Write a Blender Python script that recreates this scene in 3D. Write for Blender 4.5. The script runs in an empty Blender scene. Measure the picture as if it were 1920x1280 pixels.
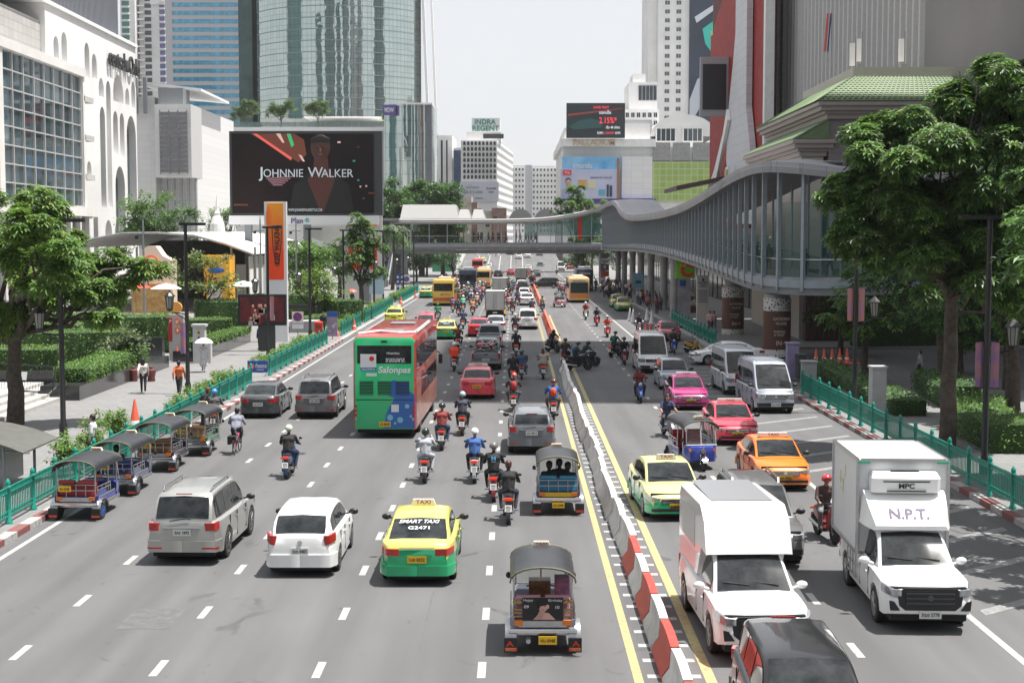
import bpy, math, random
from math import sin, cos, pi, radians, sqrt, atan2, hypot
from mathutils import Vector, Matrix
SC = bpy.context.scene
COL = SC.collection
R = random.Random(11)
# ------------------------------------------------ camera
F, CH = 2700.0, 8.0
PITCH, YAW = math.atan(195/F), math.atan(6/F)
cam = bpy.data.cameras.new('camera'); cam.lens = 36*F/1920; cam.sensor_width = 36
cam.clip_start = .5; cam.clip_end = 9000
camo = bpy.data.objects.new('camera', cam); COL.objects.link(camo)
camo.location = (0, 0, CH); camo.rotation_euler = (pi/2-PITCH, 0, YAW)
SC.camera = camo
SC.render.resolution_x, SC.render.resolution_y = 1024, 682
CM = Matrix.Rotation(YAW, 3, 'Z') @ Matrix.Rotation(pi/2-PITCH, 3, 'X')
def ray(px, py): return CM @ Vector(((px-960)/F, (640-py)/F, -1))
def G(px, py, z=0):
 """ground point seen at a pixel of the 1920x1280 survey photo"""
 d = ray(px, py); t = (z-CH)/d.z; return (d.x*t, d.y*t)
def PY(px, py, Y):
 d = ray(px, py); t = Y/d.y; return (d.x*t, CH+d.z*t)
def PX(px, py, X):
 d = ray(px, py); t = X/d.x; return (d.y*t, CH+d.z*t)
# ------------------------------------------------ sky, sun, exposure
W = bpy.data.worlds.new('World'); SC.world = W; W.use_nodes = True
nt = W.node_tree; nt.nodes.clear()
wo = nt.nodes.new('ShaderNodeOutputWorld'); bg = nt.nodes.new('ShaderNodeBackground')
sk = nt.nodes.new('ShaderNodeTexSky'); sk.sky_type = 'NISHITA'; sk.sun_disc = False
SUN_EL, SUN_AZ = radians(72), radians(92)
sk.sun_elevation = SUN_EL; sk.sun_rotation = SUN_AZ
sk.air_density = 1.0; sk.dust_density = 3.0; sk.ozone_density = 1.0
hs = nt.nodes.new('ShaderNodeHueSaturation'); hs.inputs['Saturation'].default_value = .6
veil = nt.nodes.new('ShaderNodeMix'); veil.data_type = 'RGBA'; veil.inputs[0].default_value = .75   # thin bright cloud over the whole sky
veil.inputs[7].default_value = (3.68, 3.72, 3.8, 1)
nt.links.new(sk.outputs[0], hs.inputs['Color']); nt.links.new(hs.outputs[0], veil.inputs[6]); nt.links.new(veil.outputs[2], bg.inputs[0])
bg.inputs[1].default_value = .13
nt.links.new(bg.outputs[0], wo.inputs[0])
sl = bpy.data.lights.new('sun', 'SUN'); sl.energy = 5.0; sl.angle = radians(.53); sl.color = (1, .965, .91)
so = bpy.data.objects.new('sun', sl); COL.objects.link(so)
sd = Vector((sin(SUN_AZ)*cos(SUN_EL), cos(SUN_AZ)*cos(SUN_EL), sin(SUN_EL)))
so.rotation_euler = sd.to_track_quat('Z', 'Y').to_euler()
SC.view_settings.view_transform = 'Standard'; SC.view_settings.look = 'None'
SC.view_settings.exposure = .82; SC.view_settings.gamma = 1
SC.cycles.max_bounces = 6; SC.cycles.diffuse_bounces = 3; SC.cycles.glossy_bounces = 3
SC.cycles.transparent_max_bounces = 8; SC.cycles.transmission_bounces = 4
SC.cycles.caustics_reflective = False; SC.cycles.caustics_refractive = False
# ------------------------------------------------ materials
MATS = {}
def mat(key, c=(.5, .5, .5), rough=.6, metal=0, var=.0, vs=3.0, coat=0, bump=0, bs=20, emit=0, alpha=1, spec=.5, c2=None, dirt=0):
 if key in MATS: return MATS[key]
 m = bpy.data.materials.new(key); m.use_nodes = True; n = m.node_tree; L = n.links
 b = n.nodes['Principled BSDF']
 b.inputs['Base Color'].default_value = (*c, 1); b.inputs['Roughness'].default_value = rough
 b.inputs['Metallic'].default_value = metal; b.inputs['Coat Weight'].default_value = coat
 b.inputs['Coat Roughness'].default_value = .05
 b.inputs['Specular IOR Level'].default_value = spec
 m.diffuse_color = (*c, 1)
 if var or c2 or bump or dirt:
  tc = n.nodes.new('ShaderNodeTexCoord')
 if var or c2:
  no = n.nodes.new('ShaderNodeTexNoise'); no.inputs['Scale'].default_value = vs
  no.inputs['Detail'].default_value = 5; no.inputs['Roughness'].default_value = .65
  L.new(tc.outputs['Object'], no.inputs['Vector'])
  rp = n.nodes.new('ShaderNodeValToRGB')
  rp.color_ramp.elements[0].position = .32; rp.color_ramp.elements[1].position = .68
  d = tuple(x*(1-var) for x in c); e = c2 if c2 else tuple(min(1, x*(1+var)) for x in c)
  rp.color_ramp.elements[0].color = (*d, 1); rp.color_ramp.elements[1].color = (*e, 1)
  L.new(no.outputs['Fac'], rp.inputs['Fac']); src = rp.outputs['Color']
  L.new(src, b.inputs['Base Color'])
 if bump:
  n2 = n.nodes.new('ShaderNodeTexNoise'); n2.inputs['Scale'].default_value = bs
  L.new(tc.outputs['Object'], n2.inputs['Vector'])
  bu = n.nodes.new('ShaderNodeBump'); bu.inputs['Strength'].default_value = bump
  bu.inputs['Distance'].default_value = .02
  L.new(n2.outputs['Fac'], bu.inputs['Height']); L.new(bu.outputs[0], b.inputs['Normal'])
 if emit:
  b.inputs['Emission Color'].default_value = (*c, 1); b.inputs['Emission Strength'].default_value = emit
 if alpha < 1: b.inputs['Alpha'].default_value = alpha
 MATS[key] = m; return m
def paint(key, c, var=.0): return mat(key, c, .34, 0, coat=.7, spec=.4, var=var)
def srgb(r, g, b):
 f = lambda x: ((x/255+.055)/1.055)**2.4 if x > 10 else x/255/12.92
 return (f(r), f(g), f(b))
def brick_mat(key, c1, c2, cm, w, h, mortar=.02, rough=.5, vec='Object', metal=0, off=0, coat=0, swap=None):
 """panel / tile grid material laid on a real surface"""
 if key in MATS: return MATS[key]
 m = mat(key, c1, rough, metal, coat=coat); n = m.node_tree; L = n.links; b = n.nodes['Principled BSDF']
 tc = n.nodes.new('ShaderNodeTexCoord'); br = n.nodes.new('ShaderNodeTexBrick')
 br.offset = off; br.inputs['Color1'].default_value = (*c1, 1); br.inputs['Color2'].default_value = (*c2, 1)
 br.inputs['Mortar'].default_value = (*cm, 1); br.inputs['Scale'].default_value = 1
 br.inputs['Mortar Size'].default_value = mortar; br.inputs['Brick Width'].default_value = w
 br.inputs['Row Height'].default_value = h; br.inputs['Bias'].default_value = 0
 src = tc.outputs[vec]
 if swap:
  sx = n.nodes.new('ShaderNodeSeparateXYZ'); cx = n.nodes.new('ShaderNodeCombineXYZ')
  L.new(src, sx.inputs[0])
  for i, a in enumerate(swap): L.new(sx.outputs[a], cx.inputs[i])
  src = cx.outputs[0]
 L.new(src, br.inputs['Vector']); L.new(br.outputs['Color'], b.inputs['Base Color'])
 return m
WHITE = mat('white_paint', (.78, .78, .77), .5, var=.06, vs=1.2)
BLACK = mat('black_plastic', (.016, .016, .018), .45)
RUBBER = mat('tyre_rubber', (.022, .022, .023), .8, var=.3, vs=9)
CHROME = mat('chrome', (.72, .72, .73), .16, 1)
ALLOY = mat('alloy', (.42, .42, .43), .32, .9)
GLASS = mat('car_glass', (.008, .011, .014), .05, spec=.22, c2=(.04, .044, .046), vs=2.6)
GLASSB = mat('car_glass_blue', (.025, .045, .055), .05, spec=.3)
REDL = mat('red_lens', (.42, .012, .012), .18, coat=.6)
REDLIT = mat('red_lit_lamp', (.75, .04, .02), .3, emit=.25)
AMBL = mat('amber_lens', (.75, .2, .01), .2, coat=.5)
CLEARL = mat('clear_lens', (.26, .28, .3), .1, .5, coat=1, c2=(.5, .52, .55), vs=14)
GREYM = mat('grey_metal', (.22, .235, .25), .45, .3, var=.1)
STEEL = mat('steel', (.5, .5, .52), .28, .9, var=.1, vs=8)
CONC = mat('concrete', (.33, .33, .325), .85, var=.2, vs=.8, bump=.2)
POLE = mat('black_pole', (.014, .014, .016), .4, var=.3)
# ------------------------------------------------ mesh builder
class MB:
 def __init__(s): s.v = []; s.f = []; s.m = []
 def face(s, pts, m=0):
  i = len(s.v); s.v += [tuple(p) for p in pts]; s.f.append(tuple(range(i, i+len(pts)))); s.m.append(m)
 def box(s, x0, x1, y0, y1, z0, z1, m=0):
  i = len(s.v)
  s.v += [(x0,y0,z0),(x1,y0,z0),(x1,y1,z0),(x0,y1,z0),(x0,y0,z1),(x1,y0,z1),(x1,y1,z1),(x0,y1,z1)]
  for q in ((0,3,2,1),(4,5,6,7),(0,1,5,4),(1,2,6,5),(2,3,7,6),(3,0,4,7)):
   s.f.append(tuple(i+k for k in q)); s.m.append(m)
  return s
 def cb(s, c, d, m=0, rz=0, rx=0):
  """centred box"""
  i = len(s.v); s.box(-d[0]/2, d[0]/2, -d[1]/2, d[1]/2, -d[2]/2, d[2]/2, m)
  M = Matrix.Translation(c) @ Matrix.Rotation(rz, 4, 'Z') @ Matrix.Rotation(rx, 4, 'X')
  s.v[i:] = [tuple(M @ Vector(p)) for p in s.v[i:]]; return s
 def cyl(s, a, b, r0, r1=None, n=10, m=0, caps=True):
  a, b = Vector(a), Vector(b); r1 = r0 if r1 is None else r1
  d = (b-a);
  if d.length < 1e-6: return s
  q = d.to_track_quat('Z', 'Y').to_matrix(); i = len(s.v)
  for p, r in ((a, r0), (b, r1)):
   for k in range(n):
    t = 2*pi*k/n; s.v.append(tuple(p + q @ Vector((cos(t)*r, sin(t)*r, 0))))
  for k in range(n):
   s.f.append((i+k, i+(k+1)%n, i+n+(k+1)%n, i+n+k)); s.m.append(m)
  if caps:
   s.f.append(tuple(i+k for k in range(n-1, -1, -1))); s.m.append(m)
   s.f.append(tuple(i+n+k for k in range(n))); s.m.append(m)
  return s
 def tube(s, pts, r, n=6, m=0):
  pts = [Vector(p) for p in pts]; i = len(s.v); N = len(pts)
  rr = r if isinstance(r, (list, tuple)) else [r]*N
  for j, p in enumerate(pts):
   d = (pts[min(j+1, N-1)]-pts[max(j-1, 0)])
   q = d.to_track_quat('Z', 'Y').to_matrix() if abs(d.z) > .9*d.length else None
   if q is None:
    z = d.normalized(); x = z.cross(Vector((0, 0, 1))).normalized(); y = z.cross(x)
   else:
    z = d.normalized(); x = z.cross(Vector((0, 1, 0))).normalized(); y = z.cross(x)
   for k in range(n):
    t = 2*pi*k/n; s.v.append(tuple(p + x*cos(t)*rr[j] + y*sin(t)*rr[j]))
  for j in range(N-1):
   for k in range(n):
    a = i+j*n; s.f.append((a+k, a+(k+1)%n, a+n+(k+1)%n, a+n+k)); s.m.append(m)
  s.f.append(tuple(i+k for k in range(n-1, -1, -1))); s.m.append(m)
  s.f.append(tuple(i+(N-1)*n+k for k in range(n))); s.m.append(m); return s
 def prism(s, poly, ax, d0, d1, m=0):
  """polygon in the two other axes, extruded along axis ax ('x','y','z')"""
  i = len(s.v); n = len(poly)
  def P(a, b, d): return {'x': (d, a, b), 'y': (a, d, b), 'z': (a, b, d)}[ax]
  for d in (d0, d1): s.v += [P(a, b, d) for a, b in poly]
  s.f.append(tuple(i+k for k in range(n))); s.m.append(m)
  s.f.append(tuple(i+n+k for k in range(n-1, -1, -1))); s.m.append(m)
  for k in range(n):
   s.f.append((i+(k+1)%n, i+k, i+n+k, i+n+(k+1)%n)); s.m.append(m)
  return s
 def loft(s, rings, m=0, closed=True, caps=True, mf=None):
  i = len(s.v); n = len(rings[0])
  for r in rings: s.v += [tuple(p) for p in r]
  for j in range(len(rings)-1):
   for k in range(n if closed else n-1):
    a = i+j*n; s.f.append((a+k, a+(k+1)%n, a+n+(k+1)%n, a+n+k)); s.m.append(mf(j, k) if mf else m)
  if caps:
   s.f.append(tuple(i+k for k in range(n-1, -1, -1))); s.m.append(mf(0, -1) if mf else m)
   s.f.append(tuple(i+(len(rings)-1)*n+k for k in range(n))); s.m.append(mf(len(rings)-1, -1) if mf else m)
  return s
 def lathe(s, prof, c=(0,0,0), n=16, m=0, ax='z'):
  rings = []
  for r, h in prof:
   ring = []
   for k in range(n):
    t = 2*pi*k/n; a, b = cos(t)*r, sin(t)*r
    p = {'z': (a, b, h), 'y': (a, h, b), 'x': (h, a, b)}[ax]
    ring.append((p[0]+c[0], p[1]+c[1], p[2]+c[2]))
   rings.append(ring)
  return s.loft(rings, m)
 def ell(s, c, r, n=12, h=8, m=0, top=pi, bot=0):
  rings = []
  for j in range(h+1):
   t = bot+(top-bot)*j/h; t = min(max(t, .02), pi-.02)
   rings.append([(c[0]+r[0]*sin(t)*cos(2*pi*k/n), c[1]+r[1]*sin(t)*sin(2*pi*k/n), c[2]-r[2]*cos(t)) for k in range(n)])
  return s.loft(rings, m)
 def add(s, o, M=None, m=None):
  i = len(s.v); s.v += [tuple(M @ Vector(p)) for p in o.v] if M else o.v
  s.f += [tuple(i+k for k in q) for q in o.f]; s.m += [m]*len(o.m) if m is not None else o.m; return s
 def mesh(s, name, mats, smooth=None):
  me = bpy.data.meshes.new(name); me.from_pydata(s.v, [], s.f)
  for x in (mats if isinstance(mats, (list, tuple)) else [mats]): me.materials.append(x)
  me.polygons.foreach_set('material_index', s.m)
  if smooth is not None:
   me.polygons.foreach_set('use_smooth', [True]*len(me.polygons))
   me.update(); me.set_sharp_from_angle(angle=radians(smooth))
  me.validate(); me.update(); return me
 def build(s, name, mats, parent=None, smooth=None, loc=None, bevel=0):
  o = bpy.data.objects.new(name, s.mesh(name, mats, smooth)); COL.objects.link(o)
  if parent: o.parent = parent
  if loc: o.location = loc
  if bevel:
   b = o.modifiers.new('bevel', 'BEVEL'); b.width = bevel; b.segments = 2; b.limit_method = 'ANGLE'
  return o
def tag(o, label=None, cat=None, group=None, kind=None):
 if label: o['label'] = label
 if cat: o['category'] = cat
 if group: o['group'] = group
 if kind: o['kind'] = kind
 return o
def empty(name, loc=(0,0,0), rz=0, label=None, cat=None, group=None):
 o = bpy.data.objects.new(name, None); COL.objects.link(o); o.empty_display_size = .3
 o.location = loc; o.rotation_euler = (0, 0, rz); return tag(o, label, cat, group)
def recolor(o, swap):
 for sl_ in o.material_slots:
  k = sl_.material.name if sl_.material else None
  if k in swap:
   mm = swap[k]; sl_.link = 'OBJECT'; sl_.material = mm
PROTO = {}
def place(key, loc, rz=0, label=None, group=None, swap=None, sc=None, cat=None):
 """first use moves the prototype itself, later uses copy it and its parts"""
 p = PROTO[key]
 return dup(p[0], loc, rz, label, group, None, swap, sc, cat)
def retire():
 """prototypes were never part of the street: take them out again"""
 for k, p in PROTO.items():
  st = [p[0]]
  while st:
   o = st.pop(); st += list(o.children); bpy.data.objects.remove(o)
# scratch scene for evaluating modifiers and lettering
TS = bpy.data.scenes.new('scratch')
def baked(o, name):
 TS.collection.objects.link(o); vl = TS.view_layers[0]; vl.update()
 dg = vl.depsgraph if hasattr(vl, 'depsgraph') else bpy.context.evaluated_depsgraph_get()
 me = bpy.data.meshes.new_from_object(o.evaluated_get(dg), preserve_all_data_layers=False, depsgraph=dg)
 me.name = name; bpy.data.objects.remove(o); return me
TXT = {}
def textmesh(s, ext=.004, bold=0, font=None, sp=1.0, shear=0):
 k = (s, ext, bold, sp, shear)
 if k in TXT: return TXT[k]
 cu = bpy.data.curves.new('lettering', 'FONT'); cu.body = s; cu.size = 1; cu.extrude = ext
 cu.align_x = 'CENTER'; cu.align_y = 'CENTER'; cu.offset = bold; cu.space_character = sp; cu.resolution_u = 3; cu.shear = shear
 o = bpy.data.objects.new('lettering', cu); me = baked(o, 'lettering'); TXT[k] = me
 return me
def text(s, parent, m, loc, w=None, h=None, rot=(pi/2, 0, 0), name='lettering', bold=.012, sp=1.0, shear=0, ext=.02):
 me = textmesh(s, ext, bold, sp=sp, shear=shear).copy(); me.materials.clear(); me.materials.append(m)
 xs = [v.co.x for v in me.vertices] or [0, 1]; ys = [v.co.y for v in me.vertices] or [0, 1]
 bw, bh = max(xs)-min(xs), max(ys)-min(ys); cx, cy = (max(xs)+min(xs))/2, (max(ys)+min(ys))/2
 kx = (w/bw) if w else (h/bh); ky = (h/bh) if h else kx
 for v in me.vertices: v.co = ((v.co.x-cx)*kx, (v.co.y-cy)*ky, v.co.z*min(kx, ky))
 o = bpy.data.objects.new(name, me); COL.objects.link(o); o.parent = parent; o.location = loc; o.rotation_euler = rot
 return o
_KID = {}
def KIDS(o):
 if not _KID:
  for c in bpy.data.objects:
   if c.parent: _KID.setdefault(c.parent.name, []).append(c)
 return _KID.get(o.name, [])
def dup(o, loc=None, rz=None, label=None, group=None, parent=None, swap=None, sc=None, cat=None):
 c = o.copy(); COL.objects.link(c)
 if parent: c.parent = parent
 if loc is not None: c.location = loc
 if rz is not None: c.rotation_euler = (0, 0, rz)
 if sc: c.scale = (sc, sc, sc) if not isinstance(sc, tuple) else sc
 if label: c['label'] = label
 if cat: c['category'] = cat
 if group: c['group'] = group
 if c.type == 'MESH' and swap: recolor(c, swap)
 for ch in KIDS(o): dup(ch, parent=c, swap=swap)
 return c
# =================================================================== ground, road, kerbs, pavements
def add_road_material():
 m = mat('asphalt', (.115, .113, .113), .82); n = m.node_tree; L = n.links; b = n.nodes['Principled BSDF']
 tc = n.nodes.new('ShaderNodeTexCoord')
 def noise(sc, det, sx=1, sy=1, dist=0):
  mp = n.nodes.new('ShaderNodeMapping'); mp.inputs['Scale'].default_value = (sx, sy, 1)
  L.new(tc.outputs['Object'], mp.inputs[0]); t = n.nodes.new('ShaderNodeTexNoise')
  t.inputs['Scale'].default_value = sc; t.inputs['Detail'].default_value = det; t.inputs['Distortion'].default_value = dist
  L.new(mp.outputs[0], t.inputs['Vector']); return t.outputs['Fac']
 def ramp(f, a, ca, b_, cb):
  r = n.nodes.new('ShaderNodeValToRGB'); r.color_ramp.elements[0].position = a; r.color_ramp.elements[1].position = b_
  r.color_ramp.elements[0].color = (ca, ca, ca, 1); r.color_ramp.elements[1].color = (cb, cb, cb, 1)
  L.new(f, r.inputs[0]); return r.outputs[0]
 def mul(a, c):
  x = n.nodes.new('ShaderNodeMix'); x.data_type = 'RGBA'; x.blend_type = 'MULTIPLY'; x.inputs[0].default_value = 1
  L.new(a, x.inputs[6]); L.new(c, x.inputs[7]); return x.outputs[2]
 base = n.nodes.new('ShaderNodeRGB'); base.outputs[0].default_value = (.114, .114, .117, 1)
 f = mul(base.outputs[0], ramp(noise(.35, 6, 1, .35), .3, .86, .7, 1.1))          # broad wear
 f = mul(f, ramp(noise(1.1, 4, 1, .045), .35, .84, .65, 1.06))                    # tyre-polished streaks along the lanes
 f = mul(f, ramp(noise(55, 3), .3, .86, .7, 1.12))                               # aggregate
 f = mul(f, ramp(noise(.9, 3, 1, .6, 2), .24, .62, .34, 1.0))                    # oil stains and patches
 L.new(f, b.inputs['Base Color'])
 bu = n.nodes.new('ShaderNodeBump'); bu.inputs['Strength'].default_value = .35; bu.inputs['Distance'].default_value = .01
 L.new(noise(90, 3), bu.inputs['Height']); L.new(bu.outputs[0], b.inputs['Normal'])
 return m
ASPH = add_road_material()
GRND = mat('far_ground', (.2, .2, .19), .9, var=.2, vs=.02)
PAVE = brick_mat('paving_slabs', (.2, .198, .197), (.175, .174, .173), (.12, .12, .12), .6, .6, .012, .8, off=.5)
PAVE2 = brick_mat('plaza_slabs', (.215, .212, .208), (.19, .188, .184), (.14, .14, .135), 1.2, 1.2, .015, .8)
def worn(key, c, k=.35):
 m = mat(key, c, .7); n = m.node_tree; L = n.links; b = n.nodes['Principled BSDF']
 tc = n.nodes.new('ShaderNodeTexCoord'); t = n.nodes.new('ShaderNodeTexNoise'); t.inputs['Scale'].default_value = 6
 t.inputs['Detail'].default_value = 6; t.inputs['Roughness'].default_value = .75; L.new(tc.outputs['Object'], t.inputs['Vector'])
 r = n.nodes.new('ShaderNodeValToRGB'); r.color_ramp.elements[0].position = k; r.color_ramp.elements[1].position = k+.12
 r.color_ramp.elements[0].color = tuple(x*.45+.07 for x in c)+(1,); r.color_ramp.elements[1].color = (*c, 1)
 L.new(t.outputs['Fac'], r.inputs[0]); L.new(r.outputs[0], b.inputs['Base Color']); return m
LINEW = worn('line_white', (.36, .36, .355), .36); LINEY = worn('line_yellow', (.4, .34, .16), .38)
XL, XR, YB, YE = -13.3, 14.0, -30, 350
g = MB(); g.face([(-5000, -300, -.03), (5000, -300, -.03), (5000, 7000, -.03), (-5000, 7000, -.03)])
tag(g.build('ground', GRND), 'wide grey city ground around the avenue', kind='structure')
g = MB(); g.face([(XL, YB, 0), (XR, YB, 0), (XR, YE, 0), (XL, YE, 0)])
def rz_(y): return 0 if y < 350 else min(5.4, (y-350)*.062)
for a, b_ in ((350, 360), (360, 400), (400, 437), (437, 700)):
 k = lambda y: -1.2*max(0, (y-350)/90)
 g.face([(XL+k(a), a, rz_(a)), (XR-2+k(a), a, rz_(a)), (XR-2+k(b_), b_, rz_(b_)), (XL+k(b_), b_, rz_(b_))])
g.face([(XL, 350, -.5), (XL, 350, 0), (XL-1.2, 437, 5.4), (XL-1.2, 437, -.5)]); g.face([(XL-1.2, 437, 5.4), (XL-1.2, 700, 5.4), (XL-1.2, 700, -.5), (XL-1.2, 437, -.5)])
g.face([(XR-2, 350, 0), (XR-2, 350, -.5), (XR-3, 437, -.5), (XR-3, 437, 5.4)])
g.face([(XR, 74, .02), (XR+22, 74, .02), (XR+22, 103, .02), (XR, 103, .02)])     # car park entrance
tag(g.build('road', ASPH), 'worn grey asphalt avenue with eight lanes', kind='structure')
# markings 4 mm above
def strip(mb, x, y0, y1, w, z=.004):
 mb.face([(x-w/2, y0, z+rz_(y0)), (x+w/2, y0, z+rz_(y0)), (x+w/2, y1, z+rz_(y1)), (x-w/2, y1, z+rz_(y1))])
g = MB(); y0 = G(910, 1150)[1] - .5
for x in (-9.56, -6.64, -3.64, -.62, 6.62):
 ph = {-9.56: 1.1, -6.64: .1, -3.64: 0, -.62: 0, 6.62: 1.3}[x]
 y = y0-20+ph
 while y < 340:
  strip(g, x, y, y+1.0, .155); y += 4
strip(g, -12.86, -10, 350, .15); strip(g, 9.62, 20, 56, .16); strip(g, 9.55, 60, 76, .12); strip(g, 9.5, 98, 330, .16)
for x in (-9.8, -6.9, -4, -1.1, 1.9): strip(g, x, 351, 399, .2); strip(g, x-.6, 401, 436, .2)
for y in [y0-12+1.0*i for i in range(66)]:                                        # short bars beside the barrier
 if y < 88: g.face([(2.42, y, .004), (2.72, y, .004), (2.72, y+.22, .004), (2.42, y+.22, .004)]); g.face([(3.12, y, .004), (3.4, y, .004), (3.4, y+.22, .004), (3.12, y+.22, .004)])
for i in range(130):
 y = 100+1.0*i
 g.face([(2.1, y, .004), (2.6, y, .004), (2.6, y+.25, .004), (2.1, y+.25, .004)])
h2 = MB()
for i in range(13):                                                               # hatched bay by the right kerb
 y = 27+3.1*i; h2.face([(10.0, y, .004), (13.5, y+2.7, .004), (13.5, y+3.15, .004), (10.0, y+.42, .004)])
for i in range(9):
 y = 70+2.2*i; h2.face([(9.8, y, .004), (12.6, y+.3, .004), (12.6, y+.55, .004), (9.8, y+.3, .004)])
for i in range(8):
 y = 106+2.6*i; h2.face([(9.9, y, .004), (13.2, y, .004), (13.2, y+.3, .004), (9.9, y+.3, .004)])
LINEB = worn('line_faded', (.27, .27, .27), .47)
tag(g.build('road_markings', LINEW), 'worn white lane dashes and edge lines', kind='structure')
tag(h2.build('bay_markings', LINEB), 'faded white hatching in the right bay', kind='structure')
g = MB(); strip(g, 2.24, -20, 236, .17); strip(g, 3.55, -20, 88, .2); strip(g, 3.5, 104, 148, .17); strip(g, 3.3, 170, 236, .17)
tag(g.build('yellow_road_lines', LINEY), 'pair of yellow lines either side of the barrier', kind='structure')
# worn drain covers / repaired patches
g = MB()
for x, y, w, l in ((-2.1, 33, .9, 2.4), (-8.2, 29, 1.1, 1.6), (5.2, 61, .8, 3.5), (-5.2, 71, 1.3, 5), (-11.2, 44, .8, 4), (7.9, 97, 1.5, 6), (-8.4, 96, 1.2, 9), (0.9, 58, .7, 3)):
 g.face([(x, y, .003), (x+w, y, .003), (x+w, y+l, .003), (x, y+l, .003)])
for x, ya, yb in ((-1.9, 18, 62), (-5.0, 60, 118), (-8.0, 22, 48), (-11.1, 50, 90), (5.0, 30, 75), (7.9, 60, 150), (1.2, 40, 100)):
 y = ya
 while y < yb: e = y+R.uniform(2, 5); a, b_ = x+R.uniform(-.04, .04), .02+R.random()*.02; g.face([(a, y, .0035), (a+b_, y, .0035), (a+b_, e, .0035), (a, e, .0035)]); y = e+R.uniform(0, .6)
tag(g.build('road_patches', mat('asphalt_patch', (.105, .104, .105), .85, var=.2, vs=4, bump=.3)), 'darker patches of repaired asphalt', kind='structure')
g = MB()
for x, y in ((-5.1, 41), (-8.1, 53), (4.9, 34), (8.1, 44), (-2.2, 64), (-11.3, 58)): g.cyl((x, y, 0), (x, y, .005), .33, n=18)
tag(g.build('manhole_covers', mat('manhole', (.05, .05, .05), .5, .4, var=.4, vs=12)), 'dark round manhole covers in the lanes', kind='structure')
g = MB(); g.box(-22.5, XL-.32, YB, 330, -.02, .16);
tag(g.build('left_pavement', PAVE), 'grey slab pavement beside the plaza', kind='structure')
g = MB(); g.box(-75, -22.5, YB, 330, -.02, .165)
tag(g.build('plaza_ground', PAVE2), 'pale slab plaza in front of the mall', kind='structure')
g = MB(); g.box(XR+.32, 36, YB, 74, -.02, .16); g.box(XR+.32, 44, 103, 330, -.02, .16); g.box(36, 60, YB, 330, -.02, .14)
tag(g.build('right_pavement', PAVE), 'shaded grey pavement below the skywalk', kind='structure')
KR = worn('kerb_red', (.22, .06, .055), .42); KW = worn('kerb_white', (.4, .39, .38), .4)
g = MB()
def kerb(x0, x1, ya, yb, step, pat):
 y = ya; i = 0
 while y < yb-.01:
  e = min(y+step, yb); g.box(x0, x1, y, e-.012, -.02, .17, (i % 2) if pat else 2); y = e; i += 1
kerb(XL-.32, XL, YB, 112, 1.0, 1); kerb(XL-.32, XL, 112, 330, 3, 0)
kerb(XR, XR+.32, YB, 73.5, 1.0, 1); kerb(XR, XR+.32, 103.5, 330, 3, 0)
tag(g.build('kerb', [KR, KW, CONC]), 'kerbstones painted in faded red and white', kind='structure')
# =================================================================== barriers along the centre line
ORNG = mat('orange_plastic', (.72, .13, .07), .5, var=.15, vs=2); BARW = mat('barrier_white', (.6, .58, .57), .7, var=.18, vs=2.5)
BART = mat('barrier_red', (.48, .055, .04), .5, var=.12)
def barrier(L_, m, wavy=.05):
 g = MB(); rings = []
 n = 6
 for i in range(n+1):
  y = -L_/2+.02+(L_-.04)*i/n; t = .66+wavy*sin(pi*i/n)
  rings.append([(-.24, y, 0), (-.24, y, .12), (-.11, y, .3), (-.08, y, t), (.08, y, t), (.11, y, .3), (.24, y, .12), (.24, y, 0)])
 g.loft(rings); return g
def put_barriers():
 for key, m, L_ in (('r', BART, 1.9), ('w', BARW, 1.9), ('c', BARW, 2.5), ('o', ORNG, 2.0)):
  PROTO['bar_'+key] = [barrier(L_, m).build('road_barrier', m, smooth=40)]
  PROTO['bar_'+key][0]['category'] = 'barrier'
 y = 22.5; i = 0
 while y < 36:
  nm = 'red' if i % 2 == 0 else 'white'
  o = place('bar_r' if i % 2 == 0 else 'bar_w', (2.88, y, 0), 0, '%s plastic barrier, %s from the bottom of the %s blocks' % (nm, ['first', 'second', 'third', 'fourth', 'fifth', 'sixth'][i//2], nm), 'red and white barrier blocks on the centre line'); y += 1.95; i += 1
 while y < 87:
  place('bar_c', (2.86+.05*sin(y*.4), y+.3, 0), R.uniform(-.02, .02), 'weathered white concrete barrier in the row between the yellow lines', 'white concrete barriers between the yellow lines'); y += 2.56
 for a, b_, lab in ((105, 146, 'orange plastic barrier beside the motorcycles in the gap'), (168, 238, 'orange plastic barrier in the far row near the footbridge')):
  y = a
  while y < b_: place('bar_o', (2.95, y, 0), R.uniform(-.03, .03), lab, lab.replace('barrier', 'barriers')); y += 2.1
put_barriers()
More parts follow.
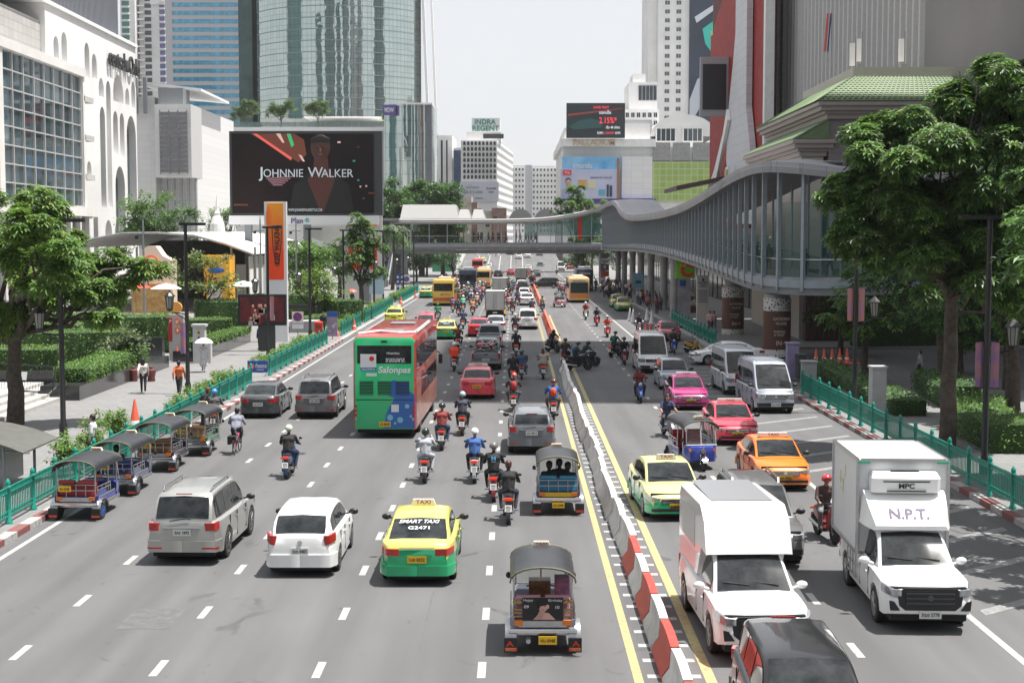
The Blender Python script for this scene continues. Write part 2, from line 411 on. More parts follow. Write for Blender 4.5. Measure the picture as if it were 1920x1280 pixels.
# =================================================================== teal fences
TEAL = mat('teal_paint', (.012, .235, .175), .38, var=.22, vs=3)
def fence_panel_mb(w=2.0):
 g = MB()
 for z in (.22, .34, .86, 1.0): g.box(0, w, -.02, .02, z-.018, z+.018)
 n = 15
 for i in range(n):
  x = w*(i+.5)/n; g.box(x-.014, x+.014, -.012, .012, .22, 1.0)
 for i in range(n-1):
  x = w*(i+1)/n
  g.box(x-.03, x+.03, -.008, .008, .9, .96); g.box(x-.03, x+.03, -.008, .008, .26, .3)
 return g
FP = fence_panel_mb().mesh('fence_panel', TEAL)
g = MB(); g.lathe([(.11, 0), (.11, .06), (.075, .1), (.065, .95), (.085, .98), (.085, 1.03), (.06, 1.06), (.075, 1.12), (.05, 1.2), (.012, 1.25)], n=10)
FPOST = g.mesh('fence_post', TEAL, 40)
def fence(x, ya, yb, label, x2=None):
 x2 = x if x2 is None else x2
 n = max(1, round((yb-ya)/2.05)); d = Vector((x2-x, yb-ya, 0)); L_ = d.length; st = L_/n
 r = empty('metal_fence', (x, ya, .16), atan2(d.y, d.x), label, 'fence', 'teal fences along the pavements')
 for i in range(n+1):
  o = bpy.data.objects.new('post', FPOST); COL.objects.link(o); o.parent = r; o.location = (i*st, 0, 0)
  if i < n:
   o = bpy.data.objects.new('panel', FP); COL.objects.link(o); o.parent = r; o.location = (i*st, 0, 0); o.scale = (st/2, 1, 1)
 return r
fence(-13.92, 31, 75.5, 'teal railing behind the parked tuk-tuks, nearest on the left kerb')
fence(-13.95, 81.5, 106, 'teal railing from the blue arrow sign towards the parking sign', -13.9)
fence(-13.9, 115, 129, 'short teal railing before the two orange cones on the left kerb')
fence(-13.9, 133, 163, 'teal railing by the round tree on the left kerb')
fence(-13.9, 173, 206, 'farthest teal railing on the left, near the green taxi')
fence(14.42, 27, 72, 'long teal railing on the right pavement behind the white box truck')
fence(14.5, 104, 133, 'teal railing in the shade beside the yellow scooter')
# =================================================================== buildings
WGLASS = mat('window_glass', (.05, .07, .08), .06, .0, spec=.9)
WDARK = mat('window_dark', (.028, .034, .04), .12, spec=.6)
BW1 = brick_mat('white_panel', (.72, .715, .71), (.68, .675, .67), (.5, .5, .49), 2.4, 1.2, .02, .55, swap=(0, 2, 1))
BWX = brick_mat('white_panel_side', (.6, .595, .59), (.56, .555, .55), (.42, .42, .41), 2.4, 1.2, .02, .55, swap=(1, 2, 0))
BWHT = mat('white_render', (.73, .725, .72), .75, var=.1, vs=.12)
STONE = brick_mat('stone_cladding', (.47, .455, .44), (.41, .4, .385), (.24, .235, .23), 1.6, 1.1, .03, .7, swap=(1, 2, 0))
BGREY = mat('grey_render', (.36, .37, .39), .7, var=.08, vs=.1)
DGREY = mat('dark_cladding', (.13, .14, .165), .55, var=.1, vs=.3)
def blk(name, x0, x1, y0, y1, z, m, label=None, cat='building', parent=None, z0=0):
 g = MB(); g.box(x0, x1, y0, y1, z0, z); o = g.build(name, m, parent)
 if parent is None: tag(o, label, cat)
 return o
def house(label, cat='building', name='building', loc=(0, 0, 0)):
 return empty(name, loc, 0, label, cat)
WCOUNT = {}
WMESH = {}
def winmesh(w, h, fr, gm, fm, bars, depth):
 k = (round(w, 2), round(h, 2), fr, gm.name, fm.name, bars, depth)
 if k in WMESH: return WMESH[k]
 g = MB(); g.box(-w/2, w/2, -.04, .02, -h/2, h/2, 1)
 if fr:
  for a in (-1, 1):
   g.box(a*w/2-fr/2, a*w/2+fr/2, -depth, .02, -h/2-fr/2, h/2+fr/2, 0)
   g.box(-w/2+fr/2, w/2-fr/2, -depth+.01, .02, a*h/2-fr/2, a*h/2+fr/2, 0)
  for i in range(bars):
   x = -w/2+w*(i+1)/(bars+1); g.box(x-fr/4, x+fr/4, -.08, .02, -h/2+fr/2, h/2-fr/2, 0)
 WMESH[k] = g.mesh('window', [fm, gm]); WMESH[k+('mb',)] = g; return WMESH[k]
def wins(parent, pts, w, h, rz=0, fr=.12, gm=None, fm=None, bars=1, depth=.12, cap=100, name='window'):
 """window parts at pts, up to the cap; the rest one stuff part"""
 gm = gm or WGLASS; fm = fm or WHITE; me = winmesh(w, h, fr, gm, fm, bars, depth)
 mb = WMESH[(round(w, 2), round(h, 2), fr, gm.name, fm.name, bars, depth, 'mb')]
 c = WCOUNT.get(parent.name, 0); rest = MB()
 for p in pts:
  if c < cap:
   o = bpy.data.objects.new(name, me); COL.objects.link(o); o.parent = parent; o.location = p; o.rotation_euler = (0, 0, rz); c += 1
  else: rest.add(mb, Matrix.Translation(p) @ Matrix.Rotation(rz, 4, 'Z'))
 WCOUNT[parent.name] = c
 if rest.v: tag(rest.build('upper_windows', [fm, gm], parent), kind='stuff')
def grid(x0, x1, nx, z0, z1, nz, y): return [(x0+(x1-x0)*(i+.5)/nx, y, z0+(z1-z0)*(j+.5)/nz) for j in range(nz) for i in range(nx)]
def gridY(y0, y1, ny, z0, z1, nz, x): return [(x, y0+(y1-y0)*(i+.5)/ny, z0+(z1-z0)*(j+.5)/nz) for j in range(nz) for i in range(ny)]
# ---------------------------------------------------------------- mall with arches (left)
mall = house('white shopping mall with arched recesses and a big glass box on the left', name='shopping_mall')
S1 = 2.909
archs = [(320,205,330,28),(364,183,345,30),(486,240,425,26),(525,300,430,26),(560,430,530,28),(598,445,1135,24),(652,413,560,56),(701,485,575,22),
(735,450,590,24),(563,585,1130,28),(634,608,850,26),(669,620,860,24),(720,635,1150,52),(653,908,1290,52),(486,880,955,24),(735,1205,1330,46),(585,1200,1330,38),(637,1200,1330,34)]
AR = []
for (xc, yt, yb_, w) in archs:
 px0, px1 = (xc-w/2)/S1, (xc+w/2)/S1
 Ya, _ = PX(px0, 300, -60); Yb, _ = PX(px1, 300, -60)
 _, zt = PX(xc/S1, yt/S1, -60); _, zb = PX(xc/S1, yb_/S1, -60)
 if Ya < 186.5: continue
 Yb = min(Yb, 229.4); AR.append((Ya, Yb, max(zb, .5), zt))
def arch_top(A, y):
 Ya, Yb, zb, zt = A; r = (Yb-Ya)/2; k = min(r*1.25, (zt-zb)*.8); t = (y-(Ya+Yb)/2)/r; return zt-k+k*sqrt(max(0, 1-t*t))
ys = {186.0, 230.0}
for A in AR: ys |= {A[0]+(A[1]-A[0])*(1-cos(pi*k/14))/2 for k in range(15)}
ys = sorted(ys); wall = MB(); wall.box(-100, -61.3, 186, 230, 0, 37.8)
for a, b in zip(ys, ys[1:]):
 if b-a < 1e-4: continue
 m_ = (a+b)/2; z = 0
 for z0, z1 in sorted((A[2], arch_top(A, m_)) for A in AR if A[0] < m_ < A[1])+[(37.8, 37.8)]:
  if z0 > z: wall.box(-61.299, -60, a, b, z, z0)
  z = max(z, z1)
wo_ = wall.build('arched_wall', BWHT, mall)
g = MB()
for (Ya, Yb, zb, zt) in AR:
 if (Yb-Ya) > 2.6 and zt-zb > 10: g.box(-61.28, -61.1, Ya+.05, Yb-.05, zb+.1, zt-1.5, 0)
g.build('arch_glazing', WGLASS, mall)
blk('side_block', -100, -60.6, 120, 185.9, 35.5, STONE, parent=mall)
blk('parapet', -100, -59.7, 120, 230.3, 38.3, WHITE, parent=mall, z0=37.81)
g = MB(); g.box(-110, -62.5, 150, 229.5, 38.31, 45.5, 0)
for i in range(130): g.box(-62.5, -62.38, 150+i*.61, 150.25+i*.61, 38.4, 45.4, 1)
g.build('roof_plant_screen', [DGREY, mat('screen_rib', (.19, .2, .23), .5)], mall)
# glass box: 8 x 8 panes behind slim mullions
ya, yb, za, zb = 158.5, 187.5, 12.0, 28.6
g = MB(); g.box(-60.5, -56.3, ya, yb, za, zb, 0)
gb = g.build('glass_box', mat('curtain_glass', (.1, .15, .17), .03, .55, var=.5, vs=.16, spec=.9), mall)
g = MB()
for i in range(9):
 y = ya+(yb-ya)*i/8; g.box(-56.3, -56.05, y-.09, y+.09, za, zb)
for j in range(9):
 z = za+(zb-za)*j/8; g.box(-56.3, -56.1, ya, yb, z-.07, z+.07)
g.build('mullion_grid', mat('mullion', (.55, .55, .55), .4, .4), mall)
g = MB(); g.box(-60.6, -55.8, ya-1.6, ya-.1, 0, zb+1.2); g.box(-60.6, -55.8, yb+.1, yb+.8, za-1, zb+1); g.box(-60.6, -55.6, ya-1.6, yb+.8, zb+.02, zb+1.1); g.box(-60.6, -55.2, ya-12, yb+3, za-1.3, za-.1)
for i in range(12): g.box(-55.9, -55.3, ya-10+i*3.9, ya-9.4+i*3.9, .1, za-1.3)
g.build('glass_box_surround', mat('pale_stone', (.64, .63, .61), .7, var=.08, vs=.4), mall)
g = MB(); g.box(-60.5, -57, 189, 191.5, 0, 27)
for z in (10.5, 15.5, 20.6, 25.6): g.box(-60.5, -55.8, 188, 192.2, z, z+.7)
for z in range(2, 27, 2): g.box(-60.5, -56.95, 188.95, 191.55, z, z+.06)
g.build('stone_fin', STONE, mall)
g = MB(); g.box(-60.7, -60.5, 128, 157, 1, 11); g.build('shop_front', WDARK, mall)
t0 = PX(199, 110, -60); t1 = PX(258, 128, -60)
text('centralwOrld', mall, mat('sign_dark', (.02, .02, .022), .4), (-59.6, (t0[0]+t1[0])/2-.3, 34.6), w=t1[0]-t0[0]-.8, h=2.7, rot=(pi/2, 0, pi/2), bold=.0, name='sign_lettering', ext=.05)
# ---------------------------------------------------------------- white building behind the mall
z2 = house('white building with a flying roof and a grey louvred bay, behind the mall', name='white_building')
blk('main_block', -79, -66, 300, 340, 35, BW1, parent=z2)
blk('stair_tower', -79, -73.5, 296, 299.9, 36.5, BW1, parent=z2)
g = MB(); g.box(-72, -64.8, 290, 299.9, 20, 34.5, 0)
lg = g.build('louvred_bay', BW1, z2)
g = MB()
for i in range(13): g.box(-71, -65.6, 289.6, 289.98, 21+i*.95, 21.55+i*.95, 0)
for i in range(4): g.box(-71+i*1.8, -70.8+i*1.8, 289.4, 289.6, 20.6, 33.3, 0)
g.build('louvres', mat('louvre_grey', (.2, .2, .215), .5), z2)
g = MB()
for i in range(5): g.box(-71.4+i*1.5, -71+i*1.5, 295, 296, 6, 20, 0)
g.build('fins', BGREY, z2)
g = MB(); g.prism([(-76, 39.6), (-64, 38.2), (-64, 37.7), (-76, 38.9)], 'y', 296, 325); g.build('flying_roof', WHITE, z2)
g = MB()
for x in (-79, -77.2, -75.3): g.box(x, x+.7, 294, 294.8, 33, 40.2)
g.box(-72, -67, 293, 299, 34.6, 38); g.build('roof_columns', GREYM, z2)
text('NIUM', z2, mat('sign_blue_grey', (.12, .25, .33), .4), (-76.3, 299.8, 25.6), w=4.2, h=1.5, name='sign_lettering')
# ---------------------------------------------------------------- condominium towers
c1 = house('white condominium tower with stacked balconies far behind the mall', name='condominium_tower')
blk('shaft', -176, -169.5, 650, 670, 150, BWHT, parent=c1); blk('core', -169, -156.5, 655, 675, 160, BWHT, parent=c1)
g = MB()
for i in range(44):
 z = 20+i*3; g.box(-175.5, -171.8, 648.2, 649.98, z, z+.5, 0); g.box(-175.3, -172, 649.9, 649.98, z+.6, z+2.7, 1 if i < 34 else 2); g.box(-160, -157.2, 653.2, 654.98, z, z+.5, 0); g.box(-159.8, -157.4, 654.9, 654.98, z+.6, z+2.7, 2)
 g.box(-169.2, -166.5, 652.8, 654.98, z+1, z+1.6, 0); g.box(-166.3, -163.5, 654.8, 654.98, z+.6, z+2.5, 3)
g.build('balconies', [BWHT, mat('teal_glass', (.04, .2, .17), .1), mat('violet_glass', (.12, .12, .3), .1), WDARK], c1)
g = MB(); g.cyl((-160, 660, 112), (-160, 660, 118), 6.5, n=20); g.cyl((-160, 660, 118.2), (-160, 660, 119.5), 7.5, n=20); g.build('round_lounge', WHITE, c1)
# ---------------------------------------------------------------- blue striped office tower
o1 = house('grey office tower striped with bright blue window bands', name='office_tower')
blk('shaft', -144, -105, 600, 640, 140, mat('tower_grey', (.46, .455, .48), .6, var=.04), parent=o1)
SB = mat('bright_blue_glass', (.06, .3, .46), .05, .2, var=.55, vs=.25, spec=.8)
g = MB(); g.box(-21.8+.2, 21.8-.2, -.02, .12, -.75, .75, 0)
for i in range(22): g.box(-21.6+i*2, -21.5+i*2, -.1, .0, -.75, .75, 1)
bm = g.mesh('window_band', [SB, mat('band_mullion', (.1, .2, .3), .4)])
for i in range(36):
 o = bpy.data.objects.new('window_band', bm); COL.objects.link(o); o.parent = o1
 o.location = (-126.8, 599.9, 40+i*3.36-14); o.scale = (.66, 1, 1.12)
# ---------------------------------------------------------------- curved mirror-glass tower
gt = house('curved mirror-glass tower rising behind the big screen', name='glass_tower')
MG = mat('mirror_glass', (.5, .53, .5), .03, .88); n = MG.node_tree; b = n.nodes['Principled BSDF']
tc = n.nodes.new('ShaderNodeTexCoord'); br = n.nodes.new('ShaderNodeTexBrick'); br.offset = 0
br.inputs['Color1'].default_value = (.5, .56, .53, 1); br.inputs['Color2'].default_value = (.42, .5, .48, 1); br.inputs['Mortar'].default_value = (.12, .16, .16, 1)
br.inputs['Scale'].default_value = 1; br.inputs['Brick Width'].default_value = 1.45; br.inputs['Row Height'].default_value = 3.5; br.inputs['Mortar Size'].default_value = .05
n.links.new(tc.outputs['UV'], br.inputs['Vector']); n.links.new(br.outputs['Color'], b.inputs['Base Color'])
no = n.nodes.new('ShaderNodeTexNoise'); no.inputs['Scale'].default_value = .22; no.inputs['Detail'].default_value = 2
bu = n.nodes.new('ShaderNodeBump'); bu.inputs['Strength'].default_value = .15; bu.inputs['Distance'].default_value = .5
n.links.new(tc.outputs['Object'], no.inputs['Vector']); n.links.new(no.outputs['Fac'], bu.inputs['Height']); n.links.new(bu.outputs[0], b.inputs['Normal'])
def curtain(parent, name, pts, z0, z1, m, topk=1.0):
 """vertical glass sheet along a plan line with a running UV in metres"""
 v = []; f = []; uv = []; s = 0
 for i, (x, y) in enumerate(pts):
  if i: s += hypot(x-pts[i-1][0], y-pts[i-1][1])
  v += [(x, y, z0), (x, y, z1)]; uv += [(s, z0), (s, z1)]
 for i in range(len(pts)-1): f.append((2*i, 2*i+2, 2*i+3, 2*i+1))
 me = bpy.data.meshes.new(name); me.from_pydata(v, [], f); me.materials.append(m); l = me.uv_layers.new(name='UVMap')
 for p in me.polygons:
  p.use_smooth = True
  for li in p.loop_indices: l.data[li].uv = uv[me.loops[li].vertex_index]
 me.update(); o = bpy.data.objects.new(name, me); COL.objects.link(o); o.parent = parent; return o
arc = [(-56+30*sin(t), 478-30*cos(t)*1.0) for t in [-1.05+2.1*k/24 for k in range(25)]]
curtain(gt, 'curved_facade', arc, 44, 150, MG)
blk('west_wing', -88.5, -84.1, 466, 480, 150, mat('wing_glass', (.2, .27, .26), .05, .8, var=.4, vs=.3), parent=gt); curtain(gt, 'side_facade', [arc[-1], (-31.5, 500)], 44, 150, MG); curtain(gt, 'west_facade', [(-84, 480), (-82.2, 464)], 44, 150, MG)
g = MB(); g.prism([(x+.0, y+.4) for x, y in arc]+[(-31.8, 500), (-84, 500)], 'z', 43, 149.9); g.build('core', DGREY, gt)
g = MB()
for i in range(31):
 z = 44+3.5*i; rings = []
 for x, y in arc: rings.append([(x, y-.0, z-.12), (x, y-.14, z-.12), (x, y-.14, z+.12), (x, y, z+.12)])
 g.loft(rings)
g.build('floor_bands', mat('floor_band', (.16, .2, .2), .5), gt)
g = MB(); g.prism([(-31.2, 150), (-32.1, 150), (-28.1, 44), (-27.3, 44)], 'y', 461, 463.5); g.prism([(-28.8, 150), (-29.4, 150), (-25.6, 44), (-24.9, 44)], 'y', 464, 466); g.build('slanted_edge_fins', WHITE, gt)
# podium with roof terrace
pd = house('pale podium block with a planted roof terrace under the glass tower', name='podium_building')
blk('podium', -84, -34.5, 400, 455, 37.2, BW1, parent=pd); blk('terrace_slab', -84.6, -34, 399.2, 455, 38.2, WHITE, parent=pd, z0=37.21)
blk('terrace_pavilion', -74, -36, 425, 450, 42.6, mat('pavilion', (.3, .3, .29), .6, var=.2, vs=.3), parent=pd, z0=38.21)
blk('terrace_canopy', -60, -38, 412, 424.9, 42.2, WHITE, parent=pd, z0=41.9)
g = MB()
for i in range(26): g.box(-84+i*1.95, -83.9+i*1.95, 399.3, 399.4, 38.21, 39.7)
g.box(-84, -35, 399.3, 399.36, 38.3, 39.6, 1); g.build('glass_railing', [GREYM, mat('rail_glass', (.2, .3, .28), .05, alpha=.5)], pd)
curtain(pd, 'glass_corner', [(-34.3, 384), (-34.3, 380), (-24.5, 380), (-22.4, 381), (-21.6, 383), (-21.5, 400)], 0, 42.6, MG)
g = MB(); g.box(-34.2, -21.7, 380.2, 398, 42.61, 43.1); g.box(-34.1, -21.9, 380.6, 398, 0, 42.6, 1); g.build('corner_roof', [WHITE, DGREY], pd)
for i in range(3): blk('podium_window', -36.2-3.2*i, -34.9-3.2*i, 399.9, 399.98, 20, WGLASS, parent=pd, z0=16)
sg = blk('sign_board', -34.6, -31.2, 379.2, 379.7, 42.4, mat('sign_purple', (.1, .06, .26), .4), parent=pd, z0=39.8)
text('MDW', sg, WHITE, (-32.9, 379.15, 41.1), w=2.4, h=1.2)
blk('grey_neighbour', -99, -85, 395, 430, 30, BGREY, 'flat grey block between the blue striped tower and the big screen')
# ---------------------------------------------------------------- far left-centre buildings
s1 = house('tall thin white slab building right of the mirrored corner', name='slab_building')
blk('shaft', -33.5, -26, 600, 640, 50, BWHT, parent=s1)
g = MB(); g.box(-30.8, -30, 599.85, 599.98, 0, 48); g.box(-28.6, -28, 599.85, 599.98, 0, 48); g.build('window_slits', WDARK, s1)
s2 = house('slim building with a blue glass front left of the hotel', name='glass_front_building')
blk('shaft', -25, -20.6, 585, 620, 44, BWHT, parent=s2); blk('blue_glass', -24.8, -21.6, 584.8, 584.98, 43, mat('deep_blue_glass', (.06, .1, .2), .1, .3, var=.3, vs=.5), parent=s2, z0=2)
g = MB()
for i in range(12): g.box(-21.5, -19.2, 583.5, 584.9, 3+3.3*i, 4.6+3.3*i)
g.build('balconies', BWHT, s2)
ih = house('white hotel with rows of small arched windows and a green roof sign', 'hotel', 'hotel_building')
g = MB(); g.prism([(-21, 560), (-7, 560), (-1, 640), (-21, 640)], 'z', 0, 45.3); g.build('wall', BWHT, ih)
def archwin(w, h):
 g = MB(); poly = [(-w/2, -h/2), (w/2, -h/2), (w/2, h*.15)]+[(w/2*cos(t), h*.15+h*.35*sin(t)) for t in [pi*k/6 for k in range(1, 6)]]+[(-w/2, h*.15)]
 g.prism(poly, 'y', -.05, .03, 0); g.prism([(a*1.18, b*1.1-.0) for a, b in poly], 'y', .03, .2, 1); return g.mesh('arched_window', [WDARK, WHITE])
am = archwin(.95, 1.5)
for j in range(7):
 for i in range(9):
  o = bpy.data.objects.new('arched_window', am); COL.objects.link(o); o.parent = ih; o.location = (-19.6+1.46*i, 559.75, 44.2-j*2.15)
g = MB()
for j in range(14):
 z = 4+3*j; g.face([(-6.9, 560.3, z), (-.95, 640, z), (-.95, 640, z+1.3), (-6.9, 560.3, z+1.3)])
g.build('side_window_bands', mat('grey_bands', (.3, .3, .3), .6), ih)  # flat grey strips for the windows on the hotel side
blk('penthouse', -19, -5.5, 566, 600, 49, BWHT, parent=ih, z0=45.31); blk('sign_plinth', -17, -6, 567, 585, 54.4, WHITE, parent=ih, z0=49.01)
g = MB(); g.box(-12.5, -4.5, 565.8, 565.98, 46.4, 48.2); g.build('penthouse_windows', WDARK, ih)
GSG = mat('sign_green', (.02, .22, .17), .5)
text('INDRA', ih, GSG, (-11.7, 566.6, 52.9), w=8.2, h=2.1, name='sign_lettering', bold=.02); text('REGENT', ih, GSG, (-11.5, 566.6, 50.4), w=10.4, h=2.1, name='sign_lettering', bold=.02)
bn = blk('banner', -21.4, -6.4, 559.2, 559.6, 29.4, mat('banner_lilac', (.52, .53, .6), .7), parent=ih, z0=21.7)
TG = mat('text_grey', (.2, .22, .27), .6)
text('สนใจโฆษณา', bn, TG, (-16.6, 559.15, 27.4), w=5, h=1.3); text('088-013-4000', bn, TG, (-16.4, 559.15, 25.4), w=7.6, h=1.3)
text('FLOWER', bn, mat('text_navy', (.02, .03, .08), .5), (-9.2, 559.15, 26.8), w=3.8, h=.9); text('MODE', bn, MATS['text_navy'], (-9.2, 559.15, 25.4), w=1.8, h=.8); text('KOONTA', bn, MATS['text_navy'], (-14, 559.15, 23), w=3, h=.7)
ap = house('long pale apartment block with a grid of windows beyond the footbridge', 'apartment block', 'apartment_block')
blk('left_wing', -2.5, 5, 740, 770, 44.6, BWHT, parent=ap); blk('right_wing', 8.5, 27, 745, 770, 44.6, BWHT, parent=ap); blk('glass_core', 5.01, 8.49, 743, 765, 45, BGREY, parent=ap)
wins(ap, grid(-2.2, 4.8, 4, 10, 44, 12, 739.95)+grid(8.7, 26.8, 10, 10, 44, 12, 744.95), 1.1, 1.5, 0, .25, WDARK, WHITE, 0, .3)
ob = house('cluttered brown old shophouses seen over the footbridge roof', 'shophouses', 'shophouse_row')
for x, w, z, m_ in ((-21, 8, 20, 'a'), (-13, 5, 17, 'b'), (-8, 5, 18, 'a'), (-26, 5, 15, 'b'), (-19, 4, 22, 'b')):
 blk('block', x, x+w-.02, 490+abs(x)/3, 510, z, mat('old_brown', (.25, .15, .12), .8, var=.35, vs=.4) if m_ == 'a' else mat('old_cream', (.45, .42, .36), .8, var=.25, vs=.4), parent=ob)
wins(ob, [(-25+2.6*i, 489.0, 12+2.6*(i % 3)) for i in range(8)], 1.4, 1.0, 0, .1, WDARK, GREYM)
# ---------------------------------------------------------------- right: screen mall
pl = house('white mall with gold letters, a roof screen and a big wall advertisement', name='advert_mall')
blk('main_block', 9.9, 40.5, 300, 350, 26.6, BW1, parent=pl); blk('cornice', 9.2, 29, 298.9, 350, 28.2, WHITE, parent=pl, z0=26.61)
blk('upper_block', 10.2, 22.6, 301, 330, 30.6, WHITE, parent=pl, z0=28.21)
blk('set_back', 22.61, 28.6, 304, 340, 32.5, BGREY, parent=pl, z0=28.21)
g = MB(); rings = []
for k in range(11):
 t = pi*k/10; rings.append([(35.2-7*cos(t), 303, 29.0+4.6*sin(t)), (35.2-7*cos(t), 340, 29.0+4.6*sin(t))])
g.loft(rings, closed=False, caps=False); g.face([r[0] for r in rings]); g.box(22.7, 28.1, 302, 340, 28.21, 31.6); g.build('vaulted_roof', BWHT, pl)
wins(pl, [(31.4, 302.6, 29.3), (37, 302.6, 29.3)], 4.0, 2.8, 0, .25, WGLASS, WHITE, 3, .3)
g = MB()
for i in range(3): g.box(28.5+4.1*i, 32+4.1*i, 299.4, 299.97, 23.8, 27.5)
g.build('screen_panels', mat('mesh_grey', (.28, .28, .28), .6, var=.2, vs=2), pl)
g = MB(); g.box(28.4, 40.4, 299.5, 299.97, 15.5, 23.6, 0); g.build('green_tiled_wall', brick_mat('green_tiles', (.34, .46, .13), (.28, .4, .1), (.5, .55, .35), 1.3, 1.3, .07, .5, swap=(0, 2, 1)), pl)
g = MB(); g.box(22, 28.3, 298.9, 299.97, 16.0, 24.6); g.build('blank_wall_panel', BW1, pl)
blk('purple_fascia', 9.5, 29, 297.9, 299.9, 15.9, mat('purple_fascia', (.06, .05, .22), .4), parent=pl, z0=14.9)
LED = mat('led_dark', (.014, .015, .02), .3)
sc = empty('screen', (0, 0, 0)); sc.parent = pl
g = MB(); g.box(10.5, 22.5, 297.6, 298.6, 28.3, 35.4); g.build('cabinet', mat('led_black', (.03, .032, .04), .35, c2=(.012, .035, .04), vs=.25), sc)
g = MB(); g.prism([(11, 30.6), (13, 31.8), (15.5, 32.3), (18, 31.6), (17.6, 30.4), (12, 30)], 'y', 297.45, 297.58); g.build('picture', mat('led_teal', (.02, .07, .07), .4, emit=.12), sc)
g = MB(); g.prism([(10.8, 33.2), (22, 34.4), (22, 34.2), (10.8, 32.7)], 'y', 297.45, 297.58); g.build('picture', mat('led_redish', (.2, .03, .03), .4, emit=.25), sc)
RT = mat('led_red_text', (.75, .05, .07), .4, emit=.5); WT = mat('led_white_text', (.7, .7, .75), .4, emit=.4)
text('2.15%*', sc, RT, (19.0, 297.4, 31.9), w=3.6, h=1.3); text('ดอกเบี้ย', sc, WT, (18.4, 297.4, 33.5), w=2.4, h=.7); text('เริ่ม 48 เดือน', sc, WT, (20, 297.4, 30.5), w=2.8, h=.6)
text('OVER FIRST', sc, RT, (17.6, 297.4, 34.5), w=3.2, h=.5); text('ราคา', sc, WT, (17.4, 297.4, 29.3), w=1.2, h=.5); text('บาท', sc, WT, (21, 297.4, 29.3), w=1, h=.5); text('1,350,000', sc, RT, (19.2, 297.4, 29.3), w=2, h=.5)
MB().box(9.8, 21.2, 298.2, 298.88, 26.7, 28.2).build('letter_band', WHITE, pl)
text('PALLADIUM', pl, mat('gold', (.55, .42, .27), .5), (16.2, 298.15, 27.45), w=8.6, h=1.3, name='sign_lettering', bold=.02, ext=.15)
ad = empty('wall_advertisement'); ad.parent = pl
g = MB(); g.box(9.6, 21.6, 297.5, 298.2, 21.9, 24.5); g.build('blue_panel', mat('sky_blue_ad', (.05, .3, .62), .5, c2=(.3, .55, .75), vs=.2), ad)
g = MB(); g.box(9.3, 21.4, 297.4, 298.2, 15.95, 21.89); g.build('lilac_panel', mat('lilac_ad', (.5, .5, .66), .5, c2=(.42, .46, .62), vs=.2), ad)
g = MB(); g.box(20.9, 21.39, 297.3, 297.4, 15.95, 24.2); g.build('brown_strip', mat('brown_ad', (.3, .14, .08), .5), ad)
g = MB(); g.box(9.8, 11.5, 297.2, 297.38, 20.7, 21.8); lo = g.build('logo_plate', mat('logo_red', (.6, .02, .03), .4), ad); text('TCL', lo, WHITE, (10.65, 297.15, 21.25), w=1.2, h=.5)
text('ความสดชื่น', ad, WHITE, (13.8, 297.4, 22.7), w=3.9, h=1.1); text('GREATER FOR YOUR LIFE', ad, MATS['text_navy'], (17.6, 297.3, 20.2), w=4.4, h=.35)
g = MB(); g.ell((10.9, 297.25, 19.2), (.55, .08, .75), 10, 8, 0); g.prism([(9.6, 15.98), (12.6, 15.98), (12.3, 17.6), (11.4, 18.3), (10.5, 18.3), (9.6, 17.6)], 'y', 297.22, 297.38, 1); g.ell((10.9, 297.28, 19.6), (.6, .08, .6), 10, 8, 2)
g.build('portrait', [mat('skin_print', (.45, .27, .2), .6), mat('shirt_print', (.3, .33, .5), .6), mat('hair_print', (.02, .02, .03), .6)], ad)
g = MB(); g.box(13, 14.6, 297.25, 297.38, 18.2, 19.8, 0); g.box(15.0, 16.5, 297.25, 297.38, 18, 19.6, 1); g.box(18.8, 19.2, 297.25, 297.38, 16.3, 18.8, 2); g.box(19.4, 19.9, 297.25, 297.38, 16.3, 18.6, 2); g.box(17.2, 18.4, 297.25, 297.38, 16.6, 17.8, 3)
g.build('product_pictures', [mat('print_gold', (.55, .3, .08), .5), mat('print_cream', (.6, .55, .35), .5), MATS['text_navy'], mat('print_teal', (.1, .35, .45), .4)], ad)
pl.location = (0, 0, -3.2); pl.scale = (1.4, 1.4, 1.4)
# slender white tower with paired windows, mural side
ht = house('slender white tower with two columns of windows and a dark mural side', 'tower', 'tower_building')
blk('shaft', 49, 59.6, 500, 530, 115, BWHT, parent=ht); blk('stair_block', 46, 48.98, 505, 530, 95, BWHT, parent=ht)
wins(ht, [(x, 499.9, 46+3.0*j) for j in range(20) for x in (52.1, 56.0)], 1.75, 1.5, 0, .12, WGLASS, WHITE, 1, .15)
g = MB(); g.box(59.61, 73, 499, 530, 44, 115); mu = g.build('mural_wall', mat('mural_navy', (.035, .045, .075), .6, var=.2, vs=.1), ht)
g = MB(); g.prism([(62, 81), (73, 89), (73, 90.5), (61.3, 83)], 'y', 498.6, 498.98, 0); g.prism([(64, 79), (72.5, 85), (72.5, 72), (68, 70), (65, 74)], 'y', 498.6, 498.98, 1); g.prism([(66.5, 78), (72.4, 81), (72.4, 75), (68.5, 73)], 'y', 498.4, 498.58, 2)
g.prism([(59.8, 55), (62.4, 62), (66, 64), (66, 57), (62, 50), (59.8, 48)], 'y', 498.6, 498.98, 3)
g.build('mural_shapes', [mat('mural_white', (.6, .65, .7), .6), mat('mural_teal', (.05, .5, .42), .6), mat('mural_green', (.35, .5, .22), .6), mat('mural_pale', (.45, .48, .55), .6)], ht)
a2 = house('stepped white apartment tower with a rooftop tree beside the slender tower', 'apartment tower', 'apartment_tower')
blk('lower_block', 33.5, 44.5, 450, 475, 47.5, BWHT, parent=a2); blk('upper_block', 35.6, 44.5, 455, 475, 56.4, BWHT, parent=a2, z0=47.51); blk('lift_house', 37, 41, 458, 470, 59.2, BWHT, parent=a2, z0=56.41)
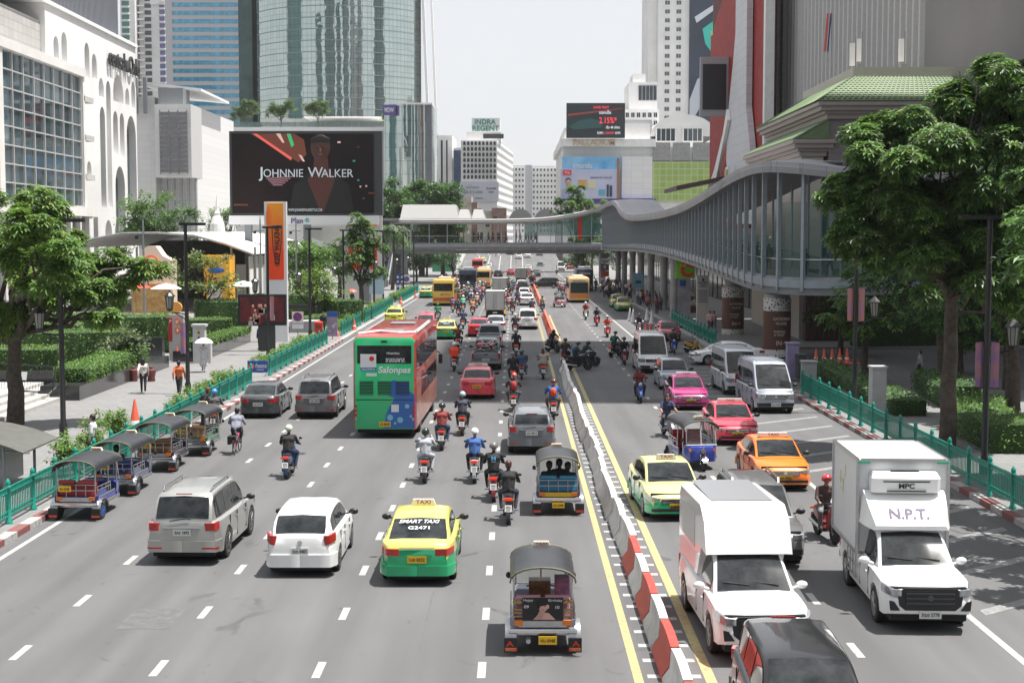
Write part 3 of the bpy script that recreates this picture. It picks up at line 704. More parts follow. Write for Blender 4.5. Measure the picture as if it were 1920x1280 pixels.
wins(a2, grid(33.8, 44.3, 6, 32, 47, 6, 449.92), 1.2, 1.6, 0, .15, WDARK, WHITE, 1, .2); wins(a2, grid(38.5, 44.3, 5, 50, 56, 1, 454.92), .9, 4.5, 0, .15, WDARK, GREYM, 1, .2)
# ---------------------------------------------------------------- red-louvred store and ribbed wall
rs = house('tall store clad in red louvres with a white curving ribbon, right of the avenue', 'department store', 'department_store')
RED = mat('red_louvre', (.42, .035, .03), .5, var=.25, vs=.8)
blk('wall_core', 36.3, 36.8, 205, 215.9, 60, mat('dark_red', (.12, .02, .02), .7), parent=rs); blk('core', 36.3, 60, 216, 268, 60, mat('dark_red', (.12, .02, .02), .7), parent=rs)
g = MB(); r2 = random.Random(3)
y = 205.2
while y < 266.5:
 zt = 60 if y < 236 else (52.5 if y < 247 else (50 - (y-247)*.28 if y < 262 else 44.5)); z0 = 9 + r2.random()*.6
 g.box(35.7, 36.28, y, y+.28, z0+r2.choice((0, 0, .8, 1.6)), zt); y += .52
g.build('red_louvres', RED, rs)
def ribbon(pts, X, th):
 return [PX(a, b, X) for a, b in pts]
g = MB()
g.prism(ribbon([(1386, -60), (1408, -60), (1406, 100), (1405, 200), (1411, 262), (1417, 345), (1440, 420), (1385, 420), (1372, 350), (1367, 300), (1372, 200), (1380, 120), (1385, 60)], 35.1, 0), 'x', 34.6, 35.5)
g.build('white_ribbon', brick_mat('ribbon_panels', (.6, .6, .62), (.56, .56, .59), (.4, .4, .42), 1.8, 1.4, .03, .5, swap=(1, 2, 0)), rs)
g = MB(); g.prism(ribbon([(1369, 205), (1371, 225), (1348, 340), (1336, 385), (1322, 385), (1345, 320), (1362, 250)], 34.6, 0), 'x', 34.0, 34.55); g.build('thin_ribbon', WHITE, rs)
g = MB(); g.box(34.9, 36.2, 203.5, 205.0, 18, 62); g.build('white_edge', WHITE, rs); MB().box(36.81, 40.4, 214.8, 215.98, 5, 60).build('stone_edge', STONE, rs)
g = MB(); g.box(30.9, 35.6, 243, 244, 28.2, 38, 0); g.box(31.3, 35.2, 242.85, 242.98, 29.3, 36.8, 1); g.build('blank_screen', [mat('screen_frame', (.36, .37, .4), .5), mat('screen_off', (.02, .022, .026), .35)], rs)
g = MB(); g.prism([(27, 16.6), (37, 18.6), (37, 18), (27, 15.9)], 'y', 242, 262); g.build('porch_roof', mat('porch_brown', (.1, .06, .05), .6), rs)
g = MB(); g.box(33.2, 33.6, 226, 229, 10.5, 19, 0); g.box(33.0, 33.18, 226.3, 228.7, 10.8, 18.6, 1); g.box(34, 34.3, 236, 237.6, 11, 16, 2); g.build('hanging_banners', [WHITE, mat('banner_sand', (.5, .38, .2), .6), mat('banner_green', (.1, .35, .1), .6)], rs)
rw = house('huge grey building with a vertically ribbed wall behind the green tiled roof', name='ribbed_building')
blk('low_core', 40.5, 75, 113, 138.8, 35, BGREY, parent=rw); blk('core', 40.5, 75, 139, 216, 95, mat('ribbed_base', (.22, .215, .22), .7), parent=rw)
g = MB(); y = 139.0
while y < 212: g.prism([(40.5, y), (39.3, y+.45), (39.3, y+1.0), (40.5, y+1.45)], 'z', 12, 94.9); y += 2.35
g.build('wall_ribs', mat('rib_grey', (.52, .505, .5), .6, var=.06), rw)
g = MB(); g.box(39.0, 40.5, 212.6, 216, 5, 95.3); g.build('stone_pilaster', STONE, rw); blk('plain_wall', 38.9, 40.49, 111, 138.6, 35, mat('plain_wall', (.2, .19, .19), .7, var=.1, vs=.08), parent=rw, z0=21.6)
sh = house('tall office tower outside the right edge whose shadow crosses the avenue', name='shadow_tower')
blk('shaft', 41, 66, 68, 109.5, 143, BGREY, parent=sh)
g = MB()
for i in range(34): g.box(40.9, 40.98, 69, 108.5, 6+4*i, 8.4+4*i)
g.build('window_bands', WDARK, sh)
# ---------------------------------------------------------------- green-roofed building
gr = house('stone building with deep cornices and green glazed roof tiles', name='green_roofed_building')
PUR = brick_mat('mauve_stone', (.24, .2, .22), (.2, .165, .18), (.12, .1, .11), 30, 1.6, .02, .6, swap=(0, 2, 1)); CRM = mat('cream_stone', (.5, .46, .41), .65, var=.06); TAN = mat('cornice_stone', (.36, .31, .29), .6, var=.06)
GT = mat('green_roof', (.13, .19, .09), .5, var=.25, vs=6)
g = MB(); g.box(24, 44, 111, 137, 0, 17, 0); g.build('wall', PUR, gr)
def cornice(x0, x1, y0, y1, z, par, m, k=1.0):
 g = MB();
 for i, (o, h0, h1) in enumerate(((.25, 0, .35), (.45, .36, .6), (.8, .61, .95), (1.05, .96, 1.25))): g.box(x0-o*k, x1+o*k, y0-o*k, y1+o*k, z+h0, z+h1)
 return g.build('cornice', m, par)
cornice(24, 44, 111, 137, 17.01, gr, TAN)
g = MB(); g.loft([[(22.9, 109.9, 18.28), (45.1, 109.9, 18.28), (45.1, 138.1, 18.28), (22.9, 138.1, 18.28)], [(26.4, 114, 20.5), (41, 114, 20.5), (41, 134, 20.5), (26.4, 134, 20.5)]])
def tile_ribs(g, A, B, C, D, n, r=.09):
 A, B, C, D = map(Vector, (A, B, C, D))
 for i in range(n+1):
  t = i/n; p = A.lerp(B, t); q = D.lerp(C, t); g.cyl(p, q, r, n=5, caps=False)
tile_ribs(g, (22.9, 109.9, 18.3), (45.1, 109.9, 18.3), (41, 114, 20.52), (26.4, 114, 20.52), 52); tile_ribs(g, (22.9, 138, 18.3), (22.9, 109.9, 18.3), (26.4, 114, 20.52), (26.4, 134, 20.52), 60)
for j in range(12):
 t = j/12; y = 109.9+4.1*t; z = 18.33+2.2*t; g.cyl((22.9+3.5*t, y, z), (45.1-4.1*t, y, z), .05, n=4)
g.build('tiled_roof', GT, gr)
g = MB(); g.box(26.5, 41, 114.1, 134, 20.51, 21.3); g.build('roof_parapet', CRM, gr)
g = MB(); g.box(22, 23.7, 111.5, 134, 0, 14.2); g.build('porch_wall', CRM, gr)
cornice(22, 23.7, 111.5, 134, 14.21, gr, TAN, .8)
g = MB(); g.prism([(21.3, 15.5), (23.98, 15.5), (23.98, 17)], 'y', 110.8, 134.6); tile_ribs(g, (21.3, 134.6, 15.52), (21.3, 110.8, 15.52), (23.9, 110.8, 17.0), (23.9, 134.6, 17.0), 50); g.build('porch_roof', GT, gr)
g = MB()
for i in range(6): g.box(26+3*i, 28+3*i, 110.85, 110.98, 7, 9.4)
g.build('front_windows', WDARK, gr)
# low shaded shop fronts behind the skywalk
lf = house('shaded shop fronts with hanging signs behind the skywalk columns', 'shop fronts', 'shop_front_row')
blk('wall', 26, 36, 137.2, 300, 9, mat('shop_wall', (.2, .19, .18), .7, var=.2, vs=.3), parent=lf)
g = MB(); i = 0; y = 138.5
while y < 298: g.box(25.85, 25.98, y, y+3.2, .3, 3.6); y += 4.2
g.build('shop_windows', mat('shop_glass', (.05, .055, .06), .08), lf)
lb = house('dark timber screened wall of the car park entrance behind the clad columns', 'screen wall', 'entrance_screen_wall')
g = MB(); g.box(22, 46, 109, 110.0, .1, 5.6, 0); y = 0
for i in range(60): g.box(22.1+.4*i, 22.2+.4*i, 108.85, 108.98, .3, 5.4, 1)
g.build('screen', [mat('dark_timber', (.05, .022, .015), .6), mat('timber_slat', (.075, .035, .025), .6)], lb)
RFT = mat('reflected_teal', (.03, .1, .11), .4)  # unseen blocks added to put dark reflections into the mirror-glass tower
for (x0, x1, y0, y1, z, m_, l) in ((-260, -120, -260, -230, 240, RFT, 'unseen dark block behind the viewpoint, added for reflections'), (-95, -25, -300, -280, 210, RFT, 'unseen narrow block behind the viewpoint, added for reflections'),
  (20, 120, -420, -400, 300, RFT, 'unseen broad block behind the viewpoint, added for reflections'), (150, 230, -240, -200, 170, BGREY, 'unseen wide grey block behind the viewpoint, added for reflections'), (-330, -270, -120, -60, 160, RFT, 'unseen dark block far left behind the viewpoint, added for reflections'), (260, 320, -300, -240, 210, DGREY, 'unseen high block far right behind the viewpoint, added for reflections'), (230, 290, 160, 230, 250, RFT, 'unseen dark block outside the right edge, added for reflections'), (-360, -300, 230, 330, 230, RFT, 'unseen dark block outside the left edge, added for reflections')):
 blk('reflection_block', x0, x1, y0, y1, z, m_, l, 'building')
# =================================================================== skywalk along the right pavement
SKG = mat('skywalk_grey', (.32, .36, .4), .45, .1, var=.12, vs=.6); SKD = mat('skywalk_dark', (.2, .21, .225), .5, var=.2, vs=.8)
SKR = brick_mat('skywalk_roof', (.36, .36, .38), (.31, .31, .33), (.25, .25, .27), 1.5, 1.5, .04, .5)
SKGL = mat('skywalk_glass', (.03, .12, .1), .03, 0, alpha=.38, spec=.5)
# plan line of the street edge: x, y, underside z, roof z
ST = [(-20.3, 240, 5.95, 10.6), (-10, 240, 5.95, 10.55), (0, 240, 5.95, 10.6), (6, 240, 5.95, 10.9), (11, 240, 5.95, 11.8), (14.2, 239, 5.95, 12.6)]
SW = [(14.3, 236, 5.95, 12.6), (14.35, 215, 6.0, 13.0), (14.4, 200, 6.1, 12.9), (14.3, 188, 6.2, 11.2), (14.3, 176, 6.3, 10.4), (14.5, 160, 6.3, 10.2), (14.8, 143, 6.1, 10.2), (15.2, 128, 5.7, 10.5), (15.4, 116, 5.3, 11.1),
 (15.7, 106, 4.85, 11.9), (16.0, 99, 4.5, 12.4), (16.6, 95, 4.35, 12.65), (17.8, 92.5, 4.3, 12.5), (20, 91.2, 4.3, 12.1), (24, 90.8, 4.4, 11.7), (30, 90.6, 4.4, 11.6), (38, 90.4, 4.4, 11.6)]
def resample(P, st):
 out = [P[0]]; acc = 0
 for a, b in zip(P, P[1:]):
  L_ = hypot(b[0]-a[0], b[1]-a[1]); n = max(1, int(L_/st))
  for i in range(1, n+1):
   t = i/n; out.append(tuple(a[k]+(b[k]-a[k])*t for k in range(4)))
 return out
def smooth(P, it=2):
 for _ in range(it):
  Q = [P[0]]
  for a, b in zip(P, P[1:]): Q += [tuple(a[k]*.75+b[k]*.25 for k in range(len(a))), tuple(a[k]*.25+b[k]*.75 for k in range(len(a)))]
  P = Q+[P[-1]]
 return P
def walkway(root, P, wid, fins, pane, side=1, floor_h=1.15, RM=None, GM=None):
 P = smooth(P, 2); n = len(P); N = []
 for i in range(n):
  a, b = P[max(i-1, 0)], P[min(i+1, n-1)]; d = Vector((b[0]-a[0], b[1]-a[1])).normalized(); N.append((-d.y*side, d.x*side))
 def off(i, o, z): return (P[i][0]+N[i][0]*o, P[i][1]+N[i][1]*o, z)
 g = MB(); g.loft([[off(i, 0, P[i][2]), off(i, 0, P[i][2]+.95), off(i, .12, P[i][2]+floor_h), off(i, wid-.12, P[i][2]+floor_h), off(i, wid, P[i][2]+.95), off(i, wid, P[i][2])] for i in range(n)])
 g.build('deck', SKD, root, 30)
 g = MB(); g.loft([[off(i, -.08, P[i][2]+.45), off(i, -.08, P[i][2]+.95), off(i, -.003, P[i][2]+.95), off(i, -.003, P[i][2]+.45)] for i in range(n)]); g.build('edge_beam', SKG, root, 30)
 g = MB(); g.loft([[off(i, -.7, P[i][3]-.4), off(i, -.78, P[i][3]), off(i, -.7, P[i][3]+.04), off(i, -.7, P[i][3]+.3), off(i, wid*.5, P[i][3]+.5), off(i, wid+.8, P[i][3]+.4), off(i, wid+.75, P[i][3]-.35), off(i, wid*.5, P[i][3]-.2)] for i in range(n)])
 g.build('roof', RM or SKR, root, 40)
 g = MB()
 for i in range(n-1): g.face([off(i, .1, P[i][2]+floor_h), off(i+1, .1, P[i+1][2]+floor_h), off(i+1, .1, P[i+1][2]+floor_h+pane(P[i+1])), off(i, .1, P[i][2]+floor_h+pane(P[i]))])
 g.build('glass_balustrade', GM or SKGL, root); g = MB()
 for i in range(n-1): g.face([off(i, wid-.1, P[i][2]+floor_h), off(i+1, wid-.1, P[i+1][2]+floor_h), off(i+1, wid-.1, P[i+1][2]+floor_h+1.1), off(i, wid-.1, P[i][2]+floor_h+1.1)])
 g.build('glass_balustrade', GM or SKGL, root)
 g = MB(); g.tube([off(i, .1, P[i][2]+floor_h+1.12) for i in range(n)], .04, 5); g.tube([off(i, wid-.1, P[i][2]+floor_h+1.12) for i in range(n)], .04, 5); g.build('handrail', STEEL, root)
 s = 0; nxt = 0; k = 0; me = {}
 for i in range(n-1):
  a, b = P[i], P[i+1]; L_ = hypot(b[0]-a[0], b[1]-a[1])
  while nxt <= s+L_:
   t = (nxt-s)/max(L_, 1e-6); x, y, z0, z1 = [a[q]+(b[q]-a[q])*t for q in range(4)]; nx, ny = N[i]
   w, dp, sp = fins(x, y)
   g = MB(); g.cb((0, dp/2-.15, (z0+z1)/2+.1), (w, dp, z1-z0-.3), 0); o = g.build('fin', SKG, root); o.location = (x, y, 0); o.rotation_euler = (0, 0, atan2(ny, nx)-pi/2)
   k += 1; nxt += sp
  s += L_
 g = MB()
 for i in range(0, n-1, 3): g.cyl(off(i, wid-.2, P[i][2]+1), off(i, wid-.2, P[i][3]+.2), .09, n=8)
 g.build('rear_columns', SKG, root)
 return P, N
sw = empty('skywalk', (0, 0, 0), 0, 'curving grey elevated skywalk with vertical fins along the right pavement', 'skywalk')
walkway(sw, SW, 4.2, lambda x, y: (.17, .28, 2.0) if x < 15.9 else (.2, .3, 2.1 if x < 17.6 else 3.6), lambda p: 2.6 if p[0] < 17 else 4.8, 1)
fb = empty('footbridge', (0, 0, 0), 0, 'long glazed footbridge crossing high over the avenue', 'footbridge')
walkway(fb, ST, 4.0, lambda x, y: (.13, .3, 3.0), lambda p: 1.1, 1, RM=mat('bridge_roof', (.3, .3, .3), .6, var=.12, vs=.4), GM=mat('clear_pane', (.1, .16, .15), .03, alpha=.1))
g = MB(); g.box(-20.3, 14.5, 240.5, 243.5, 5.3, 5.9); g.build('girder', SKD, fb)
g = MB()
for x in (-18.6, 14.6): g.box(x-.5, x+.5, 240.6, 243.4, 0, 5.29)
g.build('pier', SKD, fb)
g = MB(); g.box(8, 14.2, 240.12, 240.15, 8.3, 12.0, 0); g.box(1.5, 7.98, 240.12, 240.15, 8.3, 10.6, 0); g.box(10.4, 11.1, 240.05, 240.1, 7.6, 12.0, 1); g.build('tinted_panes', [mat('green_tint', (.1, .3, .26), .05, alpha=.5, spec=.8), mat('red_poster', (.6, .03, .02), .5)], fb)
# station building and stair at the left end
stn = empty('stair_pavilion', (0, 0, 0), 0, 'white tent-roofed stair and escalator pavilion at the left end of the footbridge', 'pavilion')
g = MB()
for i, x in enumerate((-19.6, -9.8, -7.4)):
 w = 10 if i == 0 else 2.3
 g.loft([[(x, 246, 11.2), (x+w, 246, 11.2), (x+w, 258, 11.2), (x, 258, 11.2)], [(x+.3, 248.5, 13.6 if i == 0 else 12.8), (x+w-.6, 248.5, 13.6 if i == 0 else 12.8), (x+w-.6, 255, 13.6 if i == 0 else 12.8), (x+.3, 255, 13.6 if i == 0 else 12.8)]])
g.build('membrane_roof', mat('membrane', (.26, .26, .258), .7), stn)
g = MB(); g.box(-28, -19.2, 238.5, 250, 10.75, 11.15); g.build('canopy', SKR, stn)
g = MB(); g.box(-27.5, -19.5, 244.5, 249, 6.0, 6.9); g.box(-27.5, -19.5, 249, 249.3, 0, 10.7)
for x in (-27.2, -23.8, -20.6): g.box(x-.2, x+.2, 239, 239.4, 0, 10.7)
g.build('frame', SKD, stn)
for x in (-26.2, -23.2, -21.0):
 g = MB(); n_ = 26
 for i in range(n_): g.box(x-.6, x+.6, 229.5+.55*i, 230.05+.55*i, .2+(6.7*i/n_)-.25, .2+6.7*(i+1)/n_)
 g.build('stair_flight', mat('stair_grey', (.28, .28, .285), .7), stn)
 g = MB()
 for s_ in (-.75, .75): g.prism([(229.3, .3), (229.3, 1.2), (244, 8.0), (244, 7.1)], 'x', x+s_-.06, x+s_+.06)
 g.build('stair_side', SKG, stn)
# round columns carrying the skywalk
def column(x, y, z, r=.45, label='', clad=False):
 c = empty('skywalk_column', (x, y, .1), 0, label, 'column', 'columns under the skywalk')
 g = MB(); g.lathe([(r*1.25, 0), (r*1.25, .35), (r, .4), (r, z-.8), (r*1.3, z-.12)], n=20); g.build('shaft', CONC, c, 40)
 if clad:
  g = MB(); g.lathe([(r*1.35, .02), (r*1.35, .5)], n=24); g.lathe([(r*1.35, 3.05), (r*1.35, 3.9)], n=24); g.build('pattern_band', PATT, c, 40)
  g = MB(); g.lathe([(r*1.34, .5), (r*1.34, 3.04)], n=24); k = g.build('brown_cladding', mat('clad_brown', (.1, .04, .028), .5), c, 40)
  GOLD = mat('sign_cream', (.55, .5, .42), .5); f = -r*1.34-.03
  text('GAYSORN', c, GOLD, (.1, f, 2.55), w=1.05, h=.2); text('VILLAGE', c, GOLD, (.1, f, 2.25), w=.75, h=.17); text('PARKING\n& VALET', c, GOLD, (0, f, 1.6), w=.75, h=.36); text('IN→', c, GOLD, (.15, f, .95), w=.7, h=.3)
 return c
PATT = mat('lattice_pattern', (.5, .48, .46), .6); n = PATT.node_tree; tc = n.nodes.new('ShaderNodeTexCoord'); vo = n.nodes.new('ShaderNodeTexVoronoi'); vo.inputs['Scale'].default_value = 6
rp = n.nodes.new('ShaderNodeValToRGB'); rp.color_ramp.interpolation = 'CONSTANT'; rp.color_ramp.elements[0].color = (.03, .02, .015, 1); rp.color_ramp.elements[1].position = .36; rp.color_ramp.elements[1].color = (.6, .58, .55, 1)
n.links.new(tc.outputs['Object'], vo.inputs['Vector']); n.links.new(vo.outputs['Distance'], rp.inputs[0]); n.links.new(rp.outputs[0], n.nodes['Principled BSDF'].inputs['Base Color'])
column(17.4, 95.6, 4.3, .68, 'nearest brown-clad skywalk column, behind the silver vans', True)
column(17.7, 117, 5.1, .68, 'second brown-clad skywalk column with cream lettering', True)
for x, y, z, l in ((15.6, 141, 6.0, 'pale skywalk column behind the traffic cones'), (16.2, 157, 6.2, 'pale skywalk column left of the square green sign'), (16.2, 172, 6.3, 'pale skywalk column by the blue poster board'), (16.2, 186, 6.2, 'pale skywalk column third beyond the poster board'), (16.2, 199, 6.1, 'pale skywalk column beside the waiting crowd'),
   (16.2, 214, 6.0, 'pale skywalk column right of the stacked red signs'), (16.3, 228, 6.0, 'farthest pale skywalk column before the footbridge')): column(x, y, z, .42, l)
# second canopy beyond
cn = empty('arched_canopy', (0, 0, 0), 0, 'white barrel-roofed walkway spanning the avenue beyond the footbridge', 'canopy')
g = MB()
for x in (-1.5, 4.3):
 ring = [(x+2.7-2.7*cos(pi*k/10), 0, 11.6+2.9*sin(pi*k/10)) for k in range(11)]
 g.loft([[(a, 330, c_) for a, b, c_ in ring], [(a, 338, c_) for a, b, c_ in ring]], closed=False, caps=False); g.face([(a, 330, c_) for a, b, c_ in ring])
g.build('barrel_roof', mat('membrane', (.26, .26, .258), .7), cn, 40)
g = MB(); g.box(-15, 15, 330, 338, 11.1, 11.6); g.box(-15, 15, 330, 338, 6, 6.8)
for x in (-14.8, 14): g.box(x, x+.8, 331, 337, 0, 11)
for x in range(-12, 14, 4): g.box(x, x+.15, 330.1, 330.3, 6.8, 11.1)
g.build('frame', SKG, cn)
# =================================================================== greenery
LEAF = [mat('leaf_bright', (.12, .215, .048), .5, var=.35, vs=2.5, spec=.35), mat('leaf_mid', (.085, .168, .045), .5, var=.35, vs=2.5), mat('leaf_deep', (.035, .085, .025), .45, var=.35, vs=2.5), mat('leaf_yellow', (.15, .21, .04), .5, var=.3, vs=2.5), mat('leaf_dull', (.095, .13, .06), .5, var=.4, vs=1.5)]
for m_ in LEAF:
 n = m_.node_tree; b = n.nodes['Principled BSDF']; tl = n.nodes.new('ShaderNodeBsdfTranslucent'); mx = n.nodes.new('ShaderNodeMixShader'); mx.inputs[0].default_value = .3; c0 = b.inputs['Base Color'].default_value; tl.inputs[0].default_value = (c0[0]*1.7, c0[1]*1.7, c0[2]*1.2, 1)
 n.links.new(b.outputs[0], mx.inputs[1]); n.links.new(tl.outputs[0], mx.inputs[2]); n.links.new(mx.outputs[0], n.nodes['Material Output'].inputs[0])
BARK = mat('bark', (.075, .06, .048), .9, var=.4, vs=5, bump=.6, bs=14); BARKL = mat('bark_light', (.085, .07, .058), .9, var=.45, vs=3, bump=.6, bs=12)
def leaf(mb, p, d, L_, w, m, rr):
 """one folded leaf blade from p along d"""
 d = d.normalized(); s = d.cross(Vector((rr.uniform(-.3, .3), rr.uniform(-.3, .3), 1)))
 if s.length < .01: s = Vector((1, 0, 0))
 s.normalize(); e = p+d*L_; mdl = p+d*L_*.55
 i = len(mb.v); mb.v += [tuple(p), tuple(mdl+s*w), tuple(e-Vector((0, 0, L_*.12))), tuple(mdl-s*w)]; mb.f.append((i, i+1, i+2, i+3)); mb.m.append(m)
def whorl(mb, p, up, L_, mats, rr, n=7):
 up = up.normalized(); a = up.orthogonal().normalized(); b = up.cross(a); t0 = rr.random()*6.28; m = rr.choice(mats)
 for k in range(n):
  t = t0+2*pi*k/n; d = a*cos(t)+b*sin(t)+up*rr.uniform(.0, .35); leaf(mb, p, d, L_*rr.uniform(.75, 1.1), L_*.17, m, rr)
def crown(parent, blobs, dens, ls, mats, seed=1, kind='whorl', shell=.55, name='crown', flat=1.0):
 """leaf clusters spread through overlapping lobes; returns one mesh"""
 rr = random.Random(seed); mb = MB()
 for (cx, cy, cz, r) in blobs:
  n = int(dens*r*r); sub = [(Vector((rr.gauss(0, 1), rr.gauss(0, 1), rr.gauss(0, 1))).normalized()*r*rr.uniform(.45, .95), rr.uniform(.28, .5)*r) for _ in range(7)]
  for _ in range(n):
   c, r2 = rr.choice(sub); u = Vector((rr.gauss(0, 1), rr.gauss(0, 1), rr.gauss(.25, 1))).normalized()
   p = c+u*r2*(rr.uniform(shell, 1.0)); p.z *= .72*flat; q = Vector((cx, cy, cz))+p
   up = (u*.6+Vector((0, 0, .9))+p.normalized()*.4)
   if kind == 'whorl': whorl(mb, q, up, ls, mats, rr, 7)
   else:
    m = rr.choice(mats)
    for k in range(3):
     d = Vector((rr.gauss(0, 1), rr.gauss(0, 1), rr.gauss(0, .55))); leaf(mb, q+d*ls*.3, d, ls*rr.uniform(.7, 1.2), ls*.3, m, rr)
 return mb.build(name, LEAF, parent)
def limb(g, a, b, r0, r1, rr, n=6, wob=.12):
 a, b = Vector(a), Vector(b); L_ = (b-a).length; pts = []; rad = []
 for i in range(n+1):
  t = i/n; w = Vector((rr.uniform(-1, 1), rr.uniform(-1, 1), rr.uniform(-1, 1)))*wob*L_*.25*(1 if 0 < i < n else 0); pts.append(a.lerp(b, t)+w); rad.append(r0+(r1-r0)*t)
 g.tube(pts, rad, 9); return pts
def tree(label, x, y, h, tr, blobs, dens, ls, mats, seed, group=None, fork=.35, kind='whorl', bark=None, z0=.16, shell=.55, flat=1.0, cat='tree'):
 rr = random.Random(seed); r = empty('broadleaf_tree', (x, y, z0), 0, label, cat, group)
 g = MB(); fz = h*fork; limb(g, (0, 0, -.1), (rr.uniform(-.15, .15), rr.uniform(-.15, .15), fz), tr*1.25, tr*.85, rr, 5, .06)
 for (bx, by, bz, br) in blobs:
  limb(g, (0, 0, fz*.96), (bx*.9, by*.9, bz), tr*.5, tr*.12, rr, 5, .35)
 for _ in range(len(blobs)*2):
  q = rr.choice(blobs); a = Vector((q[0]*.5, q[1]*.5, fz+(q[2]-fz)*.5)); limb(g, a, (q[0]+rr.uniform(-.6, .6)*q[3], q[1]+rr.uniform(-.6, .6)*q[3], q[2]+rr.uniform(-.3, .4)*q[3]), tr*.22, tr*.05, rr, 4, .4)
 g.build('trunk', bark or BARK, r, 60); crown(r, blobs, dens, ls, mats, seed, kind, shell, flat=flat); return r
# left foreground tree
tree('big bright-leaved tree with whorled leaves at the left edge beside the steps', -21.0, 60, 9.4, .31,
 [(-2.5, 0, 8.0, 2.0), (0, 0, 8.6, 2.2), (1.6, -.6, 7.2, 2.0), (3.6, .5, 5.9, 1.6), (4.9, .8, 6.1, 1.3), (5.6, .2, 6.6, .8), (.5, -.8, 6.0, 1.9), (2.6, -.6, 5.2, 1.5), (-1.8, -.6, 6.2, 2.0), (-2.6, 0, 4.7, 1.3), (-.3, -.4, 4.4, 1.1), (3.9, -.2, 4.7, .9), (-1.2, -.9, 7.4, 2.0), (2.2, -1.0, 6.4, 1.7), (2.6, -4.4, 7.3, 1.5), (2.2, -4.4, 8.4, 1.1), (3.0, -4.2, 5.9, 1.2)], 185, .31, [0, 0, 0, 1, 3], 5, fork=.38)
# right foreground trees
tree('tall dense tree towering over the right pavement behind the box truck', 16.3, 54, 16, .27,
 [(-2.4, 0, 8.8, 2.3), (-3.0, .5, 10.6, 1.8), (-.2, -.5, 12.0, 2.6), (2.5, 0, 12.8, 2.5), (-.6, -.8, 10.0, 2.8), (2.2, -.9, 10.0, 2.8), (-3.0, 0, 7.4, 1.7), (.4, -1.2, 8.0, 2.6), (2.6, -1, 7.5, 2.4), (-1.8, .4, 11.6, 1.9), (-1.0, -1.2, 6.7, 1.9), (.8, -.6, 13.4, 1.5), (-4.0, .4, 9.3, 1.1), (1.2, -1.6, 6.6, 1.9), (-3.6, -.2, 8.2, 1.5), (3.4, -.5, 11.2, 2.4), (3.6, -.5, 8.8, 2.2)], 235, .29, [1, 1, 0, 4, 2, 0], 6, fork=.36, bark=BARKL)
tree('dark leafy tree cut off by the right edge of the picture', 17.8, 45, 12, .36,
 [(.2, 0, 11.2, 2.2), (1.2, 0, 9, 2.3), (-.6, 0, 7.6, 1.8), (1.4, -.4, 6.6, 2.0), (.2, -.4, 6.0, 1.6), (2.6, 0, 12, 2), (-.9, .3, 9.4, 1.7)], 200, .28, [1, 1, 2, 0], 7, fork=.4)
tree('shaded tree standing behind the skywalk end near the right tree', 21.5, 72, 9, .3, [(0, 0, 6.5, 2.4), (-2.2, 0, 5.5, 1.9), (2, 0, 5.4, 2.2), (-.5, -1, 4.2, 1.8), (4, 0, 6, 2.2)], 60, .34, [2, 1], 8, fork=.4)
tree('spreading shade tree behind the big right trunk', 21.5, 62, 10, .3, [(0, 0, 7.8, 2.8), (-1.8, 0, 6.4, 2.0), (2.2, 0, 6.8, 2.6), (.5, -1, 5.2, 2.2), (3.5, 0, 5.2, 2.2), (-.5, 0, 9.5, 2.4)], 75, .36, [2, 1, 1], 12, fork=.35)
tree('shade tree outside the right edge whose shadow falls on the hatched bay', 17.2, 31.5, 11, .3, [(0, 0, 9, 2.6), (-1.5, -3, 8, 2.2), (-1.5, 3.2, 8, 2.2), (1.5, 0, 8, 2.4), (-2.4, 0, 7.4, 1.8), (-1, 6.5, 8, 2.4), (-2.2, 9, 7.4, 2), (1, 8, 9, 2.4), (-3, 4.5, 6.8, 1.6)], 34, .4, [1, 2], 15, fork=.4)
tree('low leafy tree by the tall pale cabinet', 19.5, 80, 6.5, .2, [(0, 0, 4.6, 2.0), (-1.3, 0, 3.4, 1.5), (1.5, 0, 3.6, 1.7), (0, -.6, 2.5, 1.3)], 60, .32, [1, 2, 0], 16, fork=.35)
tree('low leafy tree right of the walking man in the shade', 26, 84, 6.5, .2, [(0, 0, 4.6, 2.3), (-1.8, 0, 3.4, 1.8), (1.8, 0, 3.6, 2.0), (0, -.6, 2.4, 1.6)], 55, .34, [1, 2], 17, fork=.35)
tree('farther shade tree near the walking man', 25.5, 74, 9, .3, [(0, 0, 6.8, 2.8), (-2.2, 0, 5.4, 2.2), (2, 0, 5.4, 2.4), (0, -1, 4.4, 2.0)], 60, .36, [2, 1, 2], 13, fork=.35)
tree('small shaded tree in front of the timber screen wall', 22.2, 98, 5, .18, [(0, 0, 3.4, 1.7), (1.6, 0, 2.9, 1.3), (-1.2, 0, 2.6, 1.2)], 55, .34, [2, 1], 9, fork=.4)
# the round tree on the left pavement
tree('dense round tree on the left pavement in front of the orange sign', -14.9, 139, 10, .24,
 [(0, 0, 9.3, 1.3), (.2, 0, 8.0, 2.0), (-1.0, 0, 7.0, 1.9), (1.3, 0, 6.8, 1.9), (0, -.5, 6.0, 2.0), (1.4, -.3, 4.6, 1.3), (-.8, -.3, 5.0, 1.4), (.4, -.4, 3.9, 1.0)], 95, .3, [0, 1, 1, 2], 10, fork=.3)
tree('tree leaning over the road right of the footbridge end', 12.3, 262, 17, .35,
 [(-1, 0, 15.6, 2.4), (-3, 0, 13.6, 2.6), (1.8, 0, 13.8, 2.6), (-1, 0, 11.5, 3.2), (-4.2, 0, 12, 2), (2.4, -1, 11, 2.4), (0, -1, 8.5, 2.6), (1, -1, 5.5, 2.4)], 34, .55, [0, 0, 1], 11, fork=.25)
RR = random.Random(21)
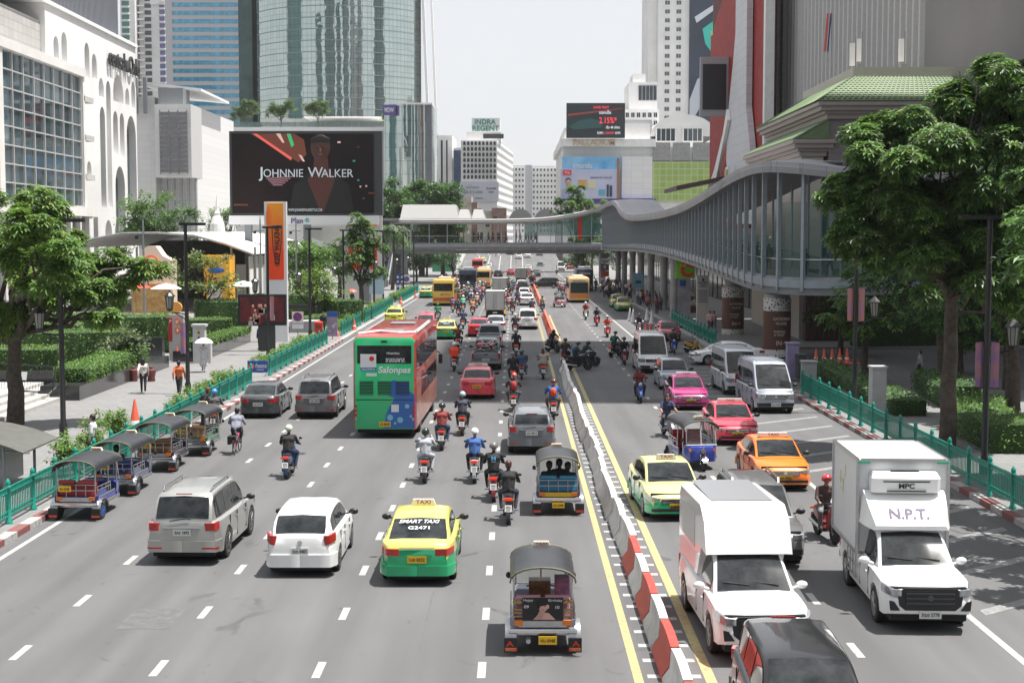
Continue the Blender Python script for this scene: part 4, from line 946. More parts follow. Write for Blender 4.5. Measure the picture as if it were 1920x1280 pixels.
def midtree(label, x, y, h, w, seed, mats=(1, 2, 1), group='trees around the plaza'):
 rr = random.Random(seed); b = [(rr.uniform(-.45, .45)*w, rr.uniform(-.3, .3)*w, h*rr.uniform(.45, .85), w*rr.uniform(.3, .42)) for _ in range(7)]; b.append((0, 0, h*.8, w*.36))
 return tree(label, x, y, h, w*.045, b, 42, max(.3, w*.06), list(mats), seed, group, .3, 'spray')
for lab, px, py, Y, h, w, sd_, ms in (
 ('leafy tree against the arched mall corner', 292, 345, 205, 15.5, 7, 31, (0, 1)), ('rounder dark tree right of the mall corner tree', 322, 372, 200, 13, 6.5, 32, (1, 2)), ('low tree in front of the mall arches', 210, 420, 190, 8, 4.5, 33, (4, 1)),
 ('tree behind the white stupa', 418, 375, 235, 14, 6, 34, (1, 0)), ('dark tree under the big screen, left', 560, 452, 175, 7.5, 6, 35, (1, 0)), ('tree under the big screen, centre', 595, 458, 160, 7, 5.5, 36, (1, 0)), ('tree below the right part of the big screen', 636, 440, 185, 9, 6, 37, (1, 2)),
 ('feathery bright tree right of the orange banner', 585, 505, 130, 5.4, 4.4, 38, (0, 3)), ('big dark tree behind the screen, right of it', 735, 350, 270, 21, 9, 39, (1, 2)), ('wide tree behind the stair pavilion', 790, 345, 290, 20, 12, 40, (1, 2)), ('tree beyond the footbridge, left of the brown shophouses', 830, 385, 300, 15, 9, 41, (1, 4)),
 ('thin yellowish tree in front of the tent', 385, 455, 118, 7.4, 4.2, 42, (3, 4)), ('bare-branched tree over the hedges', 235, 600, 82, 2.9, 2.4, 43, (4, 4)), ('tree below the footbridge on the left bank', 850, 490, 265, 6, 5, 44, (1, 2)), ('tree beside the far road ramp, right', 1085, 490, 262, 7, 5, 45, (0, 1))):
 X, Z = PY(px, py, Y); midtree(lab, X, Y, h, w, sd_, ms)
for i, (x, y, h, w) in enumerate(((13.8, 285, 9, 5), (17, 275, 8, 5), (16, 300, 11, 6), (19, 262, 7, 4))): midtree(('small tree beyond the footbridge, at the right kerb', 'bushy tree under the right footbridge corner', 'taller tree farther along the right kerb', 'low tree behind the hanging signs')[i], x, y, h, w, 71+i, (1, 2))
for i, (x, y, h, w) in enumerate(((-17.5, 256, 5.5, 4), (-20, 268, 7, 5), (-23.5, 262, 6, 4.5), (-17.5, 285, 7, 5))): midtree(('small tree under the left footbridge end', 'second tree behind the stair pavilion', 'dark tree left of the stair pavilion', 'tree by the green hoarding')[i], x, y, h, w, 81+i, (2, 1))
# terrace trees on the podium
for lab, px, h, sd_ in (('bushy roof-terrace tree at the left end', 458, 7, 51), ('second roof-terrace tree from the left', 527, 7.6, 52), ('roof-terrace tree above the middle of the screen', 596, 7.8, 53), ('small roof-terrace shrub tree by the purple sign', 742, 4, 54)):
 X, Z = PY(px, 240, 404); rr = random.Random(sd_); b = [(rr.uniform(-2.5, 2.5), rr.uniform(-1, 1), h*rr.uniform(.45, .9), 2.1) for _ in range(7)]
 tree(lab, X, 404, h, .2, b, 46, .55, [1, 4], sd_, 'trees on the podium terrace', .3, 'spray', z0=38.2)
# palm clump
pm = empty('palm_tree', (PY(735, 400, 215)[0], 215, .16), 0, 'drooping palm clump left of the footbridge stair', 'palm'); g = MB(); g.tube([(0, 0, 0), (.3, 0, 4), (.1, 0, 9)], [.3, .22, .18], 8); g.build('trunk', BARKL, pm, 60)
g = MB(); rr = random.Random(4)
for _ in range(46):
 a = rr.random()*6.28; el = rr.uniform(-.2, 1.2); L_ = rr.uniform(2.2, 3.6); pts = []
 for k in range(7):
  t = k/6; pts.append(Vector((cos(a)*L_*t*cos(el*(1-t)), sin(a)*L_*t*cos(el*(1-t)), 9+L_*t*sin(el)-2.6*t*t)))
 for k in range(1, 7):
  for s_ in (-1, 1):
   for _ in range(3):
    d = (pts[k]-pts[k-1]).normalized(); sd2 = d.cross(Vector((0, 0, 1))).normalized()*s_; leaf(g, pts[k-1].lerp(pts[k], rr.random()), sd2+d*.6+Vector((0, 0, -.7)), .8, .07, rr.choice((1, 2, 4)), rr)
g.build('fronds', LEAF, pm)
# =================================================================== hedges and planters
HEDC = mat('hedge_inner', (.03, .065, .016), .9, var=.3, vs=3)
GRAN = brick_mat('black_granite', (.035, .035, .038), (.05, .05, .054), (.02, .02, .02), 1.2, .9, .01, .12, swap=(1, 2, 0)); GRAN2 = brick_mat('black_granite_front', (.035, .035, .038), (.05, .05, .054), (.02, .02, .02), 1.2, .9, .01, .12, swap=(0, 2, 1))
def hedge(label, pts, w, z0, z1, dens=110, ls=.12, mats=(0, 0, 1), seed=1, name='hedge', lump=.08, cat='hedge', group='clipped hedges'):
 """hedge along a plan line"""
 rr = random.Random(seed); g = MB(); rings = []
 P = [Vector((x, y, 0)) for x, y in pts]
 for i, p in enumerate(P):
  d = (P[min(i+1, len(P)-1)]-P[max(i-1, 0)]).normalized(); s = Vector((d.y, -d.x, 0))
  rings.append([tuple(p+s*w/2*.9+Vector((0, 0, z0))), tuple(p+s*w/2*.92+Vector((0, 0, z1-.1))), tuple(p+s*w/2*.8+Vector((0, 0, z1-.04))), tuple(p-s*w/2*.8+Vector((0, 0, z1-.04))), tuple(p-s*w/2*.92+Vector((0, 0, z1-.1))), tuple(p-s*w/2*.9+Vector((0, 0, z0)))])
 g.loft(rings, 5)
 for e, q in ((P[0], P[1]), (P[-1], P[-2])):
  d = (e-q).normalized(); s = Vector((d.y, -d.x, 0))
  for _ in range(int(w*(z1-z0)*dens*1.3)):
   p = e+s*rr.uniform(-.5, .5)*w+Vector((0, 0, rr.uniform(z0, z1)))+d*rr.uniform(-.02, .08); leaf(g, p, d*.6+Vector((rr.gauss(0, .7), rr.gauss(0, .7), rr.gauss(.2, .6))), ls*rr.uniform(.7, 1.5), ls*.36, rr.choice(mats), rr)
 for a, b in zip(P, P[1:]):
  L_ = (b-a).length; d = (b-a)/L_; s = Vector((d.y, -d.x, 0)); H = z1-z0; area = L_*(w+2*H); n = int(area*dens); ph = rr.random()*6
  for _ in range(n):
   u = rr.random()*L_; q = rr.random()*(w+2*H)
   if q < H: o, z, nn = w/2, z0+q, s
   elif q < H+w: o, z, nn = w/2-(q-H), z1, Vector((0, 0, 1))
   else: o, z, nn = -w/2, z1-(q-H-w), -s
   bump_ = lump*(sin(u*2.3+ph)+sin(o*3.1+u*4.7))*.5
   p = a+d*u+s*o+Vector((0, 0, z))+nn*(bump_+rr.uniform(-.05, .05))
   dd = nn*rr.uniform(.2, 1)+Vector((rr.gauss(0, .7), rr.gauss(0, .7), rr.gauss(.2, .6))); leaf(g, p, dd, ls*rr.uniform(.7, 1.5), ls*.36, rr.choice(mats), rr)
 o = g.build(name, LEAF+[HEDC]); return tag(o, label, cat, group)
def L2(*a): return [G(x, y, z) for x, y, z in a]
hedge('near clipped hedge above the polished black wall, left of the walking woman', [(-22.0, 71), (-22.4, 80), (-22.6, 85)], 1.6, .8, 1.55, seed=1)
hedge('long yellow-green hedge behind the fallen barrier', [(-31, 74), (-23.8, 75)], 1.9, .3, 2.3, seed=2, mats=(3, 0, 1), dens=60)
hedge('rounded hedge behind the near clipped hedge', [(-29, 84), (-23.4, 86)], 2.0, .3, 2.5, seed=3, dens=60)
hedge('clipped hedge with a flat top left of the red totem', [(-28.5, 97), (-23.2, 99)], 2.4, .3, 2.7, seed=4, dens=55, mats=(0, 3, 1))
hedge('far left hedge under the tree', [(-40, 108), (-30, 109)], 2.2, .3, 2.3, seed=5, dens=45)
hedge('dark square hedge left of the group poster', [(-26, 117), (-21.8, 118)], 3.0, .3, 2.9, seed=6, dens=50, mats=(1, 2, 0))
hedge('narrow bright hedge on the low wall by the group poster', [(-20.9, 92), (-20.3, 107)], .9, .8, 1.35, seed=7)
hedge('middle-height hedge between the totem and the group poster', [(-25.5, 108), (-21.6, 109)], 1.8, .3, 1.9, seed=14, dens=60, mats=(0, 3, 1))
hedge('broad hedge behind the bare-branched tree', [(-33, 90), (-27.5, 91)], 2.4, .3, 2.6, seed=15, dens=55)
hedge('trimmed hedge in front of the market tent', [(-28, 148), (-19, 150)], 2.0, .3, 2.1, seed=8, dens=40)
hedge('low lawn-like hedge right of the yellowish tree', [(-25.5, 128), (-18.5, 130)], 2.0, .3, 1.5, seed=9, dens=40, mats=(3, 0))
hedge('dark boxy hedge right of the orange banner', [(-17.6, 131), (-14.6, 133)], 2.4, .3, 2.3, seed=10, dens=50, mats=(1, 2, 0))
hedge('small bright hedge by the grey planter', [(-18.2, 122), (-16.6, 128)], .9, .3, 1.2, seed=11)
hedge('sunlit hedge at the right edge behind the lamp post', [(18.3, 52), (18.6, 58), (20, 62)], 2.2, .16, 1.25, seed=12, dens=60)
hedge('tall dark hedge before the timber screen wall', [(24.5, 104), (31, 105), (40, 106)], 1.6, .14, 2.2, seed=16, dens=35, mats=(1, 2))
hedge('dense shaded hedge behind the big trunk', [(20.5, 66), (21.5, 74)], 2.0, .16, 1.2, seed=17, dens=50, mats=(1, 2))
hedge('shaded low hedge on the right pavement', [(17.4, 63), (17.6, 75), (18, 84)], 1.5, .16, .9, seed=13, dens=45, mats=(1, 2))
g = MB(); g.box(-22.9, -21.0, 69, 87, .1, .85, 0); g.box(-21.6, -19.9, 90.5, 108, .1, .85, 0)
tag(g.build('granite_wall', GRAN), 'low polished black granite wall under the hedges', 'wall')
tag(MB().box(-33, -22.6, 72.2, 73.0, .1, 1.25).build('granite_wall', GRAN2), 'polished black wall facing the steps', 'wall')
tag(MB().box(-29.5, -23, 93.5, 94.2, .1, 1.5).build('granite_wall', GRAN2), 'black granite wall below the flat-topped hedge', 'wall')
tag(MB().box(-28, -18, 143.2, 144, .1, 1.3).build('granite_wall', GRAN2), 'black granite wall before the market tent hedge', 'wall')
tag(MB().box(-19.5, -16.0, 118.5, 121, .1, 1.1).build('stone_planter', mat('planter_grey', (.3, .3, .3), .7, var=.1)), 'grey stone planter block by the pavement hedge', 'planter')
def shrub_strip(lab, x, ya, yb, seed, h=.95):
 rr = random.Random(seed); y = ya; i = 0
 while y < yb:
  r = empty('planter_shrub', (x+rr.uniform(-.15, .15), y, .16), 0, lab, 'shrub', 'leafy shrubs planted behind the teal fences'); k = rr.uniform(.8, 1.2)
  b = [(rr.uniform(-.35, .35), rr.uniform(-.4, .4), h*k*rr.uniform(.35, .8), .42) for _ in range(5)]
  crown(r, b, 330, .13, [0, 3, 0, 1], seed*50+i, 'spray', .4, 'foliage')
  g = MB(); limb(g, (0, 0, -.05), (.05, 0, h*.5), .03, .012, rr, 3); g.build('stem', BARK, r); y += 1.35; i += 1
shrub_strip('leafy shrub behind the railing beside the parked tuk-tuks', -14.9, 47, 55, 61, 1.5)
shrub_strip('leafy shrub in the strip beside the parked motorbike', -14.8, 62.5, 77, 62)
shrub_strip('leafy shrub in the strip right of the blue arrow sign', -14.8, 84, 106, 63)
shrub_strip('leafy shrub by the two orange cones', -14.7, 115, 130, 64); shrub_strip('leafy shrub under the round tree', -14.7, 133, 162, 65, 1.1); shrub_strip('leafy shrub in the farthest strip by the green taxi', -14.7, 174, 204, 66, 1.2)
# steps on the left, fallen panel
g = MB()
for i in range(4): g.box(-34, -21.9-.0+.0-.55*i, 58, 71.5-.0, .16, .32+.16*i, 0)
tag(g.build('stone_steps', mat('step_stone', (.42, .41, .39), .75, var=.1, vs=2)), 'wide pale stone steps left of the trunk', 'steps')
cb = empty('crowd_barrier', (-23.6, 68.2, .62), radians(-12), 'black folded crowd barrier leaning beside the steps', 'barrier'); g = MB()
for a, b in (((-1.7, 0, .15), (1.7, .0, .05)), ((-1.7, .35, 1.35), (1.7, .35, 1.25)), ((-1.7, 0, .15), (-1.7, .35, 1.35)), ((1.7, 0, .05), (1.7, .35, 1.25))): g.cyl(a, b, .035, n=6)
for i in range(22): g.cyl((-1.6+.15*i, .02, .15), (-1.6+.15*i, .34, 1.3), .012, n=4)
g.build('frame', POLE, cb); g = MB(); g.cb((.05, .1, .8), (.55, .02, .4), 0, 0, -.28); g.build('plate', mat('pale_plate', (.5, .52, .53), .5), cb)
g = MB(); g.cyl((-1.7, -.3, -.1), (-1.3, .2, .35), .03, n=5); g.cyl((1.5, -.3, -.15), (1.8, .2, .3), .03, n=5); g.build('foot', STEEL, cb)
# =================================================================== lamp posts
def lamp_proto():
 r = empty('street_lamp'); r['category'] = 'street lamp'; g = MB(); g.lathe([(.16, 0), (.16, .5), (.11, .6), (.1, 4.3), (.085, 8.5)], n=12); g.build('post', POLE, r, 40)
 g = MB(); g.cb((.35, 0, 8.5), (1.3, .28, .14)); g.build('lamp_head', POLE, r); g = MB(); g.cyl((0, 0, 4.0), (-.75, 0, 4.1), .035, n=6); g.cyl((0, 0, 3.7), (-.6, 0, 4.08), .025, n=6); g.build('bracket', POLE, r)
 ln = empty('lantern', (-.85, 0, 4.15)); ln.parent = r
 g = MB(); g.lathe([(.02, 1.05), (.05, 1.0), (.28, .78), (.3, .74), (.2, .74)], n=8); g.lathe([(.1, 0), (.16, .1), (.14, .14)], n=8)
 for k in range(8): t = 2*pi*k/8; g.cyl((cos(t)*.15, sin(t)*.15, .12), (cos(t)*.22, sin(t)*.22, .75), .014, n=4)
 g.build('cage', POLE, ln); g = MB(); g.lathe([(.13, .13), (.2, .73)], n=8); g.build('glass', mat('lantern_glass', (.3, .3, .28), .2), ln)
 PROTO['lamp'] = [r]
 PROTO['flag'] = [empty('street_banner')]; b = PROTO['flag'][0]; b['category'] = 'banner'
 g = MB(); g.loft([[(.1, -.01, .0), (.1, .01, .0), (.1, .01, 1.5), (.1, -.01, 1.5)], [(.2, .02, .0), (.2, .04, .0), (.2, .04, 1.5), (.2, .02, 1.5)], [(.36, -.02, .02), (.36, 0, .02), (.36, 0, 1.48), (.36, -.02, 1.48)]]); g.build('cloth', mat('banner_cloth', (.16, .12, .42), .7, c2=(.5, .22, .12), vs=1.6), b); g = MB(); g.cyl((0, 0, 1.52), (.38, 0, 1.52), .015, n=5); g.cyl((0, 0, -.02), (.38, 0, -.02), .015, n=5); g.build('arm', POLE, b)
lamp_proto(); _KID.clear()
for i, (x, y, lb) in enumerate(((-17.8, 56.3, 'nearest black lamp post on the left, rising through the bright tree'), (-16.45, 72, 'black lamp post with a lantern behind the man in orange'), (-16.5, 96, 'black lamp post in front of the tall orange banner'), (-16.2, 113.5, 'black lamp post beside the round no-parking sign'), (-16.1, 135, 'black lamp post left of the dense round tree'),
 (-14.9, 152, 'black lamp post just right of the dense round tree'), (-15.4, 168, 'lamp post beside the pale blue poster'), (-14.6, 188, 'lamp post before the blue bus-stop signs'), (-14.5, 206, 'lamp post before the escalators'))):
 place('lamp', (x, y, .16), 0, lb, 'black lamp posts along the left pavement')
for (x, y, lb) in ((15.6, 47.5, 'black lamp post at the right edge with a purple banner'), (15.5, 65.5, 'black lamp post with an orange banner on the right pavement')): place('lamp', (x, y, .16), pi, lb, 'black lamp posts on the right pavement')
for x, y, z, rz, lb in ((-16.4, 71.9, 2.2, 3.3, 'narrow purple banner on the lamp post behind the man in orange'), (-16.45, 95.9, 2.6, .1, 'orange and purple banner on the lamp post before the group poster'), (15.6, 47.4, 3.05, -.2, 'purple banner on the right edge lamp post, near side'), (15.6, 47.6, 3.05, 3.3, 'purple banner on the right edge lamp post, far side'), (15.5, 65.4, 4.2, -.15, 'orange banner right side of the pavement lamp post'), (15.5, 65.6, 4.2, 3.2, 'orange banner left side of the pavement lamp post')):
 place('flag', (x, y, z), rz, lb, 'banners on lamp posts', None if abs(x-15.6) < .05 or y < 75 and x < 0 else {'banner_cloth': mat('banner_cloth_orange', (.55, .2, .08), .7, c2=(.3, .2, .4), vs=1.4)})
# thin grey poles with arms in the plaza
for x, y, h, lb in ((-33, 128, 9, 'thin grey plaza pole left of the tent gable'), (-26.5, 150, 9.5, 'thin grey plaza pole right of the tent stall'), (-24, 158, 9.5, 'thin dark plaza pole by the white tent wall')):
 r = empty('flag_pole', (x, y, .16), 0, lb, 'pole', 'thin poles in the plaza'); g = MB(); g.lathe([(.12, 0), (.08, h), (.02, h+.6)], n=8); g.build('pole', GREYM, r); g = MB(); g.box(-.5, .5, -.03, .03, h-1, h-.94); g.box(-.7, -.45, -.15, .15, h-1.3, h-1.0); g.build('fitting', BLACK, r)
wl = empty('white_lamp_post', (16.4, 44.6, .16), 0, 'short pale grey post at the right edge of the pavement', 'post'); g = MB(); g.lathe([(.09, 0), (.07, 2.9), (.09, 2.95)], n=10); g.build('post', STEEL, wl, 40); g = MB(); g.box(.05, .7, -.05, .05, 2.5, 2.58); g.box(.05, .7, -.05, .05, 2.75, 2.82); g.build('rail', STEEL, wl)
# =================================================================== big screen
OR = mat('ad_orange', (.95, .16, .02), .5, c2=(.95, .33, .03), vs=.5); FRM = mat('screen_frame_dark', (.05, .052, .06), .4); NEARW = mat('sign_white', (.75, .75, .77), .5)
def V2(px, py, Y): X, Z = PY(px, py, Y); return (X, Z)
bs = empty('advertising_screen', (0, 0, 0), 0, 'huge dark advertising screen with white lettering above the plaza', 'screen')
Y = 168; x0, zt = V2(429, 246, Y); x1, zb = V2(717, 404, Y); zc = V2(500, 421, Y)[1]
MB().box(x0, x1, Y+.1, Y+1.6, zb, zt).build('cabinet', FRM, bs)
SCR = mat('screen_picture', (.006, .006, .008), .35, spec=.2, c2=(.022, .010, .010), vs=.12)
b = MB().box(x0+.3, x1-1.0, Y-.05, Y+.09, zb+.25, zt-.3).build('screen_face', SCR, bs)
MB().box(x0-.1, x1-.4, Y-.2, Y+.9, zc, zb-.02).build('lower_strip', NEARW, bs)
def EM(k, c, e): return mat(k, c, .5, emit=e)
def poly(px, name, m, d, parent=bs, Yp=None):
 Yp = Yp or Y; g = MB(); g.prism([V2(a, b_, Yp) for a, b_ in px][::-1], 'y', Yp-d, Yp-d+.03); return g.build(name, m, parent)
poly([(470, 251), (552, 251), (570, 262), (575, 290), (560, 305)], 'picture_glow', EM('scr_brown', (.16, .04, .02), .12), .12)
poly([(474, 251), (482, 251), (548, 296), (546, 301)], 'light_streak', EM('scr_red', (.6, .1, .08), .35), .2)
poly([(518, 251), (526, 251), (534, 268), (530, 268)], 'light_streak', EM('scr_pink', (.6, .4, .36), .3), .2)
poly([(538, 251), (545, 251), (552, 272), (547, 277)], 'light_streak', EM('scr_green', (.04, .4, .15), .3), .2)
poly([(560, 290), (566, 292), (572, 303), (568, 303)], 'light_streak', EM('scr_pink', (.6, .4, .36), .3), .2)
g = MB(); c = V2(601, 279, Y); g.ell((c[0], Y-.1, c[1]+.15), (1.15, .1, 1.5), 16, 12, 0); g.ell((c[0], Y-.12, c[1]+.95), (1.2, .08, .55), 14, 8, 1, ); c2_ = V2(604, 330, Y)
g.prism([V2(a, b_, Y) for a, b_ in ((589, 296), (615, 296), (616, 316), (628, 338), (607, 398), (601, 398), (577, 338), (588, 316))][::-1], 'y', Y-.1, Y-.075, 2); g.prism([V2(a, b_, Y) for a, b_ in ((543, 398), (551, 348), (582, 322), (623, 322), (654, 346), (664, 398))][::-1], 'y', Y-.073, Y-.052, 1)
g.build('figure', [EM('scr_face', (.06, .018, .013), .06), mat('scr_hair', (.003, .002, .002), .6), EM('scr_skin', (.075, .018, .012), .07)], bs)
g = MB()
for dx in (-6, 7):
 q = V2(601+dx, 276, Y); g.ell((q[0], Y-.24, q[1]), (.2, .05, .08), 8, 5, 0)
q = V2(601, 290, Y); g.ell((q[0], Y-.24, q[1]), (.32, .05, .1), 8, 5, 1); q = V2(601, 283, Y); g.ell((q[0], Y-.24, q[1]), (.1, .08, .3), 8, 5, 1); g.build('face_features', [mat('scr_hair', (.008, .006, .006)), EM('scr_lip', (.15, .04, .03), .15)], bs)
for k, (a, b_, w_, m_) in enumerate(((636, 267, 6, 'scr_pink'), (672, 276, 4, 'scr_brown2'), (664, 302, 5, 'scr_teal'), (672, 338, 4, 'scr_teal'), (676, 350, 3, 'scr_pink'), (687, 349, 3, 'scr_pink'), (682, 372, 4, 'scr_brown2'), (698, 362, 14, 'scr_brown2'), (452, 384, 26, 'scr_brown2'))):
 EM('scr_brown2', (.12, .03, .015), .1); EM('scr_teal', (.03, .25, .27), .2); poly([(a-w_/2, b_-1.6), (a+w_/2, b_-1.6), (a+w_/2, b_+1.6), (a-w_/2, b_+1.6)], 'bokeh_light', MATS[m_], .16)
for k in range(5): poly([(500+k*3, 334+k*3), (550-k*5, 330+k*4), (550-k*5, 332+k*4), (500+k*3, 336+k*3)], 'light_streak', EM('scr_mauve', (.3, .15, .18), .15), .16)
LT = EM('scr_letters', (.55, .6, .66), .1); cx, cz = V2(574, 325, Y)
text('J', bs, LT, (V2(489.5, 327, Y)[0], Y-.3, cz-.1), h=1.6, name='lettering'); text('OHNNIE', bs, LT, (V2(532, 326, Y)[0], Y-.3, cz), w=4.6, h=.92, bold=0); text('W', bs, LT, (V2(592, 325, Y)[0], Y-.3, cz+.1), h=1.15, bold=0); text('ALKER', bs, LT, (V2(633, 326, Y)[0], Y-.3, cz), w=3.7, h=.92, bold=0)
q = V2(573, 394.5, Y); text('WWW.JOHNNIEWALKERSTYLE.COM', bs, LT, (q[0], Y-.3, q[1]), w=3.9, h=.42)
q = V2(563, 414, Y); text('Plan', bs, mat('planb_purple', (.12, .08, .3), .5), (q[0]-.35, Y-.25, q[1]), w=1.35, h=.62); text('·B', bs, mat('planb_teal', (.02, .4, .45), .5), (q[0]+.75, Y-.25, q[1]+.06), w=.6, h=.5)
g = MB()
for x in (x0+2, (x0+x1)/2, x1-2): g = MB(); g.box(x-.4, x+.4, Y+.4, Y+1.2, .1, zc); g.build('support_leg', GREYM, bs)
g = MB(); g.prism([V2(540, 424, Y+3), V2(716, 424, Y+3), V2(700, 458, Y+3), V2(636, 462, Y+3), V2(545, 432, Y+3)][::-1], 'y', Y+2, Y+3); g.build('back_awning', WHITE, bs)
# =================================================================== orange banner pillars
def pillar(label, px0, px1, pyt, pym, pyb, Yp, words):
 r = empty('banner_pillar', (0, 0, 0), 0, label, 'banner sign'); a, zt = V2(px0, pyt, Yp); b_, zm = V2(px1, pym, Yp); zb = max(.16, V2(px0, pyb, Yp)[1])
 g = MB(); g.box(a, b_, Yp, Yp+.5, .16, zt); g.build('frame', NEARW, r); w = b_-a
 m = mat('orange_gradient', (.95, .12, .02), .5);
 if 'orange_done' not in MATS:
  MATS['orange_done'] = m; n = m.node_tree; tc = n.nodes.new('ShaderNodeTexCoord'); sx = n.nodes.new('ShaderNodeSeparateXYZ'); mr = n.nodes.new('ShaderNodeMapRange'); no = n.nodes.new('ShaderNodeTexNoise'); ad_ = n.nodes.new('ShaderNodeMath'); ad_.operation = 'ADD'
  no.inputs['Scale'].default_value = 2; mr.inputs['From Min'].default_value = 5.6; mr.inputs['From Max'].default_value = 12.4; rp = n.nodes.new('ShaderNodeValToRGB'); rp.color_ramp.elements[0].color = (.95, .07, .01, 1); rp.color_ramp.elements[1].color = (.95, .42, .03, 1); rp.color_ramp.elements[0].position = .35
  L = n.links; L.new(tc.outputs['Object'], sx.inputs[0]); L.new(tc.outputs['Object'], no.inputs['Vector']); L.new(sx.outputs[2], mr.inputs[0]); L.new(mr.outputs[0], ad_.inputs[0]); mu_ = n.nodes.new('ShaderNodeMath'); mu_.operation = 'MULTIPLY'; mu_.inputs[1].default_value = .35; L.new(no.outputs[0], mu_.inputs[0]); L.new(mu_.outputs[0], ad_.inputs[1]); L.new(ad_.outputs[0], rp.inputs[0]); L.new(rp.outputs[0], n.nodes['Principled BSDF'].inputs['Base Color'])
 g = MB(); g.box(a+.13*w, b_-.13*w, Yp-.05, Yp-.003, zm, zt-.12); g.build('poster', m, r)
 if words:
  c = (a+b_)/2+.12; zc_ = zm+(zt-zm)*.44; q = [(c-.36, zc_+1.45), (c+.36, zc_+1.5), (c+.3, zc_), (c+.08, zc_-1.55), (c-.12, zc_-1.5), (c-.32, zc_)]
  g = MB()
  for (p, s_) in zip(q, q[1:]+q[:1]): g.cyl((p[0], Yp-.08, p[1]), (s_[0], Yp-.08, s_[1]), .03, n=4)
  g.build('emblem_outline', mat('dark_print', (.06, .02, .01), .5), r)
  text('KEEP WALKING', r, MATS['dark_print'], (c, Yp-.07, zc_+.05), w=2.9, h=.42, rot=(pi/2, -pi/2, 0), bold=.04)
  g = MB(); g.ell((c-.55, Yp-.06, zt-1.3), (.26, .02, 1.0), 14, 10); g.build('bottle_print', mat('amber_print', (.9, .2, .02), .4), r)
 return r
pillar('tall orange advertising pillar with black slanted lettering', 495, 538, 378, 524, 600, 108, True)
pillar('second orange advertising pillar, half hidden by the round tree', 643, 717, 400, 505, 560, 178, False)
# =================================================================== group poster light box
lb = empty('poster_light_box', (0, 0, 0), 0, 'black framed light box showing a group of people under the orange pillar', 'light box'); Yp = 99; a, zt = V2(446, 552, Yp); b_, zb = V2(536, 610, Yp)
MB().box(a, b_, Yp, Yp+.5, zb, zt).build('frame', BLACK, lb); MB().box(a+.15, b_-.12, Yp-.04, Yp-.003, zb+.22, zt-.18).build('picture', mat('poster_dark', (.03, .008, .01), .4, c2=(.2, .02, .025), vs=1.5), lb)
MB().box((a+b_)/2-.3, (a+b_)/2+.85, Yp+.1, Yp+.4, .16, zb).build('pedestal', mat('pedestal_dark', (.04, .042, .045), .4), lb)
g = MB(); rr = random.Random(3)
for i in range(13):
 x = a+.75+rr.random()*(b_-a-1.5); z = zb+.65+rr.random()*.85-abs(x-(a+b_)/2)*.25; g.ell((x, Yp-.07, z), (.09, .03, .12), 8, 6, 0); g.prism([(x-.17, z-.5), (x+.17, z-.5), (x+.14, z-.15), (x-.14, z-.15)], 'y', Yp-.06, Yp-.045, rr.choice((1, 2, 2)))
g.build('pictured_people', [mat('pic_skin', (.5, .25, .18), .5), mat('pic_red', (.3, .02, .02), .5), mat('pic_white', (.5, .42, .4), .5)], lb)
# =================================================================== small signs
def board(name, cat, label, px, py, Yp, w, h, m, posts=1, z0=None, th=.06, rz=0, post_m=None, group=None):
 X, Z = V2(px, py, Yp); r = empty(name, (X, Yp, 0), rz, label, cat, group); MB().box(-w/2, w/2, 0, th, Z-h/2, Z+h/2).build('panel', m, r); g = MB()
 for s_ in ([0] if posts == 1 else [-w*.42, w*.42]): g.cyl((s_, th+.03, .14), (s_, th+.03, Z+h*.3), .035, n=6)
 if posts: g.build('post', post_m or GREYM, r)
 return r, Z
BLUE = mat('sign_blue', (.01, .09, .36), .45); r, Z = board('arrow_sign', 'sign', 'blue sign with an orange arrow at the start of the railing', 483, 687, 81, 1.15, .66, BLUE, 2, post_m=WHITE)
g = MB(); g.cyl((-.36, -.01, Z), (-.36, -.03, Z), .17, n=16, m=0); g.build('disc', mat('sign_orange', (.75, .15, .03), .5), r); text('←', r, WHITE, (-.36, -.05, Z), w=.22); text('ที่จอดรถ', r, WHITE, (.2, -.03, Z+.06), w=.62, h=.26); text('PARKING', r, WHITE, (.16, -.03, Z-.18), w=.4, h=.08)
r, Z = board('no_parking_sign', 'sign', 'round blue and red no-parking sign on a white board', 558, 595, 108, .85, .85, NEARW, 1)
g = MB(); g.cyl((0, -.005, Z+.05), (0, -.02, Z+.05), .34, n=20, m=1); g.cyl((0, -.021, Z+.05), (0, -.03, Z+.05), .26, n=20, m=0); g.cb((0, -.035, Z+.05), (.56, .01, .07), 1); g.v[-8:] = [tuple(Matrix.Translation((0, 0, Z+.05)) @ Matrix.Rotation(radians(45), 4, 'Y') @ Matrix.Translation((0, 0, -Z-.05)) @ Vector(p)) for p in g.v[-8:]]
g.build('symbol', [BLUE, mat('sign_red', (.6, .02, .03), .45)], r); MB().box(-.42, .42, 0, .05, Z-.85, Z-.5).build('lower_plate', NEARW, r)
r, Z = board('bus_stop_board', 'sign', 'purple bus-stop information board with a blue cap by the near cone', 623, 607, 111, .8, 1.9, mat('purple_grey', (.2, .17, .27), .5, c2=(.33, .3, .4), vs=2), 1); MB().box(-.4, .4, -.02, -.003, Z+.55, Z+.94).build('cap', BLUE, r)
for x in (-.25, .1, .28): text('%d' % (int(abs(x)*90)), r, WHITE, (x*.8, -.03, Z-.3+x), w=.16)
r, Z = board('poster_stand', 'poster', 'pale blue poster stand right of the round tree trunk', 706, 534, 165, 1.7, 2.1, mat('pale_blue_poster', (.3, .5, .62), .4, c2=(.5, .6, .68), vs=1), 2, th=.25, post_m=BLACK)
